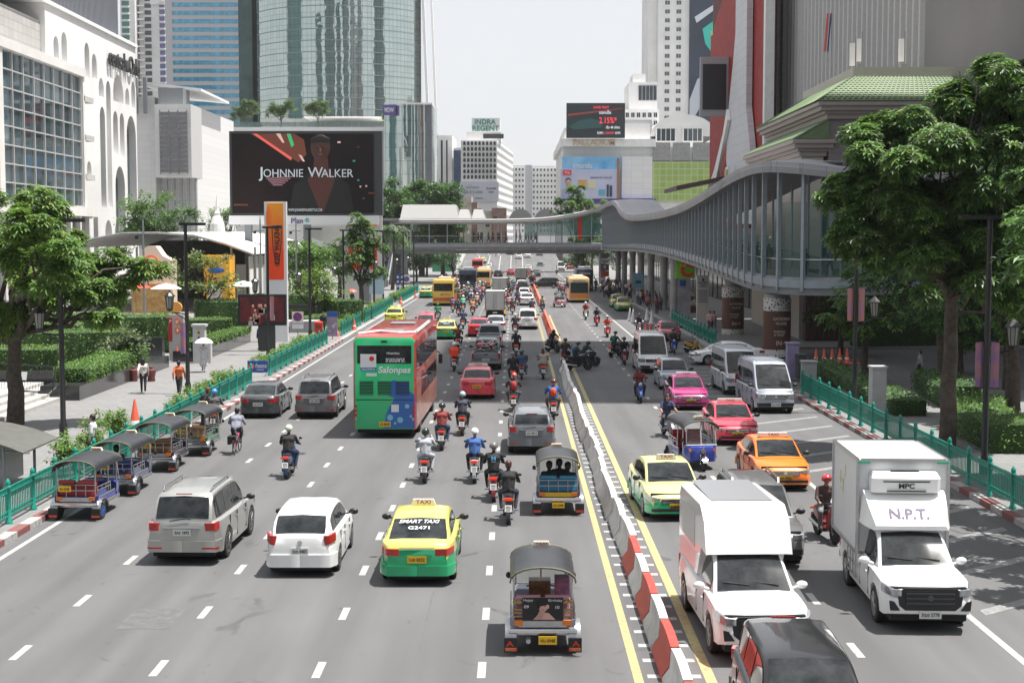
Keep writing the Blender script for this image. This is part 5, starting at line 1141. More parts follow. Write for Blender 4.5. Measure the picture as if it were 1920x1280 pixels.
for px, lab in ((746, 'left tall blue bus route sign'), (754, 'right tall blue bus route sign')):
 r, Z = board('bus_route_sign', 'sign', lab, px, 528, 190, .42, 2.2, BLUE, 1); g = MB()
 for k in range(3): g.box(-.15, .15, -.02, -.003, Z-.75+.6*k, Z-.45+.6*k)
 g.build('route_plate', NEARW, r)
r, Z = board('round_route_sign', 'sign', 'white sign with a purple disc near the escalators', 762, 523, 205, 1.0, 1.1, NEARW, 1); g = MB(); g.cyl((0, -.005, Z), (0, -.03, Z), .4, n=18); g.build('disc', mat('sign_violet', (.15, .1, .3), .5), r)
# big green square sign
gs = empty('square_store_sign', (0, 0, 0), 0, 'square lime-green sign with a big red letter C on a pylon', 'sign'); Yp = 140; a, zt = V2(1268, 490, Yp); b_, zb = V2(1303, 522, Yp)
MB().box(a, b_, Yp, Yp+.5, zb, zt).build('panel', mat('lime', (.2, .6, .06), .45), gs); text('C', gs, mat('c_red', (.75, .06, .02), .45), ((a+b_)/2+.1, Yp-.03, (zt+zb)/2-.05), w=1.25, h=1.35, bold=.05); text('Big', gs, mat('big_yellow', (.85, .65, .03), .45), (a+.65, Yp-.07, zt-.38), w=.62, h=.42, bold=.03)
MB().box(a+.2, b_-.4, Yp+.1, Yp+.4, .16, zb-.02).build('pylon', mat('pylon_grey', (.3, .29, .32), .5, var=.3, vs=.8), gs); MB().box(a+.35, a+.9, Yp+.02, Yp+.09, zb-.75, zb-.2).build('blue_plate', BLUE, gs)
ar = empty('pylon_sign', (0, 0, 0), 0, 'cream pylon sign with a dark triangle emblem and list of names', 'sign'); Yp = 127; a, zt = V2(1307, 516, Yp); b_, zb = V2(1329, 573, Yp)
MB().box(a, b_, Yp, Yp+.4, .16, zt).build('panel', mat('pylon_cream', (.55, .53, .5), .5), ar); cx_ = (a+b_)/2; g = MB(); g.prism([(cx_-.13, zt-.5), (cx_+.13, zt-.5), (cx_, zt-.2)], 'y', Yp-.03, Yp-.003); g.build('emblem', MATS['text_navy'], ar); text('ARNOMA', ar, MATS['text_navy'], (cx_, Yp-.03, zt-.65), w=.85, h=.15); text('GRAND\nBANGKOK', ar, MATS['text_navy'], (cx_, Yp-.03, zt-.92), w=.6, h=.2)
g = MB()
for i in range(6): g.box(a+.12, b_-.12, Yp-.02, Yp-.003, zt-1.4-.2*i, zt-1.28-.2*i)
g.build('name_strips', mat('strip_grey', (.25, .25, .27), .5), ar)
r, Z = board('poster_board', 'poster', 'teal-blue poster board with a dark car picture beside a skywalk column', 1197, 526, 165, 1.1, 1.7, mat('poster_teal', (.08, .2, .28), .4, c2=(.15, .3, .38), vs=1), 1, th=.2); MB().box(-.3, .3, -.03, -.003, Z-.3, Z).build('pictured_car', BLACK, r)
ex = empty('hanging_sign', (0, 0, 0), 0, 'stack of white, brown and red hanging signs at the footbridge corner', 'sign'); Yp = 225
for n_, (py0, py1, m_) in enumerate(((474, 484, mat('ex_brown', (.1, .08, .08), .5)), (485, 494, mat('ex_white', (.45, .42, .42), .5)), (495, 508, MATS['ex_brown']), (508, 519, mat('ex_red', (.45, .07, .03), .5)))):
 a, zt = V2(1127, py0, Yp); b_, zb = V2(1142, py1, Yp); MB().box(a, b_, Yp, Yp+.12, zb+.02, zt).build('plate', m_, ex)
text('EXIT', ex, mat('ex_text', (.03, .03, .03)), ((a+b_)/2, Yp-.03, V2(1134, 490, Yp)[1]), w=.9, h=.35); text('↑', ex, WHITE, ((a+b_)/2, Yp-.03, V2(1134, 501, Yp)[1]), w=.6)
# =================================================================== plaza things
tn = empty('market_tent', (0, 0, 0), 0, 'wide white arched market tent on the plaza', 'tent'); Y0, Y1 = 152, 200
prof = [V2(170, 462, 160), V2(215, 447, 160), V2(268, 437, 160), V2(330, 436, 160), V2(395, 441, 160), V2(450, 456, 160), V2(498, 474, 160)]
TENT = mat('tent_white', (.75, .75, .74), .7); g = MB(); rings = []
for yy, k in ((Y0, 0), (Y1, .2)): rings.append([(x, yy, z+k) for x, z in prof]+[(x, yy, z+k-.12) for x, z in prof[::-1]])
g.loft(rings); g.build('roof', TENT, tn, 40)
g = MB();
for (p, q) in zip(prof, prof[1:]): g.cyl((p[0], Y0-.05, p[1]-.05), (q[0], Y0-.05, q[1]-.05), .14, n=6)
for x in (-47, -40, -30, -27.5):
 g.cyl((x, Y0+.4, .1), (x, Y0+.4, 7.0), .12, n=6); g.cyl((x, Y1-1, .1), (x, Y1-1, 7.0), .12, n=6)
g.build('frame', GREYM, tn)
g = MB(); y = Y0+1; x = prof[-1][0]
while y < Y1: g.box(x-.6, x-.5, y, y+2.2, .2, 6.0); y += 3
for i in range(5): g.box(-34.0+1.5*i, -32.9+1.5*i, Y0+8, Y0+8.1, .2, 5)
g.build('side_curtains', TENT, tn)
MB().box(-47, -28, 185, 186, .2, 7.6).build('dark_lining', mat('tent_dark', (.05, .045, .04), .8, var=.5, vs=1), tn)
st = empty('market_stall', (0, 0, 0), 0, 'cream gabled stall front with an orange round emblem inside the tent', 'stall'); Yp = 149.6; cxs, _ = V2(283, 480, Yp)
g = MB(); g.prism([(cxs-2.1, .2), (cxs+2.2, .2), (cxs+2.2, 5.6), (cxs+1.2, 6.1), (cxs+.5, 7.1), (cxs-.4, 7.1), (cxs-1.2, 6.1), (cxs-2.1, 5.6)], 'y', Yp, Yp+2); g.build('facade', mat('stall_cream', (.75, .66, .55), .6), st)
g = MB(); g.cyl((cxs, Yp-.02, 5.3), (cxs, Yp-.1, 5.3), .85, n=20, m=0); g.cyl((cxs, Yp-.11, 5.3), (cxs, Yp-.16, 5.3), .62, n=20, m=1); g.prism([(cxs-.35, 5.1), (cxs+.35, 5.1), (cxs, 5.7)], 'y', Yp-.2, Yp-.17, 0); g.build('emblem', [mat('emblem_orange', (.85, .2, .03), .5), WHITE], st)
for s_ in (-1.35, 1.45):
 g = MB(); g.cyl((cxs+s_, Yp-.02, 5.2), (cxs+s_, Yp-.06, 5.2), .35, n=12, m=0); g.box(cxs+s_-.35, cxs+s_+.35, Yp-.06, Yp-.02, 4.7, 5.2, 0); g.box(cxs+s_-.03, cxs+s_+.03, Yp-.09, Yp-.06, 4.7, 5.5, 1); g.build('round_window', [mat('stall_dark', (.12, .06, .1), .5), WHITE], st)
MB().box(cxs-2.0, cxs+2.1, Yp-.3, Yp-.02, .2, 3.2).build('counter', mat('stall_counter', (.5, .2, .06), .6, c2=(.6, .5, .2), vs=2), st)
def parasol(label, x, y, r_, c, z=2.7, grp=None):
 p = empty('parasol', (x, y, .16), 0, label, 'parasol', grp); g = MB(); g.lathe([(r_, z-.55), (r_*.55, z-.2), (.04, z)], n=12); g.build('canopy', c, p, 30); g = MB(); g.cyl((0, 0, 0), (0, 0, z), .03, n=6); g.build('pole', GREYM, p)
PR = mat('parasol_red', (.6, .06, .04), .7)
parasol('red-centred market parasol in front of the stall', cxs-.7, 146, 1.6, PR, 3.3); parasol('white parasol left of the red one', cxs-3.0, 146, 1.5, TENT, 3.2); parasol('white parasol right of the red one', cxs+2.4, 146, 1.6, TENT, 3.2); parasol('small white parasol before the tent side curtains', V2(456, 510, 148)[0], 148, 1.5, TENT, 3.4)
s2_ = empty('market_stall', (0, 0, 0), 0, 'yellow and orange square stall under the tent edge', 'stall'); Yp = 149; a, zt = V2(380, 479, Yp); b_, _ = V2(430, 480, Yp); MB().box(a, b_, Yp, Yp+3, .2, zt).build('body', mat('stall_yellow', (.8, .4, .03), .6), s2_); MB().box(a+.5, b_-.8, Yp-.05, Yp-.002, .4, 3.2).build('opening', mat('stall_white', (.55, .5, .45), .6, var=.3, vs=2), s2_); g = MB(); g.ell(((a+b_)/2, Yp-.08, 4.6), (.9, .06, .3), 12, 6); g.build('oval_sign', BLUE, s2_)
def stupa(label, x, y, h, grp='white stupas'):
 s_ = empty('stupa', (x, y, .1), 0, label, 'stupa', grp); k = h/15; g = MB()
 g.box(-2.6*k, 2.6*k, -2.6*k, 2.6*k, 0, 5.5*k); g.lathe([(r_*k, z*k) for r_, z in ((2.6, 5.5), (2.5, 6.4), (2.0, 6.5), (2.0, 7.2), (1.6, 7.3), (1.6, 8), (1.2, 8.2), (1.3, 9.2), (1.15, 10.4), (.8, 11.3), (.45, 11.8), (.5, 12.1), (.3, 12.6), (.22, 13.4), (.05, 15))], n=14)
 for sx in (-1, 1):
  for sy in (-1, 1): g.lathe([(.5*k, 5.5*k), (.5*k, 6.6*k), (.3*k, 7.2*k), (.04, 8.4*k)], (sx*2.1*k, sy*2.1*k, 0), 8)
 g.build('tower', WHITE, s_)
stupa('tall white stupa left of the big screen', V2(407, 400, 225)[0], 225, 14.4); stupa('small white stupa partly behind the big screen', V2(441, 430, 215)[0], 215, 9.7)
# red and white totem, kiosk pillars
tt = empty('parking_totem', (0, 0, 0), 0, 'grey and red totem with an orange disc on top and two round symbols', 'totem sign'); Yp = 91.5; a, zt = V2(316, 590, Yp); b_, zb = V2(344, 640, Yp)
MB().box(a, b_, Yp, Yp+.5, .16, zt).build('body', mat('totem_grey', (.42, .4, .4), .5), tt); MB().box(a-.02, a+.22, Yp-.03, Yp-.002, 1.4, zt-.2).build('red_side', mat('totem_red', (.4, .02, .02), .5), tt)
g = MB(); cx_ = (a+b_)/2; g.lathe([(.02, -.12), (.36, -.12), (.36, .12), (.02, .12)], (cx_, Yp+.2, zt+.45), 20, 0, 'y'); g.build('disc', mat('disc_amber', (.8, .35, .08), .5), tt)
g = MB(); g.cyl((cx_+.1, Yp-.02, zt-.42), (cx_+.1, Yp-.05, zt-.42), .2, n=16, m=0); g.cyl((cx_+.1, Yp-.02, zt-1.0), (cx_+.1, Yp-.05, zt-1.0), .2, n=16, m=0); g.build('symbol', [mat('sign_orange', (.75, .15, .03))], tt); text('↙', tt, WHITE, (cx_+.1, Yp-.07, zt-.42), w=.2); text('P', tt, WHITE, (a+.13, Yp-.06, zt-.42), w=.13); text('+', tt, WHITE, (cx_+.1, Yp-.07, zt-1.0), w=.2)
kp = empty('gate_pillar', (0, 0, 0), 0, 'pale two-part gate pillar with black and yellow stripes', 'pillar'); Yp = 89.5; a, zt = V2(361, 608, Yp); b_, _ = V2(383, 608, Yp)
g = MB(); g.box(a, b_, Yp, Yp+.6, .16, zt-.15); g.box(a-.08, b_+.08, Yp-.08, Yp+.68, zt-.15, zt); g.box(b_+.02, b_+.35, Yp+.1, Yp+.6, .16, zt-1.1); g.build('body', mat('pillar_white', (.5, .5, .5), .6, var=.06), kp); g = MB()
for i in range(6): g.box((a+b_)/2-.05, (a+b_)/2+.08, Yp-.02, Yp-.002, 1.4+.16*i, 1.5+.16*i, i % 2)
g.build('stripe', [BLACK, mat('stripe_yellow', (.7, .5, .05), .5)], kp)
def cone(label, x, y, h=.75, m=None, grp='orange traffic cones', z=.16):
 c = empty('traffic_cone', (x, y, z), 0, label, 'traffic cone', grp); g = MB(); g.box(-.2*h/.75, .2*h/.75, -.2*h/.75, .2*h/.75, 0, .04); g.lathe([(.15*h/.75, .04), (.03, h)], n=12); g.build('body', m or ORNG, c, 50); g = MB(); g.lathe([(.118*h/.75, h*.3), (.09*h/.75, h*.48)], n=12); g.build('white_band', NEARW, c, 50)
cone('tall orange cone standing behind the parked tuk-tuks', *G(254, 832), 1.6); cone('orange cone before the red totem', *G(332, 682), .95)
for px, py, l in ((631, 634, 'orange cone left of the railing gap by the bus-stop board'), (664, 622, 'orange cone right of the railing gap'), (752, 573, 'orange cone by the far railing end'), (779, 560, 'orange cone left of the green taxi')): cone(l, *G(px, py), 1.0)
for i, px in enumerate((1530, 1545, 1560, 1574, 1588, 1603, 1620)): X, Y_ = G(px, 686); cone('red and white cone %s in the row by the timber wall' % ('one', 'two', 'three', 'four', 'five', 'six', 'seven')[i] if 0 else ('leftmost' if i == 0 else 'rightmost' if i == 6 else 'inner')+' red and white cone in the row before the timber screen wall', X, Y_, .95, None, 'cones before the timber wall')
for px, py, i in ((1181, 601, 0), (1187, 604, 1), (1213, 600, 2), (1222, 607, 3)): X, Y_ = G(px, py); cone(('farther white-topped cone of the left pair', 'nearer white-topped cone of the left pair', 'farther white-topped cone of the right pair', 'nearer white-topped cone of the right pair')[i]+' in the bus lane', X, Y_, 1.25, NEARW, 'tall white-topped cones in the bus lane', 0)
for px, py, l in ((1212, 620, 'low red bollard left, near the bus lane cones'), (1220, 624, 'low red bollard right, near the bus lane cones')): X, Y_ = G(px, py); cone(l, X, Y_, .85, None, 'red bollards in the bus lane', 0)
def bollard(label, px, py): X, Y_ = G(px, py); b = empty('stone_bollard', (X, Y_, .16), 0, label, 'bollard', 'dark red bollards'); g = MB(); g.lathe([(.2, 0), (.22, .1), (.19, .2), (.26, .5), (.24, .62), (.1, .7), (.12, .78), (.02, .84)], n=14); g.build('body', mat('bollard_red', (.12, .03, .03), .4), b, 50)
bollard('dark bollard left of the walking woman', 251, 720); bollard('dark red bollard right of the walking woman', 284, 720)
pb = empty('post_box', (*G(598, 640), .16), 0, 'red post box behind the pavement shrubs', 'post box'); g = MB(); g.box(-.3, .3, -.25, .25, 0, 1.25); g.lathe([(.36, 1.25), (.34, 1.35), (.05, 1.45)], n=12); g.build('body', mat('post_red', (.5, .04, .02), .4), pb, 40); MB().box(-.18, .18, -.28, -.25, .95, 1.02).build('slot', BLACK, pb)
def cabinet(label, px, py, w, h, d, m, name='utility_cabinet', X=None):
 X_, Y_ = G(px, py); c = empty(name, (X_, Y_, .16), 0, label, 'cabinet', 'utility cabinets on the right pavement'); g = MB(); g.box(-w/2, w/2, 0, d, 0, h); g.box(-w/2-.05, w/2+.05, -.05, d+.05, h, h+.08); g.build('body', m, c); MB().box(-w/2+.06, w/2-.06, -.02, -.002, .1, h-.15).build('door', m, c)
CABG = mat('cabinet_grey', (.4, .4, .41), .55, var=.12, vs=2)
cabinet('tall pale cabinet behind the railing left of the big trunk', 1648, 786, .62, 2.1, .7, CABG); cabinet('square grey cabinet beside the silver van', 1518, 725, .75, 1.15, .6, CABG); cabinet('purple-grey cabinet at the foot of the clad column', 1487, 714, .65, 1.9, .6, mat('cabinet_purple', (.3, .25, .4), .5, var=.2, vs=2)); cabinet('small dark cabinet behind the purple one', 1503, 716, .45, 1.3, .5, mat('cabinet_dark', (.07, .08, .08), .5))
# bus shelter bottom left
sh = empty('bus_shelter', (0, 0, 0), 0, 'curved grey-green roofed shelter cut off at the lower left corner', 'shelter'); g = MB(); rings = []
for k in range(9):
 t = k/8; x = -17.9+3.0*t; z = 2.05-.6*t**2.2
 rings.append([(x, 43.2, z), (x, 46.6, z), (x, 46.6, z+.05), (x, 43.2, z+.05)])
g.loft(rings); g.build('roof', mat('shelter_roof', (.1, .1, .09), .5, var=.15), sh, 40)
g = MB()
for y in (43.5, 46.3): g.cyl((-15.6, y, .16), (-15.6, y, 1.75), .05, n=6); g.cyl((-15.6, y, 1.5), (-14.8, y, 1.45), .03, n=6)
g.build('frame', GREYM, sh); MB().box(-16.1, -16.0, 43.5, 46.4, .3, 1.8).build('rear_panel', mat('shelter_panel', (.4, .42, .42), .3), sh)
# red emblem signs on the mall canopies (far), telecom antennas, flag
for i, (px, py) in enumerate(((1598, 100), (1610, 92), (1690, 92))):
 X, Z = PY(px, py, 118); an = empty('antenna', (X, 118, Z-1.6), 0, ('left', 'middle', 'right')[i]+' pale telecom antenna on the green roof', 'antenna', 'telecom antennas'); MB().box(-.2, .2, -.12, .12, .6, 2.4).build('panel', WHITE, an); g = MB(); g.cyl((.28, 0, -1.2), (.28, 0, 3), .04, n=6); g.cb((.2, 0, .2), (.4, .3, .3)); g.build('mast', GREYM, an)
X, Z = PY(1557, 190, 138.5); fl = empty('flag', (X, 138.5, 0), 0, 'limp Thai flag hanging against the ribbed wall', 'flag'); g = MB(); g.cyl((0, 0, Z), (0, 0, Z+8.6), .05, n=6); g.build('pole', STEEL, fl); g = MB()
W5 = [(-.46, 0), (-.36, -.12), (-.26, .05), (-.18, -.1), (-.09, .06), (.0, 0)]
for j in range(5):
 (a, ya_), (b_, yb_) = W5[j], W5[j+1]
 for k in range(6):
  s0, s1 = -.07*k, -.07*(k+1); g.face([(a+s0*.6, ya_, Z+8.2-k*.6), (b_+s0*.6, yb_, Z+8.3-k*.6), (b_+s1*.6, yb_, Z+7.7-k*.6), (a+s1*.6, ya_, Z+7.6-k*.6)], (2, 2, 1, 0, 0)[j])
g.build('cloth', [mat('flag_blue', (.03, .03, .2), .7), mat('flag_white', (.6, .6, .62), .7), mat('flag_red', (.5, .03, .03), .7)], fl)
# hoarding and far left bank
hd = empty('site_hoarding', (0, 0, 0), 0, 'green and white site fence beside the far ramp', 'fence'); g = MB(); g.box(-19, -14.6, 330, 331, 0, 3.6, 0); g.prism([(-14.5, 0), (-13.9, 0), (-13.9, 5), (-14.5, 6.0)], 'y', 340, 420, 1); g.build('panel', [mat('hoarding_green', (.04, .25, .12), .6, var=.2), WHITE], hd)
# =================================================================== cars
PLATEW = mat('plate_white', (.62, .62, .6), .5); PLATEY = mat('plate_yellow', (.75, .45, .02), .5); UNDER = mat('underbody', (.012, .012, .013), .8)
INK = mat('plate_ink', (.015, .015, .015), .5)
def interp(P, y):
 if y <= P[0][0]: return P[0][1]
 for a, b in zip(P, P[1:]):
  if y <= b[0]: return a[1]+(b[1]-a[1])*(y-a[0])/max(1e-6, b[0]-a[0])
 return P[-1][1]
def chaikin(P, it=2):
 for _ in range(it):
  Q = [P[0]]
  for a, b in zip(P, P[1:]): Q += [(a[0]*.75+b[0]*.25, a[1]*.75+b[1]*.25), (a[0]*.25+b[0]*.75, a[1]*.25+b[1]*.75)]
  P = Q+[P[-1]]
 return P
def wheel_parts(parent, x, y, r, w=.2, rim=None, rr=.66):
 s = 1 if x > 0 else -1; wl = empty('wheel', (x, y, r)); wl.parent = parent
 g = MB(); g.lathe([(r*rr, -w/2), (r*.93, -w/2), (r, -w*.36), (r, w*.36), (r*.93, w/2), (r*rr, w/2)], n=22, ax='x'); g.build('tyre', RUBBER, wl, 40)
 g = MB(); f = s*w/2
 g.lathe([(r*rr, f*.75), (r*(rr-.05), f*.95), (r*(rr-.08), f*.6), (.02, f*.55)], n=22, ax='x', m=1)
 for k in range(7):
  t = 2*pi*k/7; g.cyl((f*.8, 0, 0), (f*.86, cos(t)*r*rr*.95, sin(t)*r*rr*.95), r*.085, r*.06, 5)
 g.cyl((f*.6, 0, 0), (f*.95, 0, 0), r*.14, n=10); g.lathe([(r*(rr+.01), f*.8), (r*(rr+.01), f*1.02), (r*(rr-.07), f*1.0)], n=22, ax='x', m=0); g.build('rim', [rim or ALLOY, BLACK], wl, 40)
class Car:
 def __init__(s, key, cat, L, Wd, H, wy, wr, top, roof, roofw=.74, belt_in=.03, gc=.2, ends=(.8, .8), lo=None, hi=None, split=0, seamy=None):
  s.key, s.L, s.W, s.H, s.wy, s.wr, s.top, s.gc = key, L, Wd, H, wy, wr, chaikin(top, 1), gc
  s.roofp = chaikin(roof, 1); s.rw = roofw*Wd/2; s.bi = belt_in; s.ends = ends; s.lo, s.hi = lo, hi or lo
  s.root = empty(key+'_car'); s.root.name = cat.replace(' ', '_'); s.root['category'] = cat; PROTO[key] = [s.root]
  s.parts(split)
 def hw(s, y):
  t = y/(s.L/2); e = s.ends[1] if t > 0 else s.ends[0]; a = abs(t)
  return s.W/2*(1-(1-e)*max(0, (a-.72)/.28)**2.2-.02*a*a)
 def zt(s, y): return interp(s.top, y)
 def zb(s, y):
  z = s.gc+(.06 if abs(y) > s.L/2-.25 else 0)
  for w in s.wy:
   d = abs(y-w); R_ = s.wr*1.16
   if d < R_: z = max(z, s.wr+sqrt(R_*R_-d*d)*.97)
  return z
 def parts(s, split):
  L2_ = s.L/2; ys = set([-L2_, -L2_+.04, -L2_+.12, L2_-.12, L2_-.04, L2_])
  for w in s.wy:
   for k in range(-8, 9): ys.add(round(w+s.wr*1.16*sin(pi/2*k/8), 3))
   for d in (-1, 1): ys.add(round(w+d*(s.wr*1.16+.012), 3))
  y = -L2_+.2
  while y < L2_-.2: ys.add(round(y, 3)); y += .17
  ys = sorted(ys); rings = []; f = []
  for y in ys:
   w = s.hw(y); zb, zt = s.zb(y), s.zt(y); e = min(1, (L2_-abs(y))/.06) if abs(y) > L2_-.06 else 1
   zt2 = zt-(.05*(1-e)); zb2 = zb+.04*(1-e); h = max(zt2-zb2, .05); hb = zt2-s.gc
   z1 = max(zb2+.01, s.gc+hb*.38); z2 = max(z1+.01, s.gc+hb*.66); z2 = min(z2, zt2-.05); z1 = min(z1, z2-.005)
   half = [(w*.9, zb2), (w*.975, zb2+.004), (w*1.0, z1), (w*.995, z2), (w*.965, zt2-.045), (w*.90, zt2), (w*.45, zt2+.028)]
   rings.append([(a, y, b) for a, b in half]+[(-a, y, b) for a, b in half[::-1]])
  n = len(rings[0])
  def mf(j, k):
   if k < 0: return 0
   return 0 if (k <= 1 or k >= n-3 or (split >= 2 and (k == 2 or k == n-4))) else 1
  g = MB(); g.loft(rings, mf=mf)
  R_ = s.roofp; gr = []; s.gs = []
  for (y, z) in R_:
   w = s.hw(y); zbt = s.zt(y); k = min(1, max(0, (z-zbt)/(s.H-zbt))); wb = w*(.9-s.bi); wr_ = wb+(s.rw-wb)*k; e = min(.06, max(0, (z-zbt))*.45)
   s.gs.append((y, z, zbt, wb, wr_, e)); half = [(wb, zbt-.03), (wr_, z-e), (wr_*.92, z-e*.25), (wr_*.5, z+.012)]
   gr.append([(a, y, b) for a, b in half]+[(-a, y, b) for a, b in half[::-1]])
  g.loft(gr, m=1); s.body = g.build('body', [s.lo, s.hi], s.root, 38)
  g = MB(); g.box(-s.W/2*.82, s.W/2*.82, -L2_+.15, L2_-.15, s.gc*.75, min(s.zt(s.wy[0]), s.zt(s.wy[1]))-.12); g.build('underbody', UNDER, s.root)
  for w in s.wy:
   for sx in (-1, 1): wheel_parts(s.root, sx*(s.W/2-.11), w, s.wr)
 def section(s, y):
  G_ = s.gs
  for a, b in zip(G_, G_[1:]):
   if min(a[0], b[0])-1e-6 <= y <= max(a[0], b[0])+1e-6 and abs(b[0]-a[0]) > 1e-6:
    t = (y-a[0])/(b[0]-a[0]); return [a[k]+(b[k]-a[k])*t for k in range(6)]
  return None
 def screen(s, i0, i1, name, m=None, ins=.1, t0=.1, t1=.92):
  """glass over the roof profile between profile heights"""
  q = [p for p in s.gs if min(i0, i1)-1e-6 <= p[0] <= max(i0, i1)+1e-6]
  A = [s.section(min(i0, i1)+.001)]+q+[s.section(max(i0, i1)-.001)]; A = [a for a in A if a]; A.sort(key=lambda p: (p[0], p[1])); rings = []
  for (y, z, zbt, wb, wr_, e) in A:
   d = .016; sgn = 1 if (i0+i1) > 0 else -1
   rings.append([(k*(wr_-.07), y+sgn*d*.7, z+(.012*(1-abs(k)) - e*.3*abs(k)) + d) for k in (-1, -.5, 0, .5, 1)])
  g = MB(); g.loft(rings, closed=False, caps=False); return g.build(name, m or GLASS, s.root, 60)
 def side(s, ya, yb, name='side_window', lo_=.035, up=.05):
  for sx in (-1, 1):
   rings = []; n = max(3, int(abs(yb-ya)/.12))
   for k in range(n+1):
    y = ya+(yb-ya)*k/n; q = s.section(y)
    if not q: continue
    _, z, zbt, wb, wr_, e = q; a, b = zbt+lo_, z-e-up
    if b < a+.01: b = a+.01
    zr = max(z-e-(zbt-.03), .01); X = lambda zz: wb+(wr_-wb)*(zz-zbt+.03)/zr+.012
    rings.append([(sx*X(a), y, a), (sx*X((a+b)/2), y, (a+b)/2), (sx*X(b), y, b)])
   if len(rings) > 1: g = MB(); g.loft(rings, closed=False, caps=False); g.build(name, GLASS, s.root, 60)
 def wrap(s, end, z0, z1, ylen, xin, name, m, both=True, off=.008, dz=0, rise=0):
  """strip wrapping a corner: from ylen along the side round to x=xin on the end face"""
  for sx in ((-1, 1) if both else (1,)):
   L2_ = s.L/2; pts = []
   for k in range(5): y = (L2_-ylen*(1-k/4)); pts.append((s.hw(end*min(y, L2_-.01))+off, min(y, L2_-.02)))
   we = s.hw(end*L2_); pts.append((we*.99, L2_+off));
   for k in (1, 2, 3): pts.append((we*.99+(xin-we*.99)*k/3, L2_+off))
   n = len(pts); rings = []
   for i, (x, y) in enumerate(pts):
    r = rise*(1-i/(n-1)); a = z0+r+(dz*(i/(n-1))); b = z1+r*.6-(dz*(i/(n-1)))
    rings.append([(sx*x, end*y, a), (sx*x, end*y, b), (sx*(x-.05), end*(y-.05), b), (sx*(x-.05), end*(y-.05), a)])
   g = MB(); g.loft(rings); g.build(name, m, s.root, 50)
 def plate(s, end, z, m, txt, w=.44, h=.16, x=0):
  y = end*(s.L/2+.02); g = MB(); g.box(x-w/2, x+w/2, y-.01, y+.01, z-h/2, z+h/2); p = g.build('number_plate', m, s.root)
  text(txt, p, INK, (x, y+end*.014, z), w=w*.82, h=h*.5, rot=(pi/2, 0, 0 if end < 0 else pi), ext=.004, bold=.02)
 def grille(s, w, z0, z1, bars=3, m=None, chrome=CHROME):
  y = s.L/2+.008; g = MB(); g.box(-w/2, w/2, y-.03, y+.012, z0, z1, 0)
  for i in range(bars): z = z0+(z1-z0)*(i+.5)/bars; g.box(-w/2+.02, w/2-.02, y+.012, y+.022, z-.012, z+.012, 1)
  g.lathe([(.02, y+.03), (.06, y+.03), (.06, y)], (0, 0, (z0+z1)/2+.01), 14, 1, 'y'); g.build('grille', [m or BLACK, chrome], s.root)
 def mirrors(s, y, z=None, m=None):
  z = z or s.zt(y)+.1
  for sx in (-1, 1):
   g = MB(); g.ell((sx*(s.W/2+.09), y, z), (.12, .065, .08), 10, 8); g.cyl((sx*s.W/2*.88, y+.03, z-.06), (sx*(s.W/2+.04), y, z-.02), .025, n=6); g.build('mirror', m or BLACK, s.root, 50)
 def trims(s, doors=(), rail=False, wiper=True, hz=None):
  g = MB()
  for y in doors:
   for sx in (-1, 1):
    g = MB(); w = s.hw(y); z1 = s.zt(y)-.05
    g.box(min(sx*(w*1.0+.002), sx*(w-.02)), max(sx*(w*1.0+.002), sx*(w-.02)), y-.006, y+.006, max(s.gc+.1, s.zb(y)+.04), z1); g.build('door_seam', BLACK, s.root)
  for y in [d-.12 for d in doors[:2]]:
   for sx in (-1, 1):
    w = s.hw(y); z = s.zt(y)-.17; g = MB(); g.box(min(sx*w, sx*(w+.025)), max(sx*w, sx*(w+.025)), y-.09, y+.09, z-.015, z+.015); g.build('door_handle', s.hi, s.root)
  y = s.gs[-1][0]-.16; q = s.section(y)
  if wiper and q:
   for x0, x1 in ((-.5, -.02), (.08, .58)): g = MB(); g.tube([(x0, y+.02, q[1]+.03), (x1, y-.05, q[1]+.075)], .012, 5); g.build('wiper_blade', BLACK, s.root)
  if rail:
   for sx in (-1, 1):
    g = MB(); g.tube([(sx*s.rw*.88, rail[0], s.H-.04), (sx*s.rw*.9, rail[0]+.12, s.H+.055), (sx*s.rw*.9, rail[1]-.12, s.H+.055), (sx*s.rw*.88, rail[1], s.H-.05)], .025, 6); g.build('roof_rail', STEEL, s.root)
SIL = paint('silver_paint', (.42, .42, .4)); SIL.node_tree.nodes['Principled BSDF'].inputs['Metallic'].default_value = .6
WHP = paint('white_car_paint', (.76, .76, .76)); YEL = paint('taxi_yellow', (.56, .55, .13)); GRN = paint('taxi_green', (.012, .34, .14)); PINK = paint('taxi_pink', (.68, .075, .1)); MAG = paint('taxi_magenta', (.45, .05, .2)); ORP = paint('taxi_orange', (.82, .19, .015)); REDP = paint('car_red', (.42, .02, .035)); BLKP = paint('car_black', (.012, .012, .014)); DGP = paint('car_dark_grey', (.05, .055, .062)); GRP = paint('car_grey', (.13, .14, .155)); LBL = paint('car_silver_blue', (.33, .37, .42)); YLT = paint('taxi_full_yellow', (.78, .5, .02)); PGR = paint('taxi_pale_yellow', (.6, .6, .26))
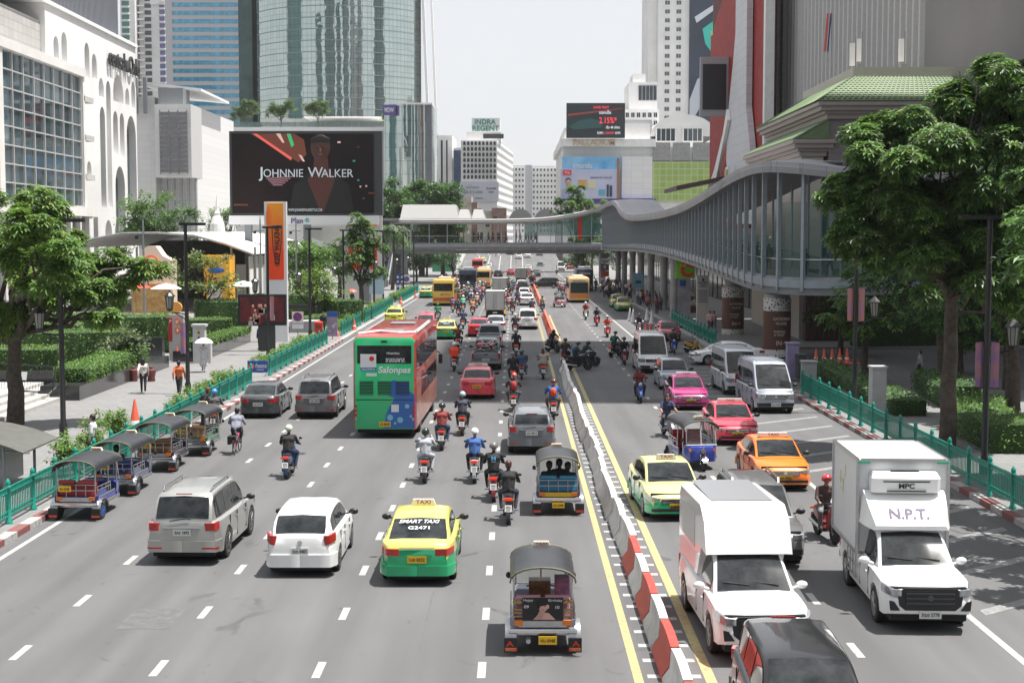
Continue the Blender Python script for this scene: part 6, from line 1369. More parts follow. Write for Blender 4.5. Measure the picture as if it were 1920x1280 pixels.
def sedan(key, lo, hi, plate_m, txt, taxi=False, split=1, sign=None, cat='car', rim=None):
 c = Car(key, cat, 4.55, 1.76, 1.46, (-1.32, 1.36), .32,
  [(-2.28, .88), (-2.2, 1.0), (-1.75, 1.03), (-1.2, .97), (.8, .93), (1.1, .94), (1.9, .82), (2.2, .70), (2.28, .62)],
  [(-1.95, 1.0), (-1.75, 1.06), (-1.15, 1.36), (-.75, 1.44), (-.1, 1.46), (.35, 1.43), (.7, 1.28), (1.3, .94)], lo=lo, hi=hi, split=split)
 c.screen(-1.86, -1.1, 'rear_window'); c.screen(.42, 1.24, 'windshield'); c.side(-1.15, -.2); c.side(-.12, .95)
 c.wrap(-1, .26, .5, .4, 0, 'rear_bumper', lo, off=.035); c.wrap(1, .24, .46, .4, 0, 'front_bumper', lo, off=.03); c.wrap(1, .29, .38, .0, 0, 'air_intake', BLACK, off=.036)
 c.wrap(-1, .72, .88, .34, .42, 'taillight', REDL, rise=.03); c.wrap(1, .56, .70, .42, .5, 'headlight', CLEARL, rise=.05, dz=.035)
 c.grille(.9, .53, .65, 2);
 c.plate(-1, .64, plate_m, txt); c.plate(1, .45, plate_m, txt); c.mirrors(.85); c.trims((-.28, .72, -1.0))
 g = MB(); g.box(-.4, .4, -2.3, -2.285, .88, .91); g.build('chrome_bar', CHROME, c.root)
 if taxi:
  bw = .3 if sign is None else .52; g = MB(); g.prism([(-bw, 1.47), (bw, 1.47), (bw-.05, 1.6), (.05-bw, 1.6)], 'y', .05, .2); t_ = g.build('taxi_sign', mat('taxi_sign', (.7, .62, .55), .5) if sign is None else sign, c.root)
  text('TAXI', t_, mat('taxi_letters', (.35, .03, .02), .5), (0, .045, 1.545), w=.36, h=.1, ext=.003); text('TAXI', t_, MATS['taxi_letters'], (0, .205, 1.545), w=.36, h=.1, rot=(pi/2, 0, pi), ext=.003)
 return c
WSG = mat('taxi_sign_white', (.75, .75, .72), .4)  # plain white roof board, no glow
sedan('taxi_yg', GRN, YEL, PLATEY, '1มค 8322', True, 2, cat='taxi'); text('SMART TAXI', PROTO['taxi_yg'][0], NEARW, (0, -1.35, 1.345), w=.95, h=.13, rot=(radians(27), 0, 0), ext=.003, name='window_lettering', shear=.3); text('G2471', PROTO['taxi_yg'][0], NEARW, (0, -1.56, 1.235), w=.5, h=.11, rot=(radians(30), 0, 0), ext=.003, name='window_lettering')
sedan('taxi_plain', PINK, PINK, PLATEY, 'มค 7553', True, 1, cat='taxi', sign=WSG)
sedan('sedan', DGP, DGP, PLATEW, 'กฎ 5541', cat='car')
def suv(key, col, txt, H=1.78, rails=True, cat='car', L=4.75, W_=1.84, rimr=.38, black_roof=False):
 c = Car(key, cat, L, W_, H, (-1.33, 1.38), rimr,
  [(-L/2, 1.0), (-L/2+.06, 1.1), (-1.2, 1.08), (.8, 1.04), (1.0, 1.05), (1.9, .98), (2.2, .86), (L/2, .76)],
  [(-L/2+.04, 1.05), (-L/2+.12, 1.3), (-L/2+.32, H-.08), (-1.7, H-.02), (-.5, H), (.3, H-.02), (.55, H-.1), (1.25, 1.05)], roofw=.72, lo=col, gc=.27, ends=(.9, .84))
 c.screen(-L/2+.07, -L/2+.32, 'rear_window'); c.screen(.42, 1.2, 'windshield'); c.side(-L/2+.35, -1.15); c.side(-1.08, -.25); c.side(-.17, .85)
 c.wrap(-1, .34, .62, .35, 0, 'rear_bumper', col, off=.04)
 c.wrap(-1, .86, 1.05, .22, .58, 'taillight', REDL, rise=.02); c.wrap(1, .72, .86, .4, .58, 'headlight', CLEARL, rise=.05, dz=.02); c.grille(.95, .68, .84, 3); c.wrap(1, .36, .5, .1, 0, 'bumper_insert', BLACK)
 c.plate(-1, .82, PLATEW, txt); c.plate(1, .52, PLATEW, txt); c.mirrors(.85); c.trims((-.33, .7, -1.1), (-1.8, .1) if rails else False)
 g = MB(); g.tube([(-.3, -L/2-.01, 1.1), (.1, -L/2+.02, 1.17), (.2, -L/2+.02, 1.15)], .015, 5); g.build('wiper', BLACK, c.root); g = MB(); g.box(-.2, .2, -L/2+.27, -L/2+.31, H-.07, H-.05); g.build('brake_lamp', REDL, c.root); c.wrap(-1, .42, .46, .1, .5, 'reflector', REDL, off=.048)
 g = MB(); g.box(-.45, .45, -L/2-.03, -L/2-.005, .93, .96); g.build('chrome_bar', CHROME, c.root)
 return c
suv('suv', SIL, '2กอ 1892')
suv('crossover', GRP, 'กด 4211', 1.56, False, L=4.35, W_=1.76, rimr=.33)
def hatch(key, col, txt):
 c = Car(key, 'car', 4.2, 1.7, 1.53, (-1.22, 1.32), .31,
  [(-2.1, .82), (-2.06, .98), (-1.6, 1.0), (.8, .93), (1.1, .93), (1.8, .84), (2.02, .7), (2.1, .6)], [(-2.04, .95), (-1.94, 1.1), (-1.65, 1.42), (-1.2, 1.5), (-.4, 1.53), (.3, 1.5), (.62, 1.38), (1.35, .94)], lo=col, ends=(.84, .8), roofw=.72)
 c.screen(-1.98, -1.62, 'rear_window'); c.screen(.42, 1.26, 'windshield'); c.side(-1.6, -1.05); c.side(-.98, -.15); c.side(-.07, .95)
 c.wrap(-1, .26, .56, .35, 0, 'rear_bumper', col, off=.035); c.wrap(-1, .78, 1.0, .3, .6, 'taillight', REDL, rise=.06); c.wrap(1, .56, .72, .45, .52, 'headlight', CLEARL, rise=.06, dz=.03); c.grille(.6, .5, .6, 2); c.plate(-1, .64, PLATEW, txt, w=.4); c.plate(1, .42, PLATEW, txt); c.mirrors(.85); c.trims((-.2, .75, -1.0))
 g = MB(); g.lathe([(.01, -2.13), (.055, -2.13), (.055, -2.1)], (0, 0, .84), 14, 0, 'y'); g.build('badge', CHROME, c.root); return c
hatch('hatch', WHP, 'ฌห 4483')
def pickup(key, col, txt, cab_only=False, flip=False, bumper_col=None):
 """double or single cab pickup; the load bed is open"""
 L = 5.3; c = Car(key, 'pickup truck', L, 1.86, 1.78, (-1.55, 1.62), .38,
  [(-2.65, 1.02), (-2.6, 1.08), (-.9, 1.08), (.9, 1.06), (1.3, 1.08), (2.2, 1.02), (2.5, .9), (2.65, .78)], [(-.82, 1.05), (-.72, 1.45), (-.6, 1.7), (-.3, 1.77), (.3, 1.78), (.65, 1.74), (.9, 1.6), (1.5, 1.07)] if not cab_only else [(-.22, 1.05), (-.15, 1.45), (-.05, 1.7), (.1, 1.76), (.4, 1.78), (.65, 1.74), (.9, 1.6), (1.5, 1.07)], lo=col, gc=.34, ends=(.94, .86), roofw=.72)
 c.screen(.72, 1.42, 'windshield');
 if not cab_only: c.screen(-.79, -.62, 'rear_window'); c.side(-.62, .15); c.side(.22, 1.1)
 else: c.side(.0, 1.1)
 g = MB(); g.box(-.76, .76, -2.55, -.98, 1.09, 1.115); g.build('load_bed', BLACK, c.root)
 c.wrap(-1, .72, 1.02, .12, .74, 'taillight', REDL); c.wrap(1, .76, .94, .42, .58, 'headlight', CLEARL, rise=.05, dz=.03); c.grille(1.0, .6, .9, 3, m=BLACK, chrome=DGP if cab_only else CHROME)
 g = MB(); g.prism([(-.62, .6), (-.5, .5), (.5, .5), (.62, .6), (.66, .85), (.52, .95), (-.52, .95), (-.66, .85)], 'y', L/2-.04, L/2+.006); g.build('grille_surround', BLACK, c.root); c.plate(-1, .62, PLATEW, txt); c.plate(1, .42, PLATEW, txt); c.mirrors(1.05, m=WHP if cab_only else None); c.trims((.15, 1.0))
 g = MB(); g.box(-.85, .85, -L/2-.14, -L/2-.02, .42, .56); g.build('rear_bumper', STEEL, c.root); g = MB(); g.box(-.12, .12, -L/2-.02, -L/2, .92, .98); g.build('tailgate_handle', BLACK, c.root)
 for sx in (-1, 1): g = MB(); g.prism([(sx*.6, .5), (sx*.8, .5), (sx*.82, .7), (sx*.72, .68)], 'y', L/2-.02, L/2+.014); g.build('fog_lamp_pocket', BLACK, c.root)
 return c
pickup('pickup', GRP, 'ขห 8813')
# box-bodied pickup trucks
def boxtruck(key, kind):
 c = pickup(key, WHP, '3ฒช 5778' if kind == 'fridge' else '2ฒฬ 6612', True); r = c.root; r['category'] = 'truck'; r.name = 'box_truck'
 if kind == 'fridge':
  BX = mat('box_white', (.62, .63, .64), .4, var=.05, vs=1); g = MB(); g.box(-.97, .97, -2.95, .0, 1.12, 3.15, 0); b = g.build('cargo_box', BX, r, bevel=.02)
  g = MB()
  for x in (-.98, .98):
   for y in (-2.96, .01): g.box(x-.03, x+.03, y-.03, y+.03, 1.1, 3.17)
   g.box(x-.03, x+.03, -2.9, -.03, 3.12, 3.18); g.box(x-.03, x+.03, -2.9, -.03, 1.08, 1.15)
  for y in (-2.97, .02): g.box(-.92, .92, y-.03, y+.03, 3.12, 3.18)
  g.build('edge_trim', STEEL, r)
  g = MB(); rings = []
  for y, z0, z1, w in ((.03, 1.8, 2.5, .95), (.25, 1.8, 2.42, .94), (.55, 1.79, 2.2, .9), (.85, 1.77, 1.86, .8)): rings.append([(-w, y, z0), (w, y, z0), (w*.92, y, z1), (-w*.92, y, z1)])
  g.loft(rings); w_ = g.build('wind_deflector', WHP, r, 30); text('N.P.T.', w_, mat('lettering_purple', (.08, .05, .12), .5), (0, .66, 2.09), w=.85, h=.26, rot=(radians(49), 0, pi), ext=.006, bold=.03)
  g = MB(); rings = []
  for z, y1, w in ((2.42, .16, .7), (2.5, .34, .74), (2.8, .38, .74), (2.92, .22, .68)): rings.append([(-w, .03, z), (w, .03, z), (w, y1*.8, z), (w*.9, y1, z), (-w*.9, y1, z), (-w, y1*.8, z)])
  g.loft(rings); fr = g.build('cooling_unit', WHP, r, 30, bevel=0); text('MPC', fr, BLACK, (0, .39, 2.64), w=.34, h=.11, rot=(pi/2, 0, pi), ext=.005, bold=.03)
  g = MB(); g.box(-.5, .5, .37, .385, 2.72, 2.745); g.box(-.42, .42, .36, .38, 2.51, 2.535); g.box(-.3, .3, .1, .2, 2.925, 2.95); g.build('cooling_vent', BLACK, r)
  for x in (-.85, .85): g = MB(); g.box(x-.13, x+.13, .04, .06, 3.08, 3.12); g.build('marker_lamp', mat('green_lamp', (.01, .4, .2), .3), r)
  for sx in (-1, 1):
   g = MB()
   for y in (-1.0, -.7, -.4, -.05): g.box(sx*.98-.015, sx*.98+.015, y-.015, y+.015, .55, 1.1)
   for z in (.55, .8): g.box(sx*.98-.015, sx*.98+.015, -1.0, -.05, z-.015, z+.015)
   g.build('side_guard', STEEL, r)
  g = MB()
  for (y, z, a, b_) in ((-1.9, 2.3, .5, .03), (-1.9, 2.1, .35, .03), (-1.7, 2.2, .03, .35), (-2.05, 2.35, .03, .3), (-1.5, 2.45, .25, .03), (-1.45, 2.6, .03, .2)): g.box(.973, .98, y-a/2, y+a/2, z-b_/2+.1, z+b_/2+.1)
  for (y, z, a, b_) in ((-1.9, 2.3, .5, .03), (-1.9, 2.1, .35, .03), (-1.7, 2.2, .03, .35), (-2.05, 2.35, .03, .3), (-1.5, 2.45, .25, .03), (-1.45, 2.6, .03, .2)): g.box(-.98, -.973, y-a/2, y+a/2, z-b_/2+.1, z+b_/2+.1)
  g.build('faded_lettering', mat('faded_yellow', (.6, .55, .2), .5), r)
 else:
  CP = mat('canopy_silver', (.38, .39, .41), .3, .5); g = MB()
  prof = [(-2.62, 1.1), (-2.62, 2.35), (-2.45, 2.55), (.15, 2.6), (.62, 2.35), (.92, 1.74), (.3, 1.76), (-.2, 1.1)]
  rings = []
  for x, k in ((-.86, .0), (-.82, .05), (-.75, .09)): rings.append([(x, y+(-k if y > 0 else k)*.6, z-(k if z > 2 else 0)*0+ (k*.7 if z > 2 else 0)) for y, z in prof])
  R2 = rings+[[(-p[0], p[1], p[2]) for p in r_] for r_ in rings[::-1]]; g.loft(R2); g.build('canopy', WHP, r, 25)
  g = MB(); g.box(-.62, .62, -2.4, .1, 2.66, 2.68); g.build('roof_skin', CP, r)
  for sx in (-1, 1): g = MB(); g.box(sx*.865-.004, sx*.865+.004, -2.2, -.5, 1.6, 2.3); g.build('canopy_window', mat('canopy_panel', (.5, .5, .5), .35, var=.1), r)
  text('ISUZU', r, CHROME, (0, c.L/2+.06, .86), w=.5, h=.1, rot=(pi/2, 0, pi), ext=.004, name='badge_lettering', bold=.03)
boxtruck('truck_fridge', 'fridge'); boxtruck('truck_canopy', 'canopy')
def van(key, col, txt):
 L = 5.3; c = Car(key, 'van', L, 1.88, 2.28, (-1.35, 1.75), .34,
  [(-2.65, 1.1), (1.2, 1.12), (1.9, 1.1), (2.4, 1.02), (2.58, .9), (2.65, .7)], [(-2.62, 1.05), (-2.58, 1.6), (-2.5, 2.15), (-2.3, 2.27), (0, 2.28), (1.0, 2.26), (1.25, 2.2), (1.6, 1.85), (2.35, 1.06)], roofw=.8, lo=col, gc=.26, ends=(.95, .88), belt_in=-.03)
 c.screen(1.3, 2.3, 'windshield'); c.screen(-2.6, -2.52, 'rear_window'); c.side(-2.4, -1.55, up=.38); c.side(-1.47, -.5, up=.38); c.side(-.42, .55, up=.38); c.side(.65, 1.75, up=.38)
 c.wrap(-1, .9, 1.35, .08, .78, 'taillight', REDL); c.wrap(1, .68, .9, .3, .55, 'headlight', CLEARL, rise=.04); c.grille(.95, .7, .88, 3, m=BLACK); c.wrap(1, .36, .5, .1, .0, 'bumper_insert', BLACK); c.plate(1, .42, PLATEW, txt); c.plate(-1, .6, PLATEW, txt); c.mirrors(1.9, 1.25); c.trims((.6, 1.6, -.5))
 g = MB()
 for i in range(9): g.box(-.7+.175*i-.02, -.7+.175*i+.02, -2.2, .9, 2.285, 2.305)
 g.build('roof_ribs', col, c.root)
van('van', WHP, 'ฮห 2190')
def mpv_black():
 suv('mpv', BLKP, 'ชก 7001', 1.69, False, L=4.6, W_=1.8, rimr=.34)
mpv_black()
# =================================================================== buses
def bus_double():
 r = empty('double_decker_bus'); r['category'] = 'bus'; PROTO['bus2'] = [r]; W_, L, H = 2.5, 11.8, 4.1
 BG = paint('bus_green', (.02, .36, .14)); BR = paint('bus_red', (.36, .035, .025)); BB = paint('bus_blue', (.02, .12, .42))
 g = MB(); rings = []
 for y, k, z in ((-L/2, .12, H-.16), (-L/2+.06, .03, H-.06), (-L/2+.2, 0, H), (L/2-.25, 0, H), (L/2-.05, .06, H-.1), (L/2, .15, H-.25)):
  w = W_/2-k*.6; rings.append([(-w, y, .38), (w, y, .38), (w, y, z-.14), (w-.12, y, z), (-w+.12, y, z), (-w, y, z-.14)])
 g.loft(rings, mf=lambda j, k: 1 if (k in (1, 5) or j >= 1) and k >= 0 else 0); g.build('body', [BG, BR], r, 30)
 g = MB(); g.box(-1.08, 1.08, -L/2-.012, -L/2-.001, 3.0, 3.72); rw_ = g.build('rear_window', GLASS, r); text('ซาลอนพาส.', rw_, NEARW, (.45, -L/2-.03, 3.14), w=.78, h=.17); text('Hisamitsu', rw_, NEARW, (.35, -L/2-.03, 3.42), w=.5, h=.09)
 g = MB(); g.box(-.95, -.32, -L/2-.02, -L/2-.013, 2.85, 3.38, 0); g.box(-.95, -.32, -L/2-.03, -L/2-.013, 2.72, 2.84, 1); g.cyl((-.5, -L/2-.02, 3.2), (-.5, -L/2-.03, 3.2), .1, n=12, m=2); g.build('pasted_poster', [NEARW, BB, mat('logo_red')], r); text('SALONPAS', r, NEARW, (-.63, -L/2-.04, 2.78), w=.54, h=.08, name='poster_lettering')
 text('Salonpas', r, NEARW, (.4, -L/2-.03, 2.72), w=1.3, h=.33, shear=.15, bold=.03, name='rear_lettering')
 g = MB(); g.prism([(-.02, .42), (1.2, .42), (1.2, 1.75), (.95, 1.95), (.7, 2.25), (.35, 2.35), (.1, 2.1), (.15, 1.75), (.4, 1.6), (.2, 1.3), (.05, .95)], 'y', -L/2-.010, -L/2-.001); g.build('blue_print', BB, r)
 g = MB()
 for (x, z, r_) in ((.22, .85, .12), (.62, .75, .12), (.9, 1.3, .09), (.42, .62, .05), (1.05, .9, .06)): g.cyl((x, -L/2-.011, z), (x, -L/2-.016, z), r_, n=14)
 g.cb((.42, -L/2-.014, 1.22), (.3, .006, .3), 1, 0); g.build('bubble_print', [mat('bubble', (.2, .5, .6), .5), NEARW], r)
 for x in (-.72, 0, .72):
  g = MB(); g.box(x-.27, x+.27, -L/2-.014, -L/2-.001, 1.75, 2.3, 0)
  for i in range(9): g.box(x-.26, x+.26, -L/2-.03, -L/2-.014, 1.78+.058*i, 1.80+.058*i, 1)
  g.build('engine_vent', [BLACK, BG if x < .5 else BB], r)
 g = MB(); g.box(-1.15, 1.15, -L/2-.012, -L/2-.001, 1.54, 1.575); g.box(-.72, -.3, -L/2-.012, -L/2-.001, 2.5, 2.62, 1); g.build('seam', [BLACK, NEARW], r)
 for sx in (-1, 1):
  for z in (1.3, 1.12, .94, .78):
   g = MB(); g.cyl((sx*1.14, -L/2, z), (sx*1.14, -L/2-.03, z), .055, n=10); g.build('taillight', REDL if z > .9 else CLEARL, r)
 g = MB(); g.box(-.22, .24, -L/2-.02, -L/2-.001, .48, .68); p = g.build('number_plate', PLATEY, r); text('33-8650', p, INK, (.01, -L/2-.025, .58), w=.38, h=.1)
 for sx in (-1, 1):
  x = sx*(W_/2+.004)
  for k, (y0, y1) in enumerate(((-5.5, -3.9), (-3.8, -2.0), (-1.9, 0), (.1, 2.0), (2.1, 4.0), (4.1, 5.6))): g = MB(); g.box(min(x, x+sx*.006), max(x, x+sx*.006), y0, y1, 2.72, 3.6); g.build('upper_window', mat('bus_glass', (.03, .03, .032), .03, spec=.9), r)
  for k, (y0, y1) in enumerate(((-3.2, -1.6), (-1.5, .2), (.3, 2.0), (2.1, 3.6), (3.9, 5.3))): g = MB(); g.box(min(x, x+sx*.006), max(x, x+sx*.006), y0, y1, 1.45, 2.25); g.build('lower_window', MATS['bus_glass'], r)
  g = MB(); g.box(min(x, x+sx*.005), max(x, x+sx*.005), -5.7, 5.5, .45, 1.4); g.box(min(x, x+sx*.005), max(x, x+sx*.005), -5.7, -3.3, 1.42, 2.6); g.box(min(x, x+sx*.005), max(x, x+sx*.005), -1.0, 5.2, 2.3, 2.66); g.build('side_print', mat('bus_side_print', (.6, .32, .2), .35, c2=(.22, .02, .05), vs=2.2, coat=.6), r)
  for y in (-3.7, 3.4): wheel_parts(r, sx*(W_/2-.14), y, .48, .28, rr=.6)
  g = MB(); g.box(sx*1.42-.09, sx*1.42+.09, L/2-.2, L/2+.05, 2.0, 2.45); g.cyl((sx*1.2, L/2-.1, 2.6), (sx*1.42, L/2-.08, 2.5), .03, n=5); g.build('mirror', BLACK, r)
 g = MB(); g.box(-W_/2+.15, W_/2-.15, -L/2+.2, L/2-.2, .2, .38); g.build('underbody', UNDER, r); g = MB(); g.box(-.55, .55, -4.2, -2.6, H+.001, H+.06, 0); g.box(-.55, .55, 1.5, 3, H+.001, H+.06, 0); g.build('roof_hatch', GREYM, r)
 g = MB(); g.tube([(-1.15, -5.0, H+.03), (-.3, -4.6, H+.12), (.5, -5.1, H+.08), (1.1, -4.4, H+.05)], .06, 6); g.tube([(1.12, -4.4, H+.05), (1.15, -1, H+.08), (1.1, 3, H+.06)], .08, 6); g.build('roof_sheet', WHP, r)
 g = MB(); g.box(-1.05, 1.05, L/2+.001, L/2+.02, 1.3, 3.5); g.build('windshield', GLASS, r); g = MB(); g.box(-.12, .12, -L/2-.06, -L/2, 3.84, 3.92); g.build('rear_camera', BLACK, r)
bus_double()
def bus_single(key, body, band, front, txt=None, L=10.5, H=3.1):
 r = empty('city_bus'); r['category'] = 'bus'; PROTO[key] = [r]; W_ = 2.5; g = MB(); rings = []
 for y, k, z in ((-L/2, .15, H-.2), (-L/2+.07, .03, H-.06), (-L/2+.25, 0, H), (L/2-.25, 0, H), (L/2-.05, .04, H-.1), (L/2, .12, H-.28)):
  w = W_/2-k*.6; rings.append([(-w, y, .35), (w, y, .35), (w, y, z-.16), (w-.15, y, z), (-w+.15, y, z), (-w, y, z-.16)])
 g.loft(rings); g.build('body', body, r, 30); e = 1
 for end in (-1, 1):
  y = end*(L/2); a, b = sorted((y+end*.003, y+end*.02)); z0, z1 = (1.2, 2.5) if end > 0 else (1.75, 2.65); g = MB(); g.box(-1.08, 1.08, a, b, z0, z1); g.build('windshield' if end > 0 else 'rear_window', GLASSB if end > 0 else GLASS, r)
  g = MB(); g.box(-1.15, 1.15, a, b, .62, 1.12 if end > 0 else 1.0); g.build('band', band, r)
  for sx in (-1, 1): g = MB(); a2, b2 = sorted((y+end*.02, y+end*.04)); g.box(sx*.95-.13, sx*.95+.13, a2, b2, .62, .8); g.build('headlight' if end > 0 else 'taillight', CLEARL if end > 0 else REDL, r)
  g = MB(); g.box(-.22, .22, *sorted((y+end*.021, y+end*.035)), .42, .56); g.build('number_plate', PLATEY, r)
 g = MB(); g.box(-.8, .8, L/2+.021, L/2+.04, 2.55, 2.8); g.build('destination_board', mat('dest_board', (.4, .38, .34), .4, var=.4, vs=6), r)
 for sx in (-1, 1):
  x = sx*(W_/2+.004)
  for k in range(7): y = -L/2+.7+k*1.35; g = MB(); g.box(min(x, x+sx*.006), max(x, x+sx*.006), y, y+1.2, 1.5, 2.4); g.build('side_window', GLASS, r)
  g = MB(); g.box(min(x, x+sx*.004), max(x, x+sx*.004), -L/2+.3, L/2-.3, .6, 1.1); g.build('side_band', band, r)
  for y in (-2.9, 3.2): wheel_parts(r, sx*(W_/2-.14), y, .46, .28, rr=.6)
  g = MB(); g.box(sx*1.38-.07, sx*1.38+.07, L/2-.1, L/2+.05, 1.9, 2.3); g.cyl((sx*1.2, L/2-.1, 2.5), (sx*1.38, L/2-.05, 2.3), .03, n=5); g.build('mirror', BLACK, r)
 g = MB(); g.box(-W_/2+.15, W_/2-.15, -L/2+.3, L/2-.3, .2, .35); g.build('underbody', UNDER, r); g = MB(); g.box(-.7, .7, -1.5, .6, H+.001, H+.22); g.box(-.6, .6, 2, 3.4, H+.001, H+.18); g.build('roof_unit', WHP, r, bevel=.04)
 if txt: text(txt, r, mat('bus_lettering', (.3, .05, .25), .5), (.25, -L/2-.03, 1.38), w=1.1, h=.22, name='rear_lettering')
bus_single('bus_cream', paint('bus_cream', (.68, .45, .2)), paint('bus_orange', (.75, .22, .02)), None); bus_single('bus_yellow', paint('bus_yellow', (.6, .38, .06)), mat('bus_sunset', (.7, .22, .03), .35, c2=(.5, .05, .04), vs=.8), None, 'MUVmi', L=9.5)
bus_single('bus_red_old', paint('bus_red_white', (.55, .06, .06)), paint('bus_red_dark', (.35, .04, .05)), None, L=10); bus_single('bus_blue', paint('bus_blue_dark', (.025, .03, .05)), paint('bus_grey_blue', (.05, .06, .09)), None, 'COACH', L=11, H=3.4)
# =================================================================== tuk-tuk
def tuk(key, body, rear=0, seat=None, rimc=None, passengers=False, roofc=None):
 """three-wheeled taxi, rear bench, barrel canopy; local +y is forward"""
 r = empty('tuk_tuk'); r['category'] = 'tuk-tuk'; PROTO[key] = [r]; W_ = 1.32; seat = seat or mat('seat_red', (.35, .03, .04), .4)
 RF = roofc or mat('canopy_vinyl', (.028, .03, .034), .4, var=.3, vs=2); PIPE = STEEL
 g = MB(); g.box(-W_/2, W_/2, -1.25, .75, .42, .52, 0); g.box(-W_/2, W_/2, -1.3, -1.22, .5, .78, 1); g.build('floor', [STEEL, body], r)
 for sx in (-1, 1):
  g = MB(); g.prism([(-1.25, .5), (.3, .5), (.3, .72), (-.4, .8), (-.7, .95), (-1.25, .95)], 'x', sx*W_/2-.02, sx*W_/2+.02, 0); g.box(sx*W_/2-.025, sx*W_/2+.025, -1.2, .25, .74, .79, 1); g.box(sx*W_/2-.025, sx*W_/2+.025, -1.2, .25, .5, .56, 1); g.build('side_panel', [body, CHROME], r)
  g = MB()
  for z in (.98, 1.1): g.cyl((sx*W_/2, -1.25, z), (sx*W_/2, -.1, z-.02), .018, n=5)
  for y in (-1.25, -.85, -.5, -.1): g.cyl((sx*W_/2, y, .8), (sx*W_/2, y, 1.1), .014, n=5)
  g.build('side_rail', PIPE, r)
  g = MB(); g.loft([[(sx*(W_/2-.12), -1.0+.42*cos(t), .32+.4*sin(t)), (sx*(W_/2+.12), -1.0+.42*cos(t), .32+.4*sin(t)), (sx*(W_/2+.12), -1.0+.39*cos(t), .32+.37*sin(t)), (sx*(W_/2-.12), -1.0+.39*cos(t), .32+.37*sin(t))] for t in [pi*k/8 for k in range(9)]]); g.build('rear_mudguard', STEEL, r, 40)
  g = MB(); g.box(sx*W_/2-.14, sx*W_/2+.14, -1.48, -1.44, .1, .42, 0); g.box(sx*W_/2-.12, sx*W_/2+.12, -1.49, -1.481, .13, .2, 1); g.build('mud_flap', [BLACK, mat('flap_red', (.6, .07, .03), .5)], r)
  wheel_parts(r, sx*(W_/2), -1.0, .27, .15, rim=rimc, rr=.6)
  g = MB(); g.box(sx*.5-.09, sx*.5+.09, -1.36, -1.31, .66, .78); g.build('taillight', AMBL, r)
 g = MB(); g.box(-W_/2-.05, W_/2+.05, -1.42, -1.31, .5, .6); g.build('rear_bumper', CHROME, r, bevel=.02)
 g = MB(); g.box(-.58, .58, -1.1, -.62, .6, .76, 0); g.cb((0, -1.12, 1.0), (1.15, .12, .46), 0, 0, radians(-8)); g.build('bench', seat, r, bevel=.03)
 for x in (-.3, .3):
  g = MB(); g.tube([(x-.25, -1.2, 1.24), (x+.25, -1.2, 1.24)], .075, 8); g.build('seat_back_roll', seat, r, 50)
 g = MB(); g.cyl((-.6, -1.26, 1.16), (.6, -1.26, 1.16), .02, n=5); g.cyl((-.6, -1.28, .98), (.6, -1.28, .98), .02, n=5)
 for x in (-.6, -.3, 0, .3, .6): g.cyl((x, -1.28, .78), (x, -1.26, 1.16), .014, n=5)
 g.build('rear_rail', PIPE, r)
 g = MB()
 for sx in (-1, 1):
  for y, z0 in ((-1.26, .78), (-.15, .5), (.62, .6)): g.cyl((sx*.6, y, z0), (sx*.6, y, 1.72), .022, n=6)
  g.cyl((sx*.6, -1.3, 1.72), (sx*.6, .85, 1.72), .022, n=6)
 g.build('pillar', PIPE, r)
 g = MB(); rings = []
 for k in range(11):
  t = pi*k/10; x = -.68*cos(t); z = 1.66+.34*sin(t)**.8
  rings.append([(x, -1.42, z-.02), (x, -.9, z+.01), (x, .4, z+.02), (x, .98, z-.06), (x*.98, .98, z-.09), (x*.98, .4, z-.02), (x*.98, -.9, z-.025), (x*.98, -1.42, z-.055)])
 g.loft(rings); g.build('canopy_roof', RF, r, 50)
 g = MB(); g.tube([(-.68*cos(pi*k/10), -1.43, 1.64+.34*sin(pi*k/10)**.8) for k in range(11)], .02, 5); g.build('roof_piping', mat('piping_yellow', (.13, .12, .07), .5), r); g = MB(); g.tube([(-.68*cos(pi*k/10), .98, 1.6+.34*sin(pi*k/10)**.8) for k in range(11)], .02, 5); g.build('roof_piping', mat('piping_yellow', (.13, .12, .07), .5), r)
 g = MB(); rings = []
 for y, w, z0, z1 in ((.62, .62, .4, .95), (.95, .58, .34, .98), (1.15, .46, .34, .92), (1.22, .3, .4, .8)): rings.append([(-w, y, z0), (w, y, z0), (w, y, z1-.1), (w*.85, y, z1), (-w*.85, y, z1), (-w, y, z1-.1)])
 g.loft(rings); g.build('nose', body, r, 35); g = MB(); g.box(-.22, .22, .1, .5, .55, .72); g.cb((0, .06, .9), (.42, .1, .35)); g.build('driver_seat', seat, r, bevel=.03)
 g = MB(); g.face([(-.55, .98, 1.0), (.55, .98, 1.0), (.52, .86, 1.58), (-.52, .86, 1.58)]); g.build('windshield', mat('thin_glass', (.2, .25, .25), .03, alpha=.35, spec=.8), r); g = MB()
 for x in (-.56, 0, .56): g.cyl((x, 1.0, .95), (x*.96, .86, 1.62), .02, n=5)
 g.cyl((-.55, 1.0, .99), (.55, 1.0, .99), .02, n=5); g.build('windshield_frame', CHROME, r)
 g = MB(); g.cyl((0, 1.22, .78), (0, 1.3, .78), .11, .1, 14, 0); g.cyl((0, 1.3, .78), (0, 1.31, .78), .09, n=14, m=1); g.build('headlight', [CHROME, CLEARL], r)
 for sx in (-1, 1): g = MB(); g.cyl((sx*.45, 1.1, .8), (sx*.45, 1.17, .8), .06, n=10); g.build('indicator', AMBL, r); g = MB(); g.ell((sx*.72, .95, 1.2), (.06, .03, .08), 8, 6); g.cyl((sx*.56, .95, 1.1), (sx*.72, .95, 1.15), .012, n=5); g.build('mirror', BLACK, r)
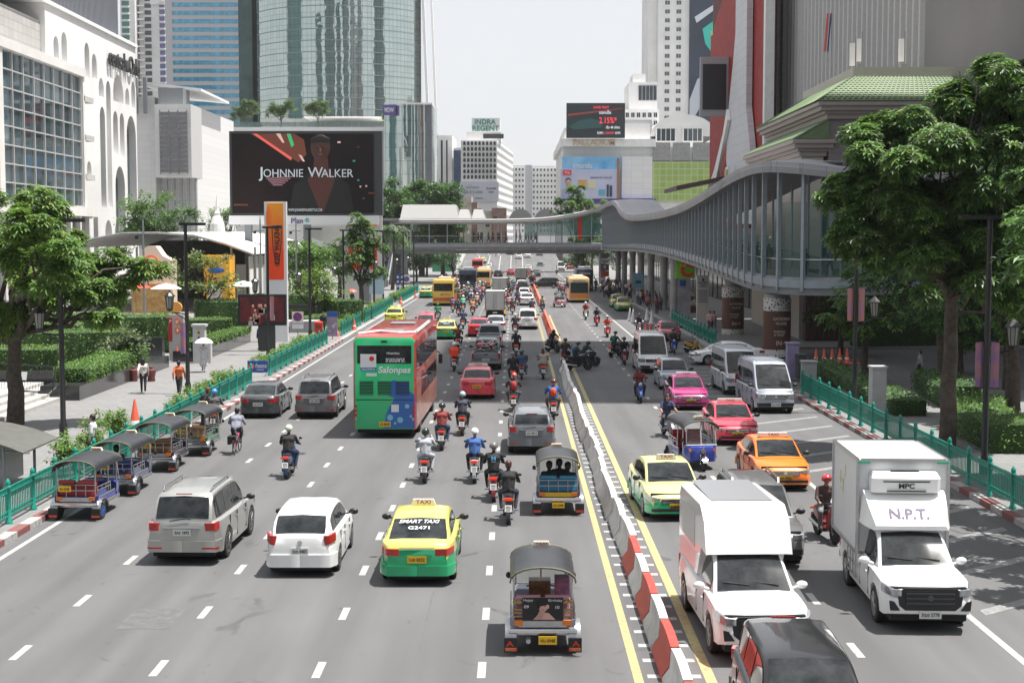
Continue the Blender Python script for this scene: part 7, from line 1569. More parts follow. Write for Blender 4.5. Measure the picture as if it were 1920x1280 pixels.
 g = MB(); g.lathe([(.18, -.06), (.26, -.06), (.27, 0), (.26, .06), (.18, .06)], (0, 1.32, .27), 20, 0, 'x'); g.lathe([(.02, -.04), (.18, -.05), (.18, .05), (.02, .04)], (0, 1.32, .27), 14, 1, 'x'); g.build('front_wheel', [RUBBER, STEEL], r, 40)
 g = MB()
 for sx in (-1, 1): g.cyl((sx*.1, 1.32, .27), (sx*.08, 1.1, .95), .025, n=6)
 g.loft([[(-.1, 1.32+.31*cos(t), .27+.31*sin(t)), (.1, 1.32+.31*cos(t), .27+.31*sin(t)), (.1, 1.32+.29*cos(t), .27+.29*sin(t)), (-.1, 1.32+.29*cos(t), .27+.29*sin(t))] for t in [.3+2.2*k/7 for k in range(8)]]); g.build('fork', CHROME, r, 40)
 g = MB(); g.tube([(-.32, .62, 1.02), (-.1, .74, 1.04), (.1, .74, 1.04), (.32, .62, 1.02)], .018, 5); g.build('handlebar', BLACK, r)
 g = MB(); g.prism([(-.2, 2.0), (.2, 2.0), (.16, 2.1), (-.16, 2.1)], 'y', .5, .62); t_ = g.build('taxi_sign', mat('tuk_sign', (.7, .65, .5), .5), r); text('TAXI', t_, mat('taxi_letters', (.35, .03, .02)), (0, .495, 2.05), w=.25, h=.07, ext=.003); text('TAXI', t_, MATS['taxi_letters'], (0, .625, 2.05), w=.25, h=.07, rot=(pi/2, 0, pi), ext=.003)
 g = MB(); g.box(-.5, .5, -1.34, -1.31, .62, .76); g.build('tail_panel', STEEL if rear != 1 else PLATEY, r); px = 0
 z = .36 if rear in (1, 2) else 1.06; x = .1 if rear == 2 else (0 if rear == 1 else -.28)
 g = MB(); g.box(x-.19, x+.19, -1.47, -1.45, z-.09, z+.09); p = g.build('number_plate', PLATEY, r); text('ฬม 6948', p, INK, (x, -1.475, z), w=.3, h=.08, ext=.003)
 if rear == 2:
  p = MB().box(-.42, .42, -1.40, -1.37, .8, 1.3).build('poster', mat('poster_black', (.012, .01, .012), .3), r)
  text('Happy', p, NEARW, (-.3, -1.41, 1.24), w=.2, h=.07, ext=.003, bold=0); text('Birthday', p, NEARW, (.26, -1.41, 1.235), w=.29, h=.07, ext=.003, bold=0); text('09', p, NEARW, (-.34, -1.41, 1.1), w=.1, h=.07, ext=.003); text('10', p, NEARW, (.3, -1.41, 1.09), w=.08, h=.07, ext=.003)
  g = MB(); g.ell((0, -1.405, 1.1), (.095, .012, .125), 14, 10, 0); g.ell((-.01, -1.412, 1.19), (.125, .012, .075), 12, 8, 1); g.ell((-.09, -1.412, 1.13), (.035, .012, .09), 8, 6, 1); g.ell((.1, -1.41, 1.1), (.03, .01, .05), 8, 6, 0); g.prism([(-.2, .81), (.26, .81), (.12, .96), (-.05, .98)], 'y', -1.41, -1.402, 0)
  for k in range(4): g.cyl((-.13+.035*k, -1.42, .84), (-.06+.03*k, -1.42, 1.0+.012*k), .014, n=5, m=0)
  g.ell((-.04, -1.42, 1.11), (.018, .006, .007), 6, 4, 1); g.ell((.045, -1.42, 1.11), (.018, .006, .007), 6, 4, 1); g.ell((-.0, -1.42, 1.045), (.025, .006, .01), 6, 4, 2); g.build('portrait', [mat('print_skin', (.6, .36, .3), .5), mat('print_hair', (.006, .005, .006), .5), mat('print_lip', (.5, .12, .12), .5)], p)
  g = MB()
  for sx in (-1, 1):
   for k in range(3): g.box(sx*.53-.1, sx*.53+.1, -1.39, -1.37, .86+.08*k, .89+.08*k)
   for k in (0, 1): g.cyl((sx*(.49+.09*k), -1.36, 1.2), (sx*(.49+.09*k), -1.4, 1.2), .045, n=10)
  g.build('rear_ornament', mat('gold_lamp', (.35, .25, .1), .3, .7), r); g = MB(); g.cyl((-.3, -1.45, .33), (-.3, -1.2, .33), .05, n=10); g.build('exhaust', STEEL, r)
  for sx in (-1, 1): text('A' if sx < 0 else 'A', r, mat('flap_letter_red', (.6, .05, .03)), (sx*.68, -1.5, .3), w=.16, h=.12, name='flap_lettering', ext=.003); text('WO', r, mat('flap_gold', (.5, .35, .1)), (sx*.68, -1.5, .17), w=.18, h=.07, name='flap_lettering', ext=.003)
  g = MB(); g.box(-.28, .18, -.55, -.2, 1.05, 1.45); g.build('ornate_box', mat('ornate_gold', (.28, .17, .08), .35, .5, c2=(.12, .06, .04), vs=9), r); g = MB(); g.cb((.42, -.3, 1.3), (.3, .3, .4)); g.build('seat_cushion', mat('cushion_purple', (.1, .06, .2), .5, c2=(.5, .2, .25), vs=4), r)
SB_ = mat('seat_blue', (.03, .2, .35), .4)
tuk('tuk_poster', paint('tuk_silver_blue', (.3, .32, .42)), 2, mat('seat_pink', (.5, .25, .3), .4)); tuk('tuk_people', paint('tuk_purple', (.09, .07, .2)), 1, SB_)
tuk('tuk_blue', paint('tuk_blue', (.03, .05, .28)), 0, None, mat('rim_blue', (.02, .15, .6), .3, .4)); tuk('tuk_green', paint('tuk_green', (.02, .17, .08)), 0, mat('seat_gold', (.45, .28, .12), .4))
# =================================================================== motorcycles
PLT = mat('bike_plate', (.68, .66, .66), .5)
def bike(key, body, style='scooter'):
 r = empty('motorcycle'); r['category'] = 'motorcycle'; PROTO[key] = [r]; wr_ = .29 if style == 'scooter' else .31; tw = .055 if style == 'scooter' else .075
 for nm, y in (('rear_wheel', -.64), ('front_wheel', .64)):
  g = MB(); g.lathe([(wr_*.72, -tw), (wr_*.93, -tw), (wr_, -tw*.4), (wr_, tw*.4), (wr_*.93, tw), (wr_*.72, tw)], (0, y, wr_), 20, 0, 'x')
  for k in range(5): t = 2*pi*k/5; g.cyl((0, y, wr_), (0, y+cos(t)*wr_*.74, wr_+sin(t)*wr_*.74), .014, n=4, m=1)
  g.cyl((-.06, y, wr_), (.06, y, wr_), .05, n=8, m=1); g.build(nm, [RUBBER, ALLOY], r, 40)
 g = MB(); ls = []
 if style == 'scooter': prof = [(-.78, .62, .78, .10), (-.6, .5, .8, .15), (-.3, .42, .78, .16), (-.1, .34, .72, .13), (.05, .3, .42, .14), (.3, .3, .42, .15), (.42, .34, .62, .14), (.5, .5, .92, .16), (.56, .72, 1.0, .13)]
 else: prof = [(-.72, .72, .84, .08), (-.5, .6, .84, .13), (-.2, .4, .82, .16), (.05, .36, .92, .17), (.25, .4, .98, .18), (.42, .5, .98, .17), (.56, .66, .96, .14), (.66, .74, .86, .09)]
 for y, z0, z1, w in prof: ls.append([(-w*.6, y, z0), (w*.6, y, z0), (w, y, z0+(z1-z0)*.45), (w*.8, y, z1-.02), (w*.3, y, z1), (-w*.3, y, z1), (-w*.8, y, z1-.02), (-w, y, z0+(z1-z0)*.45)])
 g.loft(ls); g.build('fairing', body, r, 45)
 g = MB(); s_ = [(-.7, .8, .1), (-.5, .83, .14), (-.2, .8, .13), (.0, .76, .08)] if style == 'scooter' else [(-.68, .88, .09), (-.4, .87, .13), (-.1, .83, .12), (.08, .86, .07)]
 g.loft([[(-w, y, z-.05), (w, y, z-.05), (w*.9, y, z), (w*.4, y, z+.02), (-w*.4, y, z+.02), (-w*.9, y, z)] for y, z, w in s_]); g.build('seat', BLACK, r, 50)
 g = MB()
 for sx in (-1, 1): g.cyl((sx*.075, .64, wr_), (sx*.07, .52, .72), .024, n=6)
 g.cyl((0, .52, .7), (0, .47, 1.02), .03, n=6); g.build('fork', GREYM, r)
 g = MB(); g.tube([(-.33, .36, 1.02), (-.2, .42, 1.05), (0, .47, 1.04), (.2, .42, 1.05), (.33, .36, 1.02)], .016, 5)
 for sx in (-1, 1): g.cyl((sx*.34, .35, 1.02), (sx*.25, .4, 1.04), .022, n=6)
 g.build('handlebar', BLACK, r)
 for sx in (-1, 1): g = MB(); g.cyl((sx*.22, .43, 1.05), (sx*.3, .42, 1.2), .008, n=4); g.ell((sx*.32, .42, 1.23), (.065, .02, .04), 8, 6); g.build('mirror', BLACK, r)
 for y, sg in ((-.64, -1), (.64, 1)):
  g = MB(); g.loft([[(-.06, y+(wr_+.03)*cos(t), wr_+(wr_+.03)*sin(t)), (.06, y+(wr_+.03)*cos(t), wr_+(wr_+.03)*sin(t)), (.05, y+(wr_+.045)*cos(t), wr_+(wr_+.045)*sin(t)), (-.05, y+(wr_+.045)*cos(t), wr_+(wr_+.045)*sin(t))] for t in ([1.5+1.9*k/6 for k in range(7)] if sg < 0 else [.2+2.0*k/6 for k in range(7)])]); g.build('mudguard', BLACK if style != 'scooter' else body, r, 40)
 g = MB(); g.cb((0, -.8, .73), (.2, .05, .08)); g.build('taillight', REDLIT if style == 'scooter' else REDL, r, bevel=.01)
 for sx in (-1, 1): g = MB(); g.cb((sx*.14, -.79, .72), (.06, .05, .05)); g.build('indicator', AMBL, r)
 g = MB(); g.cb((0, -.93, .5), (.2, .012, .19), 0, 0, radians(-14)); p = g.build('number_plate', PLT, r); text('4กท\n317', p, INK, (0, -.942, .5), w=.13, rot=(pi/2-radians(14), 0, 0), ext=.002, bold=.02)
 g = MB(); g.cyl((0, -.78, .66), (0, -.92, .52), .02, n=5); g.cb((0, -.9, .42), (.13, .02, .22), 0, 0, radians(-14)); g.build('plate_holder', BLACK, r)
 g = MB(); g.cyl((.13, -.15, .3), (.15, -.82, .4), .045, .055, 10, 0); g.cb((0, -.1, .36), (.26, .42, .26), 1); g.cyl((-.28, -.02, .28), (.28, -.02, .28), .014, n=5, m=1); g.cb((-.1, -.45, .3), (.09, .5, .1), 1); g.build('engine', [STEEL, BLACK], r)
 g = MB();
 if style == 'scooter': g.ell((0, .58, .9), (.1, .06, .09), 10, 8)
 else: g.ell((0, .66, .88), (.1, .05, .07), 10, 8)
 g.build('headlight', CLEARL, r, 50)
 return r
bike('bike', paint('bike_black', (.03, .03, .034))); bike('bike_sport', paint('bike_dark', (.02, .02, .024)), 'sport')
# bicycle
def bicycle():
 r = empty('bicycle'); r['category'] = 'bicycle'; PROTO['bicycle'] = [r]; PK = paint('bicycle_pink', (.6, .05, .18))
 for nm, y in (('rear_wheel', -.52), ('front_wheel', .52)):
  g = MB(); pts = [(0, y+.32*cos(2*pi*k/24), .33+.32*sin(2*pi*k/24)) for k in range(25)]; g.tube(pts, .02, 6, 0)
  for k in range(12): t = 2*pi*k/12; g.cyl((0, y, .33), (0, y+cos(t)*.31, .33+sin(t)*.31), .004, n=3, m=1)
  g.build(nm, [RUBBER, STEEL], r, 50)
 g = MB()
 for a, b in (((0, -.52, .33), (0, -.12, .3)), ((0, -.12, .3), (0, .4, .72)), ((0, -.12, .3), (0, -.22, .75)), ((0, -.52, .33), (0, -.2, .68)), ((0, .52, .33), (0, .38, .95)), ((0, -.18, .6), (0, .4, .8))): g.cyl(a, b, .018, n=6)
 g.build('frame', PK, r); g = MB(); g.tube([(-.28, .2, 1.02), (-.2, .34, 1.0), (0, .4, .97), (.2, .34, 1.0), (.28, .2, 1.02)], .013, 5); g.build('handlebar', STEEL, r); g = MB(); g.ell((0, -.24, .82), (.1, .14, .05), 10, 6); g.build('saddle', BLACK, r, 50)
 g = MB(); g.box(-.1, .1, -.75, -.3, .68, .7); g.cb((-.17, -.5, .55), (.12, .36, .3)); g.build('rack_bag', mat('bag_black', (.02, .02, .022), .7), r)
bicycle()
# =================================================================== people
SKIN = mat('skin', (.36, .2, .13), .55); SHIRT = mat('shirt', (.05, .05, .055), .8, var=.15, vs=8); SLEEVE = mat('sleeve', (.05, .05, .056), .8, var=.15, vs=8); TROUS = mat('trousers', (.035, .037, .045), .8, var=.2, vs=8); SHOE = mat('shoe', (.04, .04, .04), .6); HAIR = mat('hair', (.012, .01, .01), .5); HELM = mat('helmet', (.05, .05, .055), .25, coat=.6)
PM = [SHIRT, SKIN, TROUS, SHOE, SLEEVE]
def capsule(g, a, b, ra, rb, m):
 a, b = Vector(a), Vector(b); d = (b-a); n = 9; q = d.to_track_quat('Z', 'Y').to_matrix() if d.length > 1e-5 else Matrix.Identity(3); L_ = d.length; rings = []
 for (z, r) in ((-ra, .05*ra), (-ra*.7, ra*.72), (0, ra), (L_, rb), (L_+rb*.7, rb*.72), (L_+rb, .05*rb)): rings.append([tuple(a+q @ Vector((cos(2*pi*k/n)*r, sin(2*pi*k/n)*r, z))) for k in range(n)])
 g.loft(rings, m)
def hand(P, w, dirn, side, curl=.0):
 """palm, four unequal fingers and a side thumb growing from wrist w along dirn"""
 d = Vector(dirn).normalized(); w = Vector(w); s = d.cross(Vector((0, 0, 1))); s = s.normalized() if s.length > .1 else Vector((0, 1, 0)); nrm = s.cross(d); p = w+d*.05
 P.append((w, w+d*.075, .03, .034, 1))
 for k, (o, L_) in enumerate(((-.027, .062), (-.009, .072), (.009, .067), (.027, .052))):
  a = w+d*.085+s*o; m_ = a+d*L_*.5*(1-curl*.4)-nrm*-.0+Vector((0, 0, -1))*L_*.3*curl; e = m_+d*L_*.45*(1-curl)+Vector((0, 0, -1))*L_*.5*curl; P.append((a, m_, .0105, .010, 1)); P.append((m_, e, .010, .008, 1))
 t = w+d*.03+s*.03*side; P.append((t, t+s*.035*side+d*.03, .012, .011, 1)); P.append((t+s*.035*side+d*.03, t+s*.04*side+d*.055, .011, .009, 1))
def person(key, J, skirt=False, bag=None, helmet=True, hair='short', face=0, vox=.021, extra=(), arms='sleeve'):
 """one continuous body from joints J; materials follow the nearest limb"""
 P = []; V = Vector; hp = {k: V(v) for k, v in J.items() if k != 'curl'}
 sl, sr, hl, hr, nk, hd, ch, pe = [hp[k] for k in ('sl', 'sr', 'hl', 'hr', 'neck', 'head', 'chest', 'pelvis')]
 P += [(sl, sr, .075, .075, 0), (ch+V((-.09, 0, .03)), ch+V((.09, 0, .03)), .135, .135, 0), (ch, pe, .135, .13, 0), (ch+V((-.1, 0, -.03)), pe+V((-.08, 0, .06)), .105, .1, 0), (ch+V((.1, 0, -.03)), pe+V((.08, 0, .06)), .105, .1, 0), (nk-V((0, 0, .05)), hd-V((0, 0, .06)), .055, .05, 1), (nk, ch, .07, .1, 0)]
 P += [(pe+V((-.07, 0, 0)), pe+V((.07, 0, 0)), .115, .115, 2), (hl, hr, .1, .1, 2)]
 up = hd-nk; P += [(hd-V((0, 0, .035)), hd+V((0, 0, .045)), .078, .092, 1), (hd+V((0, .02, -.05)), hd+V((0, .035, -.085)), .06, .04, 1)]
 f = hp.get('face', V((0, 1, 0))).normalized(); P.append((hd+f*.085+V((0, 0, .01)), hd+f*.105+V((0, 0, -.03)), .012, .018, 1)); sx = f.cross(V((0, 0, 1))).normalized()
 for s_ in (-1, 1): P.append((hd+sx*.088*s_+V((0, 0, .015)), hd+sx*.09*s_-V((0, 0, .02)), .016, .014, 1))
 for c in 'lr':
  s, e, w, h, k, a = hp['s'+c], hp['e'+c], hp['w'+c], hp['h'+c], hp['k'+c], hp['a'+c]
  P += [(s, e, .072, .056, 0), (e, w, .056, .038, 4), (h, k, .105, .075, 2), (k, a, .072, .052, 2)]; ft = hp.get('f'+c, a+V((0, .16, -.05))); P += [(a-V((0, .02, .03)), ft, .045, .036, 3)]; hand(P, w, hp.get('d'+c, (w-e)), 1 if c == 'l' else -1, J['curl'])
 P += list(extra); g = MB(); tags = []
 for (a, b, ra, rb, m) in P: capsule(g, a, b, ra, rb, m)
 if skirt: g.lathe([(.13, pe.z+.1), (.2, pe.z-.2), (.25, pe.z-.55), (.2, pe.z-.6)], (pe.x, pe.y, 0), 12, 2)
 me = g.mesh('body', PM); o = bpy.data.objects.new('raw', me); rm = o.modifiers.new('r', 'REMESH'); rm.mode = 'VOXEL'; rm.voxel_size = vox; rm.use_smooth_shade = True; smm = o.modifiers.new('s', 'SMOOTH'); smm.factor = .5; smm.iterations = 2
 mb_ = baked(o, 'body'); mb_.materials.clear()
 for x in PM: mb_.materials.append(x)
 seg = [(V(a), V(b), ra, rb, m) for a, b, ra, rb, m in P]
 for p in mb_.polygons:
  c = p.center; best = 9; bm_ = 0
  for a, b, ra, rb, m in seg:
   d = b-a; t = max(0, min(1, (c-a).dot(d)/max(d.length_squared, 1e-9))); q = (c-a-d*t).length-(ra+(rb-ra)*t)
   if q < best: best = q; bm_ = m
  if skirt and bm_ in (2,) : bm_ = 2
  p.material_index = bm_; p.use_smooth = True
 o = bpy.data.objects.new('person', mb_); COL.objects.link(o); o['category'] = 'person'; PROTO[key] = [o]
 if helmet:
  g = MB(); g.ell((hd.x, hd.y-.005, hd.z+.03), (.135, .155, .14), 16, 12, 0, bot=.55 if helmet == 'full' else 1.25); g.cb((hd.x, hd.y+.13, hd.z+.07), (.19, .05, .02), 1); h = g.build('helmet', [HELM, BLACK], o, 50)
 if hair and (not helmet or hair == 'long'):
  g = MB(); g.ell((hd.x, hd.y-f.y*.02, hd.z+.045), (.098, .105, .1), 14, 10, 0, bot=1.0)
  g.ell((hd.x-f.x*.04, hd.y-f.y*.05, hd.z+.0), (.092, .075, .11), 12, 8)
  if hair == 'long': g.loft([[(hd.x+a*k, hd.y-f.y*.075+b*k2, z) for a, b in ((-.09, 0), (-.05, -.05*f.y), (.05, -.05*f.y), (.09, 0), (.05, .03), (-.05, .03))] for z, k, k2 in ((hd.z+.06, .8, 1), (hd.z-.1, 1.05, 1), (hd.z-.25, 1.1, 1), (hd.z-.36, .7, .8))])
  g.build('hair', HAIR, o, 60)
 if face:
  g = MB()
  for s_ in (-1, 1): q = hd+f*.092+sx*.034*s_+V((0, 0, .012)); g.ell(q, (.013, .008, .008), 8, 6, 0)
  q = hd+f*.098+V((0, 0, -.055)); g.ell(q, (.024, .008, .007), 8, 5, 1); g.build('face_features', [BLACK, mat('lips', (.3, .1, .08), .5)], o)
 if bag:
  g = MB(); c = ch+V((0, -.16, -.05)) if bag == 'back' else pe+V((.2, -.02, -.02))
  if bag == 'back': g.ell(c, (.15, .09, .21), 12, 8)
  elif bag == 'box': g.box(-.24, .24, -.72, -.3, .92, 1.3)
  else: g.cb(c, (.08, .24, .2)); g.tube([sl+V((0, .06, .05)), ch+V((0, -.15, 0)), c], .012, 5)
  g.build('bag', mat('bag_cloth', (.03, .03, .035), .7), o, 50)
 return o
def seatJ(**k):
 J = dict(pelvis=(0, -.22, .9), hl=(-.1, -.2, .88), hr=(.1, -.2, .88), chest=(0, -.14, 1.22), neck=(0, -.08, 1.42), head=(0, -.03, 1.58), sl=(-.2, -.11, 1.35), sr=(.2, -.11, 1.35), el=(-.29, .02, 1.12), er=(.29, .02, 1.12), wl=(-.31, .28, 1.06), wr=(.31, .28, 1.06),
   kl=(-.24, .2, .78), kr=(.24, .2, .78), al=(-.2, .06, .38), ar=(.2, .06, .38), curl=.9); J.update(k); return J
for k in ('fl', 'fr'): pass
person('rider', seatJ()); person('rider_wide', seatJ(el=(-.34, -.02, 1.14), er=(.34, -.02, 1.14), kl=(-.3, .16, .8), kr=(.3, .16, .8), head=(.03, -.02, 1.59)), bag='back')
person('rider_hair', seatJ(head=(-.02, -.04, 1.58)), helmet=False, hair='long'); person('rider_phone', seatJ(er=(.3, 0, 1.2), wr=(.16, .06, 1.5), dr=(0, .1, 1)), helmet='full'); person('rider_low', seatJ(chest=(0, -.05, 1.16), neck=(0, .06, 1.33), head=(0, .15, 1.45), sl=(-.19, .03, 1.29), sr=(.19, .03, 1.29), el=(-.34, .2, 1.1), er=(.34, .2, 1.1)), helmet='full')
person('rider_box', seatJ(), bag='box'); person('rider_face', seatJ(), helmet=False, face=1)
person('pillion', seatJ(pelvis=(0, -.5, .95), hl=(-.1, -.48, .93), hr=(.1, -.48, .93), chest=(0, -.47, 1.28), neck=(0, -.45, 1.48), head=(0, -.43, 1.64), sl=(-.17, -.46, 1.41), sr=(.17, -.46, 1.41), el=(-.3, -.4, 1.18), er=(.3, -.4, 1.18), wl=(-.22, -.2, 1.05), wr=(.22, -.2, 1.05), kl=(-.3, -.12, .86), kr=(.3, -.12, .86), al=(-.27, -.22, .45), ar=(.27, -.22, .45)), helmet='full')
person('cyclist', seatJ(pelvis=(0, -.24, .93), kl=(-.14, .1, .62), kr=(.14, .18, .8), al=(-.12, -.08, .22), ar=(.12, 0, .42), chest=(0, -.05, 1.22), neck=(0, .03, 1.4), head=(0, .1, 1.55), sl=(-.19, 0, 1.34), sr=(.19, 0, 1.34), wl=(-.27, .22, 1.06), wr=(.27, .22, 1.06)), helmet=False, bag='side')
person('seated', seatJ(pelvis=(0, -.85, .86), hl=(-.1, -.83, .84), hr=(.1, -.83, .84), chest=(0, -.9, 1.18), neck=(0, -.87, 1.4), head=(0, -.84, 1.56), sl=(-.18, -.88, 1.33), sr=(.18, -.88, 1.33), el=(-.26, -.75, 1.1), er=(.26, -.75, 1.1), wl=(-.15, -.5, .98), wr=(.15, -.5, .98), kl=(-.14, -.42, .86), kr=(.14, -.42, .86), al=(-.14, -.36, .6), ar=(.14, -.36, .6)), helmet=False)
def standJ(st=.0, **k):
 J = dict(pelvis=(0, 0, .95), hl=(-.09, 0, .92), hr=(.09, 0, .92), chest=(0, .0, 1.28), neck=(0, 0, 1.47), head=(0, .02, 1.62), sl=(-.17, 0, 1.41), sr=(.17, 0, 1.41), el=(-.24, -st*.3-.01, 1.14), er=(.24, st*.3-.01, 1.14), wl=(-.24, .05-st*.4, .9), wr=(.24, .05+st*.4, .9), dl=(0, .05, -1), dr=(0, .05, -1),
   kl=(-.1, .03+st*.3, .5), kr=(.1, .03-st*.2, .5), al=(-.1, st*.45, .09), ar=(.1, -st*.5, .09+abs(st)*.12), curl=.3); J.update(k); return J
person('walker', standJ(.6), helmet=False, hair='long', bag='side'); person('walker_man', standJ(.55), helmet=False); person('stander', standJ(0), helmet=False, face=1)
person('umbrella_person', standJ(.4, er=(.22, .12, 1.2), wr=(.12, .2, 1.38), dr=(0, 0, 1)), helmet=False, skirt=True)
person('leaner', standJ(0, chest=(0, .12, 1.24), neck=(0, .2, 1.4), head=(0, .26, 1.54), sl=(-.17, .15, 1.34), sr=(.17, .15, 1.34)), helmet=False)
_KID.clear()
# =================================================================== placing the traffic
def S(**k): return {a: k[a] for a in k}
def C(r, g, b, v=.15): return mat('cloth_%d_%d_%d' % (r, g, b), srgb(r, g, b), .8, var=v, vs=8)
def P_(r, g, b): return paint('paint_%d_%d_%d' % (r, g, b), srgb(r, g, b))
def car(key, px, py, label, rz=0, end=-1, L=4.5, group='cars in the traffic', swap=None, cat=None, sc=None, at=None):
 x, y = at or G(px, py)
 if abs(rz) < 1.2 or abs(rz-pi) < 1.2: y += L/2
 return place(key, (x, y, 0), rz, label, group, swap, sc, cat)
# --- away from the camera (left carriageway)
car('suv', 347, 1060, 'silver off-road wagon with roof rails, nearest car at lower left', radians(-1.5), L=4.75)
car('hatch', 561, 1086, 'white hatchback between the silver wagon and the green taxi')
car('taxi_yg', 782, 1100, 'yellow-topped green taxi with white rear window lettering', L=4.55, group='two-tone taxis')
car('crossover', 997, 853, 'dark grey crossover ahead of the three-wheeler on the inner lane', L=4.35)
car('suv', 590, 786, 'dark silver wagon left of the double-decker bus', L=4.75, swap={'silver_paint': P_(105, 105, 108)})
car('sedan', 484, 785, 'dark charcoal sedan beside the left kerb')
car('taxi_plain', 894, 749, 'pink-red taxi with a white roof sign beside the bus', group='plain coloured taxis', swap={'taxi_pink': P_(222, 60, 80)})
car('pickup', 911, 694, 'grey double-cab pickup loaded with wire goods', L=5.3); car('pickup', 917, 658, 'silver pickup just ahead of the loaded grey pickup', L=5.3, swap={'car_grey': P_(160, 165, 172)})
car('sedan', 929, 626, 'silver sedan ahead of the silver pickup', swap={'car_dark_grey': P_(175, 180, 185)}); car('sedan', 897, 632, 'red sedan left of the silver sedan', swap={'car_dark_grey': P_(190, 30, 55)}); car('taxi_yg', 836, 637, 'green and yellow taxi ahead of the red sedan', group='two-tone taxis')
car('suv', 989, 618, 'white crossover near the yellow centre line', swap={'silver_paint': WHP}); car('taxi_plain', 932, 593, 'all-yellow taxi behind the white box truck', group='plain coloured taxis', swap={'taxi_pink': YLT})
car('taxi_plain', 738, 608, 'yellow-green taxi by the left kerb above the bus', group='plain coloured taxis', swap={'taxi_pink': P_(215, 225, 90)}); car('taxi_plain', 797, 622, 'pink and white taxi hidden behind the bus roof', group='plain coloured taxis', swap={'taxi_pink': P_(215, 80, 100)})
car('taxi_yg', 798, 559, 'green taxi with yellow roof left of the yellow bus', group='two-tone taxis'); place('bus_yellow', (*[G(831, 574)[0], G(831, 574)[1]+4.75], 0), 0, 'yellow city bus with violet rear lettering', 'single-deck buses')
b2 = G(731, 822); place('bus2', (b2[0]-.1, b2[1]+5.9, 0), radians(-1.0), 'green-backed double-decker bus with red sides, largest vehicle', 'buses')
x_, y_ = G(928, 578)
def cargo(px, py, label, w=2.2, h=2.9, dark=False, L=5.5):
 x, y = G(px, py); r = empty('box_truck', (x, y, 0), 0, label, 'truck', 'box trucks seen from behind'); g = MB(); g.box(-w/2, w/2, 0, L*.72, .9, h); g.build('cargo_box', mat('cargo_white', (.62, .62, .6), .5, var=.06), r); g = MB(); g.box(-w/2+.1, -.03, -.03, -.002, 1.0, h-.12); g.box(.03, w/2-.1, -.03, -.002, 1.0, h-.12); g.build('rear_door', mat('cargo_door', (.56, .56, .54), .5, var=.08), r)
 g = MB(); g.box(-w/2-.03, w/2+.03, -.02, .1, h-.04, h+.04)
 for s_ in (-1, 1): g.box(s_*w/2-.04, s_*w/2+.04, -.04, .08, .9, h-.04); g.cyl((s_*.12, -.05, 1.0), (s_*.12, -.05, h-.2), .018, n=5)
 g.build('door_frame', GREYM, r); g = MB(); g.loft([[(-.85, y_, .5), (.85, y_, .5), (.8, y_, z), (-.8, y_, z)] for y_, z in ((L*.74, 2.0), (L*.85, 2.0), (L*.95, 1.3), (L*1.05, 1.0))]); g.build('cab', WHP, r, 30)
 g = MB(); g.box(-w/2+.1, w/2-.1, .1, L*.9, .45, .88); g.build('chassis', UNDER, r)
 for s_ in (-1, 1):
  wheel_parts(r, s_*(w/2-.16), .9, .36); wheel_parts(r, s_*(w/2-.22), L*.85, .36); MB().box(s_*.8-.1, s_*.8+.1, -.06, -.03, .68, .8).build('taillight', REDL, r)
 MB().box(-.22, .22, -.07, -.04, .55, .7).build('number_plate', PLATEW, r)
cargo(928, 598, 'white box truck with two rear doors, behind the yellow taxi', 1.9, 2.7); cargo(937, 556, 'second white box truck ahead of the first one', 1.9, 2.5); cargo(977, 531, 'white box truck seen over the queue of white cars', 1.9, 2.6)
for px, py, key, lab, sw in ((988, 573, 'sedan', 'white car nearest in the queue behind the orange barrier', WHP), (983, 562, 'hatch', 'white hatchback second in the queue', None), (980, 551, 'suv', 'black wagon between white cars in the inner queue', BLKP), (978, 543, 'sedan', 'white sedan beyond the black wagon', WHP), (980, 520, 'suv', 'dark wagon right of the far box truck', DGP), (991, 509, 'sedan', 'white car with a red one beyond it', WHP), (993, 502, 'sedan', 'red car in the far inner queue', REDP),
  (990, 497, 'van', 'white van in the far inner queue', None), (993, 489, 'sedan', 'white sedan below the footbridge', WHP), (996, 484, 'suv', 'grey wagon below the footbridge', GRP), (985, 478, 'van', 'far white van right under the footbridge', None), (913, 516, 'suv', 'black sport wagon left of the white van', BLKP), (917, 505, 'hatch', 'white hatchback left of the black sport wagon', None), (910, 522, 'van', 'white van behind the grey bus', None), (934, 523, 'mpv', 'tall black people carrier in the middle queue', None), (958, 517, 'sedan', 'dark red sedan beside the black carrier', REDP), (1006, 519, 'sedan', 'grey sedan right of the inner queue', DGP)):
 sd_ = {'sedan': 'car_dark_grey', 'suv': 'silver_paint', 'hatch': 'white_car_paint', 'van': 'white_car_paint', 'mpv': 'car_black'}[key]; car(key, px, py, lab, swap={sd_: sw} if sw else None, L={'van': 5.3}.get(key, 4.5), group='cars queueing toward the footbridge')
for px, py, key, lab in ((877, 549, 'bus_blue', 'dark blue coach with yellow letters under the footbridge'), (905, 541, 'bus_cream', 'small orange-topped bus behind the motorcycles'), (895, 512, 'bus_red_old', 'red and white bus beyond the dark coach'), (896, 494, 'bus_red_old', 'farthest red bus near the ramp')):
 x, y = G(px, py); place(key, (x, y+5, 0), 0, lab, 'single-deck buses')
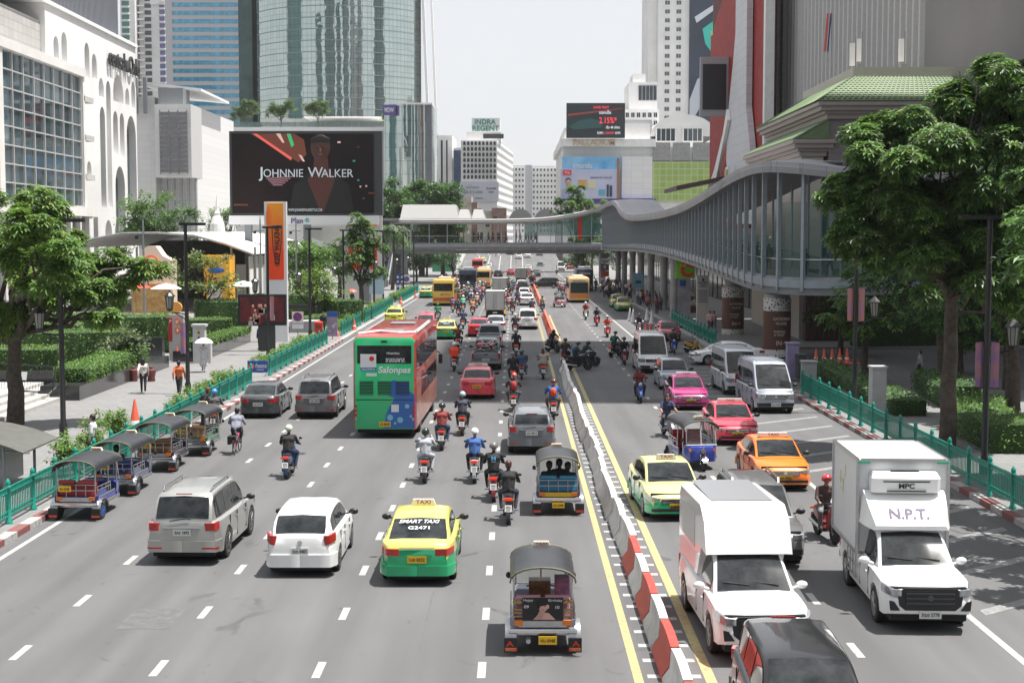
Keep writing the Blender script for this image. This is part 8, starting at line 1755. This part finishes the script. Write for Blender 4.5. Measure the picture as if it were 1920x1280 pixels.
for yy, xx, key, lab, sw in ((372, -8.2, 'taxi_yg', 'green and yellow taxi on the far ramp', None), (396, -5.3, 'bike', 'motorcycle alone on the far ramp', None), (388, 1.0, 'sedan', 'white sedan on the far ramp, left', WHP), (392, 3.4, 'sedan', 'white sedan on the far ramp, middle', WHP), (404, -1.2, 'van', 'white van at the crest of the ramp', None), (400, 6.8, 'sedan', 'silver sedan coming down the ramp', SIL)):
 o = place(key, (xx, yy, rz_(yy)+.02), 0, lab, 'cars on the far ramp', {'car_dark_grey': sw} if sw else None); o.rotation_euler[0] = .062
# pickup load
x, y = G(911, 694); ld = empty('wire_load', (x, y+1.2, 1.12), 0, 'heap of white wire racks and red cloth in the grey pickup bed', 'load'); g = MB(); rr = random.Random(2)
for _ in range(46): a = Vector((rr.uniform(-.6, .6), rr.uniform(-.5, .5), rr.uniform(0, .5))); g.cyl(a, a+Vector((rr.uniform(-.4, .4), rr.uniform(-.3, .3), rr.uniform(-.05, .35))), .014, n=4)
g.build('wire_racks', STEEL, ld); g = MB(); g.ell((-.3, 0, .3), (.3, .25, .18), 10, 6); g.ell((.35, -.1, .33), (.2, .2, .14), 10, 6); g.build('cloth_bundle', mat('red_bundle', (.5, .04, .05), .7), ld, 50)
# parked tuk-tuks and moving ones
def tk(key, px, py, label, rz=0, swap=None, end=-1): x, y = G(px, py); return place(key, (x, y+(1.45 if end < 0 else 1.6), 0), rz, label, 'three-wheeled taxis', swap, (.93, .95, .87))
T1 = tk('tuk_poster', 1018, 1232, 'three-wheeler with a black birthday poster on its back'); T2 = tk('tuk_people', 1047, 968, 'three-wheeler with three passengers behind the dark crossover')
tk('tuk_blue', 143, 978, 'blue and red parked three-wheeler nearest the shelter', radians(-3)); tk('tuk_blue', 214, 932, 'second parked three-wheeler with white wheel trims', radians(-3), {'rim_blue': ALLOY, 'tuk_blue': P_(90, 95, 120), 'seat_red': C(50, 60, 110)}); tk('tuk_blue', 292, 887, 'third parked three-wheeler with brown seat rolls', radians(-3), {'rim_blue': ALLOY, 'seat_red': C(120, 85, 50), 'tuk_blue': P_(50, 40, 60)}); tk('tuk_green', 358, 857, 'green parked three-wheeler, farthest of the parked row', radians(-3))
for dx, dz, lb in ((-.28, 0, 'left passenger with dark hair in the occupied three-wheeler'), (.05, .05, 'middle passenger in the occupied three-wheeler'), (.32, -.03, 'right passenger in the occupied three-wheeler')): place('seated', (T2.location[0]+dx*.9, T2.location[1]+(.1 if dx == .05 else 0), dz-.17), 0, lb, 'passengers on the bench', S(shirt=C(25, 28, 40), sleeve=C(25, 28, 40)))
place('seated', (G(222, 900)[0]+.2, G(214, 932)[1]+1.45, -.16), radians(30), 'driver resting inside the second parked three-wheeler', None, S(sleeve=SKIN))
# --- toward the camera (right carriageway)
def cf(key, px, py, label, L=4.55, rz=pi, **k): return car(key, px, py, label, rz, 1, L, **k)
cf('mpv', 0, 0, 'black car cut off by the bottom edge', at=(4.45, 19.6), rz=pi+radians(-2), group='cars coming toward the viewpoint')
cf('truck_canopy', 1428, 1250, 'white pickup with a tall rounded canopy, coming toward the viewpoint', 5.3, pi+radians(2), group='pickup trucks with bodies'); cf('truck_fridge', 1754, 1190, 'white refrigerated box pickup with roof cooling unit', 5.3, pi+radians(-2.5), group='pickup trucks with bodies')
cf('suv', 1445, 1068, 'dark grey wagon hidden behind the white canopy pickup', 4.75, group='cars coming toward the viewpoint', swap={'silver_paint': P_(95, 95, 95)})
cf('taxi_yg', 1262, 978, 'pale yellow and green taxi coming toward the viewpoint', group='two-tone taxis', rz=pi+radians(3), swap={'taxi_yellow': PGR}); cf('taxi_plain', 1470, 922, 'orange taxi coming toward the viewpoint', group='plain coloured taxis', rz=pi+radians(1), swap={'taxi_pink': ORP}); cf('taxi_plain', 1383, 836, 'coral pink taxi with a white roof bar', group='plain coloured taxis', swap={'taxi_pink': P_(226, 70, 88)}); cf('taxi_plain', 1296, 770, 'magenta taxi between the silver hatchback and the pink taxi', group='plain coloured taxis', swap={'taxi_pink': P_(165, 45, 110)})
cf('hatch', 1268, 732, 'silver-blue hatchback in front of the white van', 4.2, group='cars coming toward the viewpoint', swap={'white_car_paint': LBL}); cf('van', 1226, 701, 'white van on the second lane, coming toward the viewpoint', 5.3, group='tall passenger vans'); cf('van', 1451, 776, 'silver van by the right kerb, nearest the teal railing', 5.3, pi+radians(2), group='tall passenger vans', swap={'white_car_paint': P_(160, 165, 176)}); cf('van', 1392, 742, 'pale van partly behind the silver van', 5.3, pi+radians(2), group='tall passenger vans', swap={'white_car_paint': P_(198, 200, 206)})
o = place('sedan', (*G(1362, 682), 0), radians(95), 'white sedan turning sideways out of the car park entrance', 'cars coming toward the viewpoint', {'car_dark_grey': WHP}); o = place('mpv', (*G(1022, 540), 0), radians(90), 'black car crossing sideways through the gap', 'cars in the traffic')
cf('sedan', 1257, 640, 'dark red car in the shade by the railing', group='cars coming toward the viewpoint', swap={'car_dark_grey': P_(150, 25, 60)})
cf('taxi_yg', 1171, 584, 'green-yellow taxi waiting at the right kerb, nearer one', group='two-tone taxis'); cf('taxi_yg', 1160, 577, 'green-yellow taxi waiting at the right kerb, farther one', group='two-tone taxis')
x, y = G(1086, 568); place('bus_cream', (x, y+5.3, 0), pi, 'cream and orange city bus coming toward the viewpoint', 'single-deck buses'); x, y = G(1098, 548); place('bus_blue', (x, y+8, 0), pi, 'dark blue bus right behind the cream bus', 'single-deck buses')
tk('tuk_blue', 1312, 886, 'blue three-wheeler coming toward the viewpoint beside the pink taxi', pi+radians(8), {'rim_blue': BLACK}, 1); tk('tuk_people', 1052, 577, 'pink three-wheeler approaching beside the cream bus', pi+radians(5), {'tuk_purple': P_(190, 130, 140)}, 1)
for px, py, key, lab, sw in ((1030, 493, 'sedan', 'pink car approaching under the footbridge', P_(220, 70, 100)), (1052, 508, 'van', 'white van approaching near the tree', None), (1062, 500, 'sedan', 'white car by the far right kerb', WHP), (1070, 505, 'sedan', 'dark red car at the far right kerb', REDP), (1013, 505, 'suv', 'dark wagon approaching beyond the black crossing car', DGP), (1050, 489, 'sedan', 'silver car far down the right side', SIL)):
 sd_ = {'sedan': 'car_dark_grey', 'suv': 'silver_paint', 'van': 'white_car_paint'}[key]; cf(key, px, py, lab, group='distant oncoming cars', swap={sd_: sw} if sw else None)
# =================================================================== riders
BH = {}
def mc(px, py, label_b, label_r, rz=0, kind='rider', bk='bike', shirt=(40, 40, 44), sleeve=None, trous=(45, 48, 60), helm=(50, 50, 54), body=None, skin=None, bag=None, gb='motorcycles', gp='motorcycle riders', tail=True, at=None, hair=None):
 x, y = at or G(px, py)
 y += .9 if (abs(rz) < 1 or abs(rz-pi) < 1) else 0
 bs_ = {('bike_black' if bk == 'bike' else 'bike_dark'): body} if body else None
 place(bk, (x, y, 0), rz, label_b, gb, bs_); sw = {'shirt': C(*shirt), 'sleeve': C(*(sleeve or shirt)) if sleeve != 'skin' else SKIN, 'trousers': C(*trous), 'helmet': mat('helmet_%d_%d_%d' % helm, srgb(*helm), .25, coat=.6)}
 if bag: sw['bag_cloth'] = C(*bag)
 if hair: sw['hair'] = mat('hair_brown', srgb(*hair), .5)
 if kind: place(kind, (x, y, 0), rz, label_r, gp, sw)
BW = P_(225, 225, 225); BRD = P_(190, 30, 30); BBL = P_(30, 70, 150)
NB, NR = 'near motorcycles', 'near motorcycle riders'
mc(795, 908, 'scooter under the rider in pale grey', 'rider in a pale grey top and trousers raising a phone', 0, 'rider_phone', shirt=(165, 168, 175), trous=(185, 188, 196), helm=(30, 45, 32), gb=NB, gp=NR)
mc(827, 846, 'scooter under the rider in the brick red jacket', 'rider in a brick red jacket and black helmet', shirt=(130, 55, 50), trous=(50, 70, 100), helm=(35, 35, 38), gb=NB, gp=NR)
mc(866, 818, 'scooter under the rider in dark blue grey', 'rider in a dark blue grey jacket with a pale blue helmet', shirt=(62, 64, 78), trous=(30, 30, 34), helm=(150, 190, 200), body=P_(90, 40, 40), gb=NB, gp=NR)
mc(889, 908, 'grey and white scooter under the rider in blue', 'rider in a blue jacket with a white helmet', kind='rider', shirt=(60, 95, 155), trous=(25, 25, 30), helm=(225, 228, 230), body=P_(185, 190, 195), gb=NB, gp=NR)
mc(925, 943, 'red tailed scooter under the rider with a letter on his back', 'rider in a black jacket with a pale blue M on the back', kind='rider', shirt=(32, 33, 38), trous=(30, 30, 34), helm=(110, 108, 106), body=P_(150, 30, 30), gb=NB, gp=NR)
x, y = G(925, 943); mm_ = empty('back_print', (x, y+.9-.325, 1.27));
mo = [o for o in COL.objects if o.get('label') == 'rider in a black jacket with a pale blue M on the back'][0]; mm_.parent = mo; mm_.location = (0, 0, 0)
text('M', mm_, mat('print_blue', (.1, .45, .7), .5), (0, -.29, 1.27), w=.14, h=.13, rot=(pi/2-.12, 0, 0)); text('bike', mm_, NEARW, (0, -.3, 1.17), w=.12, h=.04, rot=(pi/2, 0, 0))
mc(953, 986, 'silver trimmed scooter nearest the camera', 'bare-headed rider with brown tied hair in a black tee', kind='rider_face', shirt=(33, 33, 36), sleeve='skin', trous=(60, 62, 75), gb=NB, gp=NR, hair=(75, 45, 40))
mc(535, 900, 'scooter of the lone rider on the left lanes', 'rider in a black jacket with a green and white helmet', kind='rider', shirt=(42, 38, 40), trous=(40, 55, 85), helm=(185, 205, 180), body=P_(25, 70, 110), gb=NB, gp=NR)
mc(963, 773, 'scooter under the rider with the red backpack', 'rider with a red backpack and red and white helmet', kind='rider_wide', shirt=(60, 40, 42), trous=(90, 95, 105), helm=(190, 90, 85), bag=(170, 55, 60), gb=NB, gp=NR)
mc(962, 722, 'scooter in the shade with two people on it', 'rider in black on the shaded scooter', kind='rider', shirt=(28, 28, 34), helm=(90, 92, 98), gb=NB, gp=NR); x, y = G(978, 716); place('pillion', (x, y+.7, 0), 0, 'passenger in a denim jacket on the shaded scooter', None, {'shirt': C(60, 75, 105), 'sleeve': C(60, 75, 105), 'trousers': C(100, 115, 140), 'helmet': HELM})
mc(978, 712, 'scooter right of the shaded one', 'rider in a dark blue shirt just in front of the denim passenger', kind='rider_low', shirt=(40, 50, 70), gb=NB, gp=NR)
mc(968, 668, 'scooter before the silver sedan in the shade', 'rider in a black shirt with a grey helmet at the shade edge', shirt=(25, 25, 30), sleeve='skin', helm=(110, 112, 116), trous=(28, 28, 32), gb=NB, gp=NR); mc(966, 628, 'scooter behind the white crossover', 'rider in black beside the white crossover', shirt=(30, 30, 34), helm=(190, 190, 195), gb=NB, gp=NR)
mc(1038, 788, 'scooter of the rider in blue by the barrier', 'rider in a blue shirt with an orange bag by the barrier', kind='rider_wide', shirt=(40, 85, 155), trous=(90, 85, 80), helm=(90, 45, 50), bag=(205, 85, 45), gb=NB, gp=NR)
mc(1019, 712, 'scooter of the long-haired woman by the barrier end', 'woman with long brown hair and pale patterned top', kind='rider_hair', shirt=(165, 150, 140), trous=(170, 150, 135), gb=NB, gp=NR, hair=(70, 52, 45))
mc(851, 697, 'scooter carrying a bright orange box', 'courier with a big orange box on his back and white helmet', kind='rider_box', shirt=(215, 80, 50), trous=(130, 150, 180), helm=(230, 225, 222), bag=(235, 72, 35), gb=NB, gp=NR); mc(858, 656, 'scooter left of the silver pickup', 'rider with a dark red patterned backpack', kind='rider_wide', shirt=(60, 50, 45), bag=(130, 50, 45), gb=NB, gp=NR)
mc(868, 617, 'scooter left of the red sedan', 'rider in navy left of the red sedan', shirt=(50, 55, 90), gb=NB, gp=NR); mc(820, 603, 'scooter of the green-clad rider by the bus', 'rider in a green jacket ahead of the double-decker', shirt=(40, 120, 80), helm=(40, 90, 70), body=P_(170, 170, 170), gb=NB, gp=NR)
mc(849, 586, 'scooter right of the yellow bus', 'rider in a lilac jacket right of the yellow bus', shirt=(120, 105, 135), helm=(80, 80, 90)); mc(859, 594, 'scooter next to the lilac rider', 'rider in black next to the lilac rider', shirt=(30, 30, 34)); mc(868, 584, 'scooter under the mint green jacket', 'rider in a mint green jacket in the crowd', shirt=(120, 200, 165), helm=(235, 235, 235)); mc(886, 592, 'scooter under the tan jacket', 'rider in a tan jacket in front of the motorcycle crowd', shirt=(190, 140, 95), helm=(80, 75, 85)); mc(916, 582, 'scooter left of the all-yellow taxi', 'rider in an aqua shirt left of the all-yellow taxi', shirt=(110, 205, 190), helm=(70, 80, 80)); mc(860, 566, 'scooter with a green helmeted rider near the yellow bus', 'rider with a bright green helmet near the yellow bus', shirt=(50, 60, 55), helm=(50, 175, 110)); mc(894, 578, 'scooter behind the tan rider', 'rider in beige behind the tan rider', shirt=(185, 165, 150), helm=(210, 210, 215))
mc(961, 590, 'scooter right of the all-yellow taxi', 'rider in a brown jacket right of the all-yellow taxi', shirt=(60, 52, 50)); mc(954, 582, 'scooter under the rider in pale pink', 'rider in a pale pink shirt right of the box truck', shirt=(190, 140, 150)); mc(998, 590, 'red scooter behind the white crossover', 'rider in blue grey near the orange barrier foot', shirt=(60, 65, 85), body=BRD); mc(970, 573, 'scooter in the shade of the inner queue', 'rider in dark blue in the inner queue', shirt=(45, 50, 90)); mc(994, 568, 'scooter beside the large round mirror', 'rider with a red helmet in the inner queue', shirt=(120, 50, 50), helm=(150, 40, 40))
# the packed crowd of motorcycles around the far buses
rr = random.Random(8); cols = [(30, 30, 34), (45, 50, 70), (150, 60, 60), (90, 110, 95), (190, 140, 120), (60, 130, 100), (200, 200, 205), (80, 80, 90), (110, 90, 110), (40, 60, 110)]; hc = [(230, 230, 232), (40, 40, 44), (190, 150, 155), (60, 130, 100), (140, 145, 150), (170, 60, 60)]
used = []
def crowd(n, x0, x1, y0, y1, lab_b, lab_r, grp, tries=4000):
 c = 0
 for _ in range(tries):
  if c >= n: break
  x, y = rr.uniform(x0, x1), rr.uniform(y0, y1)
  if any(abs(x-a) < .85 and abs(y-b) < 2.0 for a, b in used): continue
  used.append((x, y)); c += 1
  mc(0, 0, lab_b, lab_r, rr.uniform(-.06, .06), rr.choice(['rider', 'rider', 'rider_wide', 'rider_low']), rr.choice(['bike', 'bike', 'bike_sport']), shirt=rr.choice(cols), helm=rr.choice(hc), at=(x, y), body=rr.choice([None, BW, BRD, BBL]), gb=grp+' motorcycles', gp=grp+' riders', bag=rr.choice(cols))
crowd(46, -8.6, -4.2, 168, 216, 'motorcycle packed in the crowd between the yellow bus and the white box truck', 'rider packed in the crowd between the yellow bus and the white box truck', 'tightly packed')
crowd(22, -12.6, -8.9, 208, 262, 'motorcycle in the pack left of the dark coach', 'rider in the pack left of the dark coach', 'left bank')
crowd(10, -1.4, -.3, 170, 236, 'motorcycle filtering between the box trucks and the inner queue', 'rider filtering between the box trucks and the inner queue', 'filtering')
crowd(9, 2.5, 3.6, 240, 300, 'motorcycle beside the black crossing car', 'rider beside the black crossing car', 'crossing'); mc(968, 503, 'lone motorcycle on the open lanes under the footbridge', 'lone rider on the open lanes under the footbridge'); crowd(7, 6.4, 8.4, 190, 216, 'motorcycle waiting left of the cream bus', 'rider waiting left of the cream bus', 'waiting');
for px, py, a in ((1004, 487, 'left'), (1009, 486, 'right')): mc(px+10, py, a+' scooter of the far oncoming pair', a+' rider of the far oncoming pair', pi)
mc(1046, 497, 'scooter by the far white vans', 'rider in white by the far white vans', pi, shirt=(210, 210, 210)); mc(1044, 515, 'scooter right of the black crossing car', 'rider in a white top right of the black crossing car', pi, shirt=(220, 220, 215))
# oncoming riders
mc(1017, 585, 'scooter beside the far orange barrier', 'oncoming rider in beige beside the far orange barrier', pi, shirt=(190, 160, 140), helm=(40, 42, 40)); mc(1099, 600, 'mint-fronted scooter, first of three in a line', 'oncoming rider in red with a white helmet', pi, shirt=(150, 40, 45), trous=(120, 40, 40), helm=(235, 235, 235), body=P_(190, 230, 215)); mc(1120, 612, 'red scooter, second of three in a line', 'oncoming rider in dark blue with a black helmet', pi, shirt=(40, 42, 60), helm=(40, 42, 50), body=BRD); mc(1140, 633, 'bright red scooter, third of three in a line', 'oncoming rider in an orange vest and silver helmet', pi, shirt=(190, 90, 70), helm=(170, 172, 175), body=P_(200, 50, 50), trous=(180, 180, 180))
mc(1200, 628, 'small scooter beside the low red bollards', 'rider in white sleeves beside the low red bollards', pi, shirt=(40, 42, 50), sleeve=(215, 215, 218), helm=(60, 40, 42), body=P_(185, 150, 160)); mc(1172, 685, 'red scooter in the shade facing the camera', 'rider in black on the shaded red scooter', pi, shirt=(28, 28, 33), helm=(38, 38, 42), body=P_(130, 30, 34)); mc(1155, 671, 'dark motorcycle leaving behind the red scooter', 'rider with a green jacket seen from behind in the shade', radians(-28), kind='rider_wide', shirt=(35, 60, 52), bag=(35, 95, 75), helm=(30, 30, 32))
mc(1202, 757, 'blue fronted scooter alone in the shade', 'oncoming rider with a red scarf alone in the shade', pi, shirt=(120, 50, 50), sleeve=(40, 45, 70), helm=(50, 45, 48), body=BBL); mc(1256, 824, 'silver maxi scooter left of the blue three-wheeler', 'bare-headed man in a navy polo on the silver scooter', pi+radians(8), kind='rider_face', shirt=(50, 58, 92), sleeve='skin', body=P_(150, 155, 165)); mc(1265, 664, 'blue scooter behind the white van', 'rider in camouflage green on the blue scooter', pi, shirt=(50, 60, 50), body=P_(30, 70, 170)); mc(1301, 664, 'yellow scooter parked by the shaded railing', '', pi+.5, kind=None, body=P_(200, 160, 40))
mc(1563, 1024, 'red and black scooter half hidden by the refrigerated truck', 'rider with a red cap and brown jacket beside the truck', pi+radians(8), shirt=(75, 55, 55), trous=(110, 110, 115), helm=(200, 50, 65), body=P_(150, 35, 40))
# cluster in the barrier gap
mc(0, 0, 'dark scooter facing the camera in the barrier gap', 'rider in a teal black jacket facing the camera in the gap', pi+.5, 'rider_low', 'bike_sport', shirt=(28, 60, 58), helm=(25, 30, 30), at=(G(1037, 664)[0], G(1037, 664)[1]+.7), gb=NB, gp=NR)
mc(0, 0, 'sport motorcycle seen from behind in the barrier gap', 'rider in dark brown seen from behind in the gap', -.25, 'rider', 'bike_sport', shirt=(48, 42, 42), helm=(45, 48, 40), at=(G(1062, 690)[0], G(1062, 690)[1]+.9), gb=NB, gp=NR)
mc(0, 0, 'black motorcycle turning right, left one of the turning pair', 'rider with a blue backpack turning right', -1.2, 'rider_wide', 'bike_sport', shirt=(35, 55, 62), bag=(30, 75, 120), helm=(35, 38, 42), at=G(1084, 694), gb=NB, gp=NR)
mc(0, 0, 'black motorcycle turning right, farthest right of the cluster', 'rider in a dark green jacket leading the turn', -1.25, 'rider_low', 'bike_sport', shirt=(30, 48, 44), helm=(35, 38, 36), at=(G(1100, 690)[0], G(1100, 690)[1]+1), gb=NB, gp=NR)
# parked motorcycle with two people, bicycle
mc(395, 812, 'parked dark scooter with a white plate by the left railing', 'person in a blue helmet and grey jacket on the parked scooter', radians(6), 'rider', shirt=(85, 78, 82), trous=(35, 35, 40), helm=(60, 130, 200), gb=NB, gp=NR); x, y = G(375, 806); place('leaner', (x-.1, y+1.0, 0), radians(-60), 'person in black with red-brown hair leaning toward the parked scooter', None, {'shirt': C(38, 34, 38), 'sleeve': C(38, 34, 38), 'hair': mat('hair_red', srgb(90, 45, 45), .5)})
x, y = G(440, 852); place('bicycle', (x, y+.5, 0), 0, 'pink bicycle with a black rear bag'); place('cyclist', (x, y+.5, 0), 0, 'cyclist in a grey striped shirt with a shoulder bag', None, {'shirt': C(130, 132, 145), 'sleeve': SKIN})
# =================================================================== pedestrians
def walk(px, py, label, kind='walker_man', rz=0, shirt=(60, 60, 70), trous=(40, 42, 50), sleeve=None, z=.16, group=None, hair=None, at=None, sc=None):
 x, y = at or G(px, py, z); return place(kind, (x, y, z), rz, label, group, {'shirt': C(*shirt), 'sleeve': C(*(sleeve or shirt)) if sleeve != 'skin' else SKIN, 'trousers': C(*trous)}, sc)
walk(269, 736, 'woman in a white blouse and black trousers walking with a white bag', 'walker', .2, (215, 205, 200), (35, 36, 42)); walk(336, 742, 'man in an orange jacket by the lamp post', 'walker_man', 0, (190, 98, 58), (40, 45, 50)); walk(382, 697, 'person in white under a white umbrella', 'umbrella_person', pi, (200, 200, 205), (190, 190, 195)); walk(660, 575, 'dark-clad person under an orange umbrella', 'umbrella_person', pi, (60, 45, 50), (45, 40, 45))
def umb(px, py, label, c, z=.16): x, y = G(px, py, z); u = empty('umbrella', (x+.08, y-.2, z), 0, label, 'umbrella', 'umbrellas'); g = MB(); g.lathe([(.55, 1.72), (.42, 1.88), (.2, 1.98), (.01, 2.02), (.01, 2.0), (.4, 1.86), (.54, 1.71)], n=10); g.build('canopy', c, u, 30); g = MB(); g.cyl((0, 0, 1.35), (0, 0, 2.06), .01, n=5); g.build('shaft', STEEL, u)
umb(382, 697, 'white umbrella over the woman in white', WHITE); umb(660, 575, 'orange umbrella over the dark-clad person', ORNG)
walk(531, 640, 'person in a blue shirt behind the purple pedestal', 'stander', .3, (70, 120, 170), (45, 50, 60), 'skin'); walk(538, 636, 'person in white beside the person in blue', 'walker_man', .1, (205, 195, 200), (50, 55, 70)); walk(606, 625, 'security guard in black by the railing gap', 'stander', pi, (35, 38, 42), (35, 38, 42)); walk(597, 598, 'couple walking, the one in lilac grey', 'walker_man', .2, (140, 140, 165), (45, 48, 58)); walk(592, 600, 'couple walking, the one in dark clothes', 'walker', .2, (55, 58, 75), (50, 52, 60)); walk(488, 655, 'person in navy leaning by the light box pedestal', 'stander', .8, (45, 60, 90), (35, 38, 48)); walk(640, 585, 'person in a pale top beyond the flower planter', 'stander', 0, (215, 215, 215), (80, 85, 100)); walk(160, 905, 'person in a white shirt standing behind the shelter', 'stander', pi/2, (200, 200, 205), (60, 62, 70), at=(-14.6, 49.4))
walk(1215, 583, 'person in a pink shirt at the bus lane kerb', 'walker_man', pi, (190, 110, 110), (50, 45, 50)); walk(1196, 570, 'man in a pale blue shirt by the column', 'stander', pi, (170, 185, 215), (60, 65, 80)); walk(1264, 590, 'woman in cream beside the flower planter', 'stander', pi, (200, 185, 170), (120, 80, 80))
walk(1331, 622, 'person in a pink floral top by the clad column', 'stander', pi, (215, 170, 175), (90, 80, 90)); walk(1338, 622, 'second person in pale pink by the clad column', 'walker', pi, (205, 165, 170), (80, 85, 100)); walk(1690, 700, 'person in a pale shirt in the shade behind the trees', 'walker_man', 1, (150, 150, 150), (40, 42, 48), at=(22, 78))
pc = [(60, 60, 70), (200, 200, 205), (130, 60, 60), (90, 110, 140), (40, 42, 48), (190, 170, 160), (60, 90, 130), (150, 140, 90)]
def people(n, x0, x1, y0, y1, label, grp, z=.16, dark=False, kinds=('stander', 'walker', 'walker_man', 'leaner')):
 for _ in range(n): walk(0, 0, label, rr.choice(kinds), rr.uniform(0, 6.28), rr.choice(pc) if not dark else (30, 32, 36), (45, 48, 58), z=z, group=grp, at=(rr.uniform(x0, x1), rr.uniform(y0, y1)))
people(34, 11.8, 15.6, 182, 226, 'person waiting in the crowd under the far skywalk columns', 'crowd under the skywalk'); people(12, 14.4, 17.5, 146, 172, 'person waiting beside the green-yellow taxis', 'people by the waiting taxis'); people(8, -26.8, -20.6, 222, 232, 'person at the foot of the escalators', 'people at the escalator foot')
for i in range(12): t = .1+.07*i; x = rr.choice((-26.2, -23.2, -21.0)); walk(0, 0, 'person riding the escalators of the stair pavilion', rr.choice(('stander', 'leaner')), pi if i % 2 else 0, rr.choice(pc), (45, 48, 58), z=.2+6.6*t+.1, group='people on the escalators', at=(x, 229.5+14.3*t))
bx = [852, 858, 888, 897, 902, 904, 916, 924, 933, 936, 949, 968, 975, 986, 991, 996, 1003, 1006]
for i, px in enumerate(bx):
 X = PY(px, 455, 242)[0]; walk(0, 0, 'dark silhouetted person walking across the footbridge', ('walker_man', 'walker', 'stander')[i % 3], pi/2 if i % 2 else -pi/2, (30, 32, 36) if i % 4 else (40, 80, 75), (28, 30, 34), z=7.12, group='people crossing the footbridge', at=(X, 241+(i % 3)*.8))
for i in range(6): walk(0, 0, 'dark figure at the stair end of the footbridge', 'stander', rr.uniform(0, 6), (30, 32, 36), (28, 30, 34), z=7.12, group='figures at the stair end of the footbridge', at=(-19.8+.5*i, 241.5))
for i, (x, y) in enumerate(((16.6, 112), (16.9, 106), (17.3, 103), (17.6, 100), (17.9, 98), (19, 94.5), (20.4, 93.5))):
 walk(0, 0, 'shaded person walking inside the near part of the skywalk', ('walker_man', 'stander')[i % 2], .2, (40, 42, 50), (35, 36, 42), z=(5.1, 4.85, 4.75, 4.6, 4.5, 4.32, 4.3)[i]+1.2, group='people in the skywalk', at=(x, y))
# flower stall by the green sign
fp = empty('flower_planter', (*G(1290, 588), .16), 0, 'round planter with bright leaves and red flowers below the green sign', 'planter'); g = MB(); g.lathe([(1.3, 0), (1.5, .7), (1.3, .75)], n=16); g.build('bowl', mat('planter_brown', (.15, .08, .06), .6), fp, 40); crown(fp, [(0, 0, 1.6, 1.3), (1, 0, 1.4, .9), (-.9, 0, 1.3, .8)], 60, .22, [0, 0, 3], 77, 'whorl', .5, 'foliage'); g = MB()
for _ in range(30): g.ell((rr.uniform(-1.4, 1.4), rr.uniform(-1, .6), rr.uniform(.9, 2.0)), (.08, .08, .07), 6, 4)
g.build('flowers', mat('flower_red', (.6, .06, .03), .6), fp)
hz_ = mat('haze', (1, 1, 1)); n = hz_.node_tree; n.nodes.remove(n.nodes['Principled BSDF']); pv = n.nodes.new('ShaderNodeVolumePrincipled'); pv.inputs['Color'].default_value = (.9, .93, .97, 1); pv.inputs['Density'].default_value = .0001; pv.inputs['Anisotropy'].default_value = .2
n.links.new(pv.outputs[0], n.nodes['Material Output'].inputs['Volume'])
tag(MB().box(-5200, 5200, -450, 7200, -1.5, 290).build('haze', hz_), 'thin pale city haze over the whole avenue', kind='stuff')
retire()
bpy.data.scenes.remove(TS)
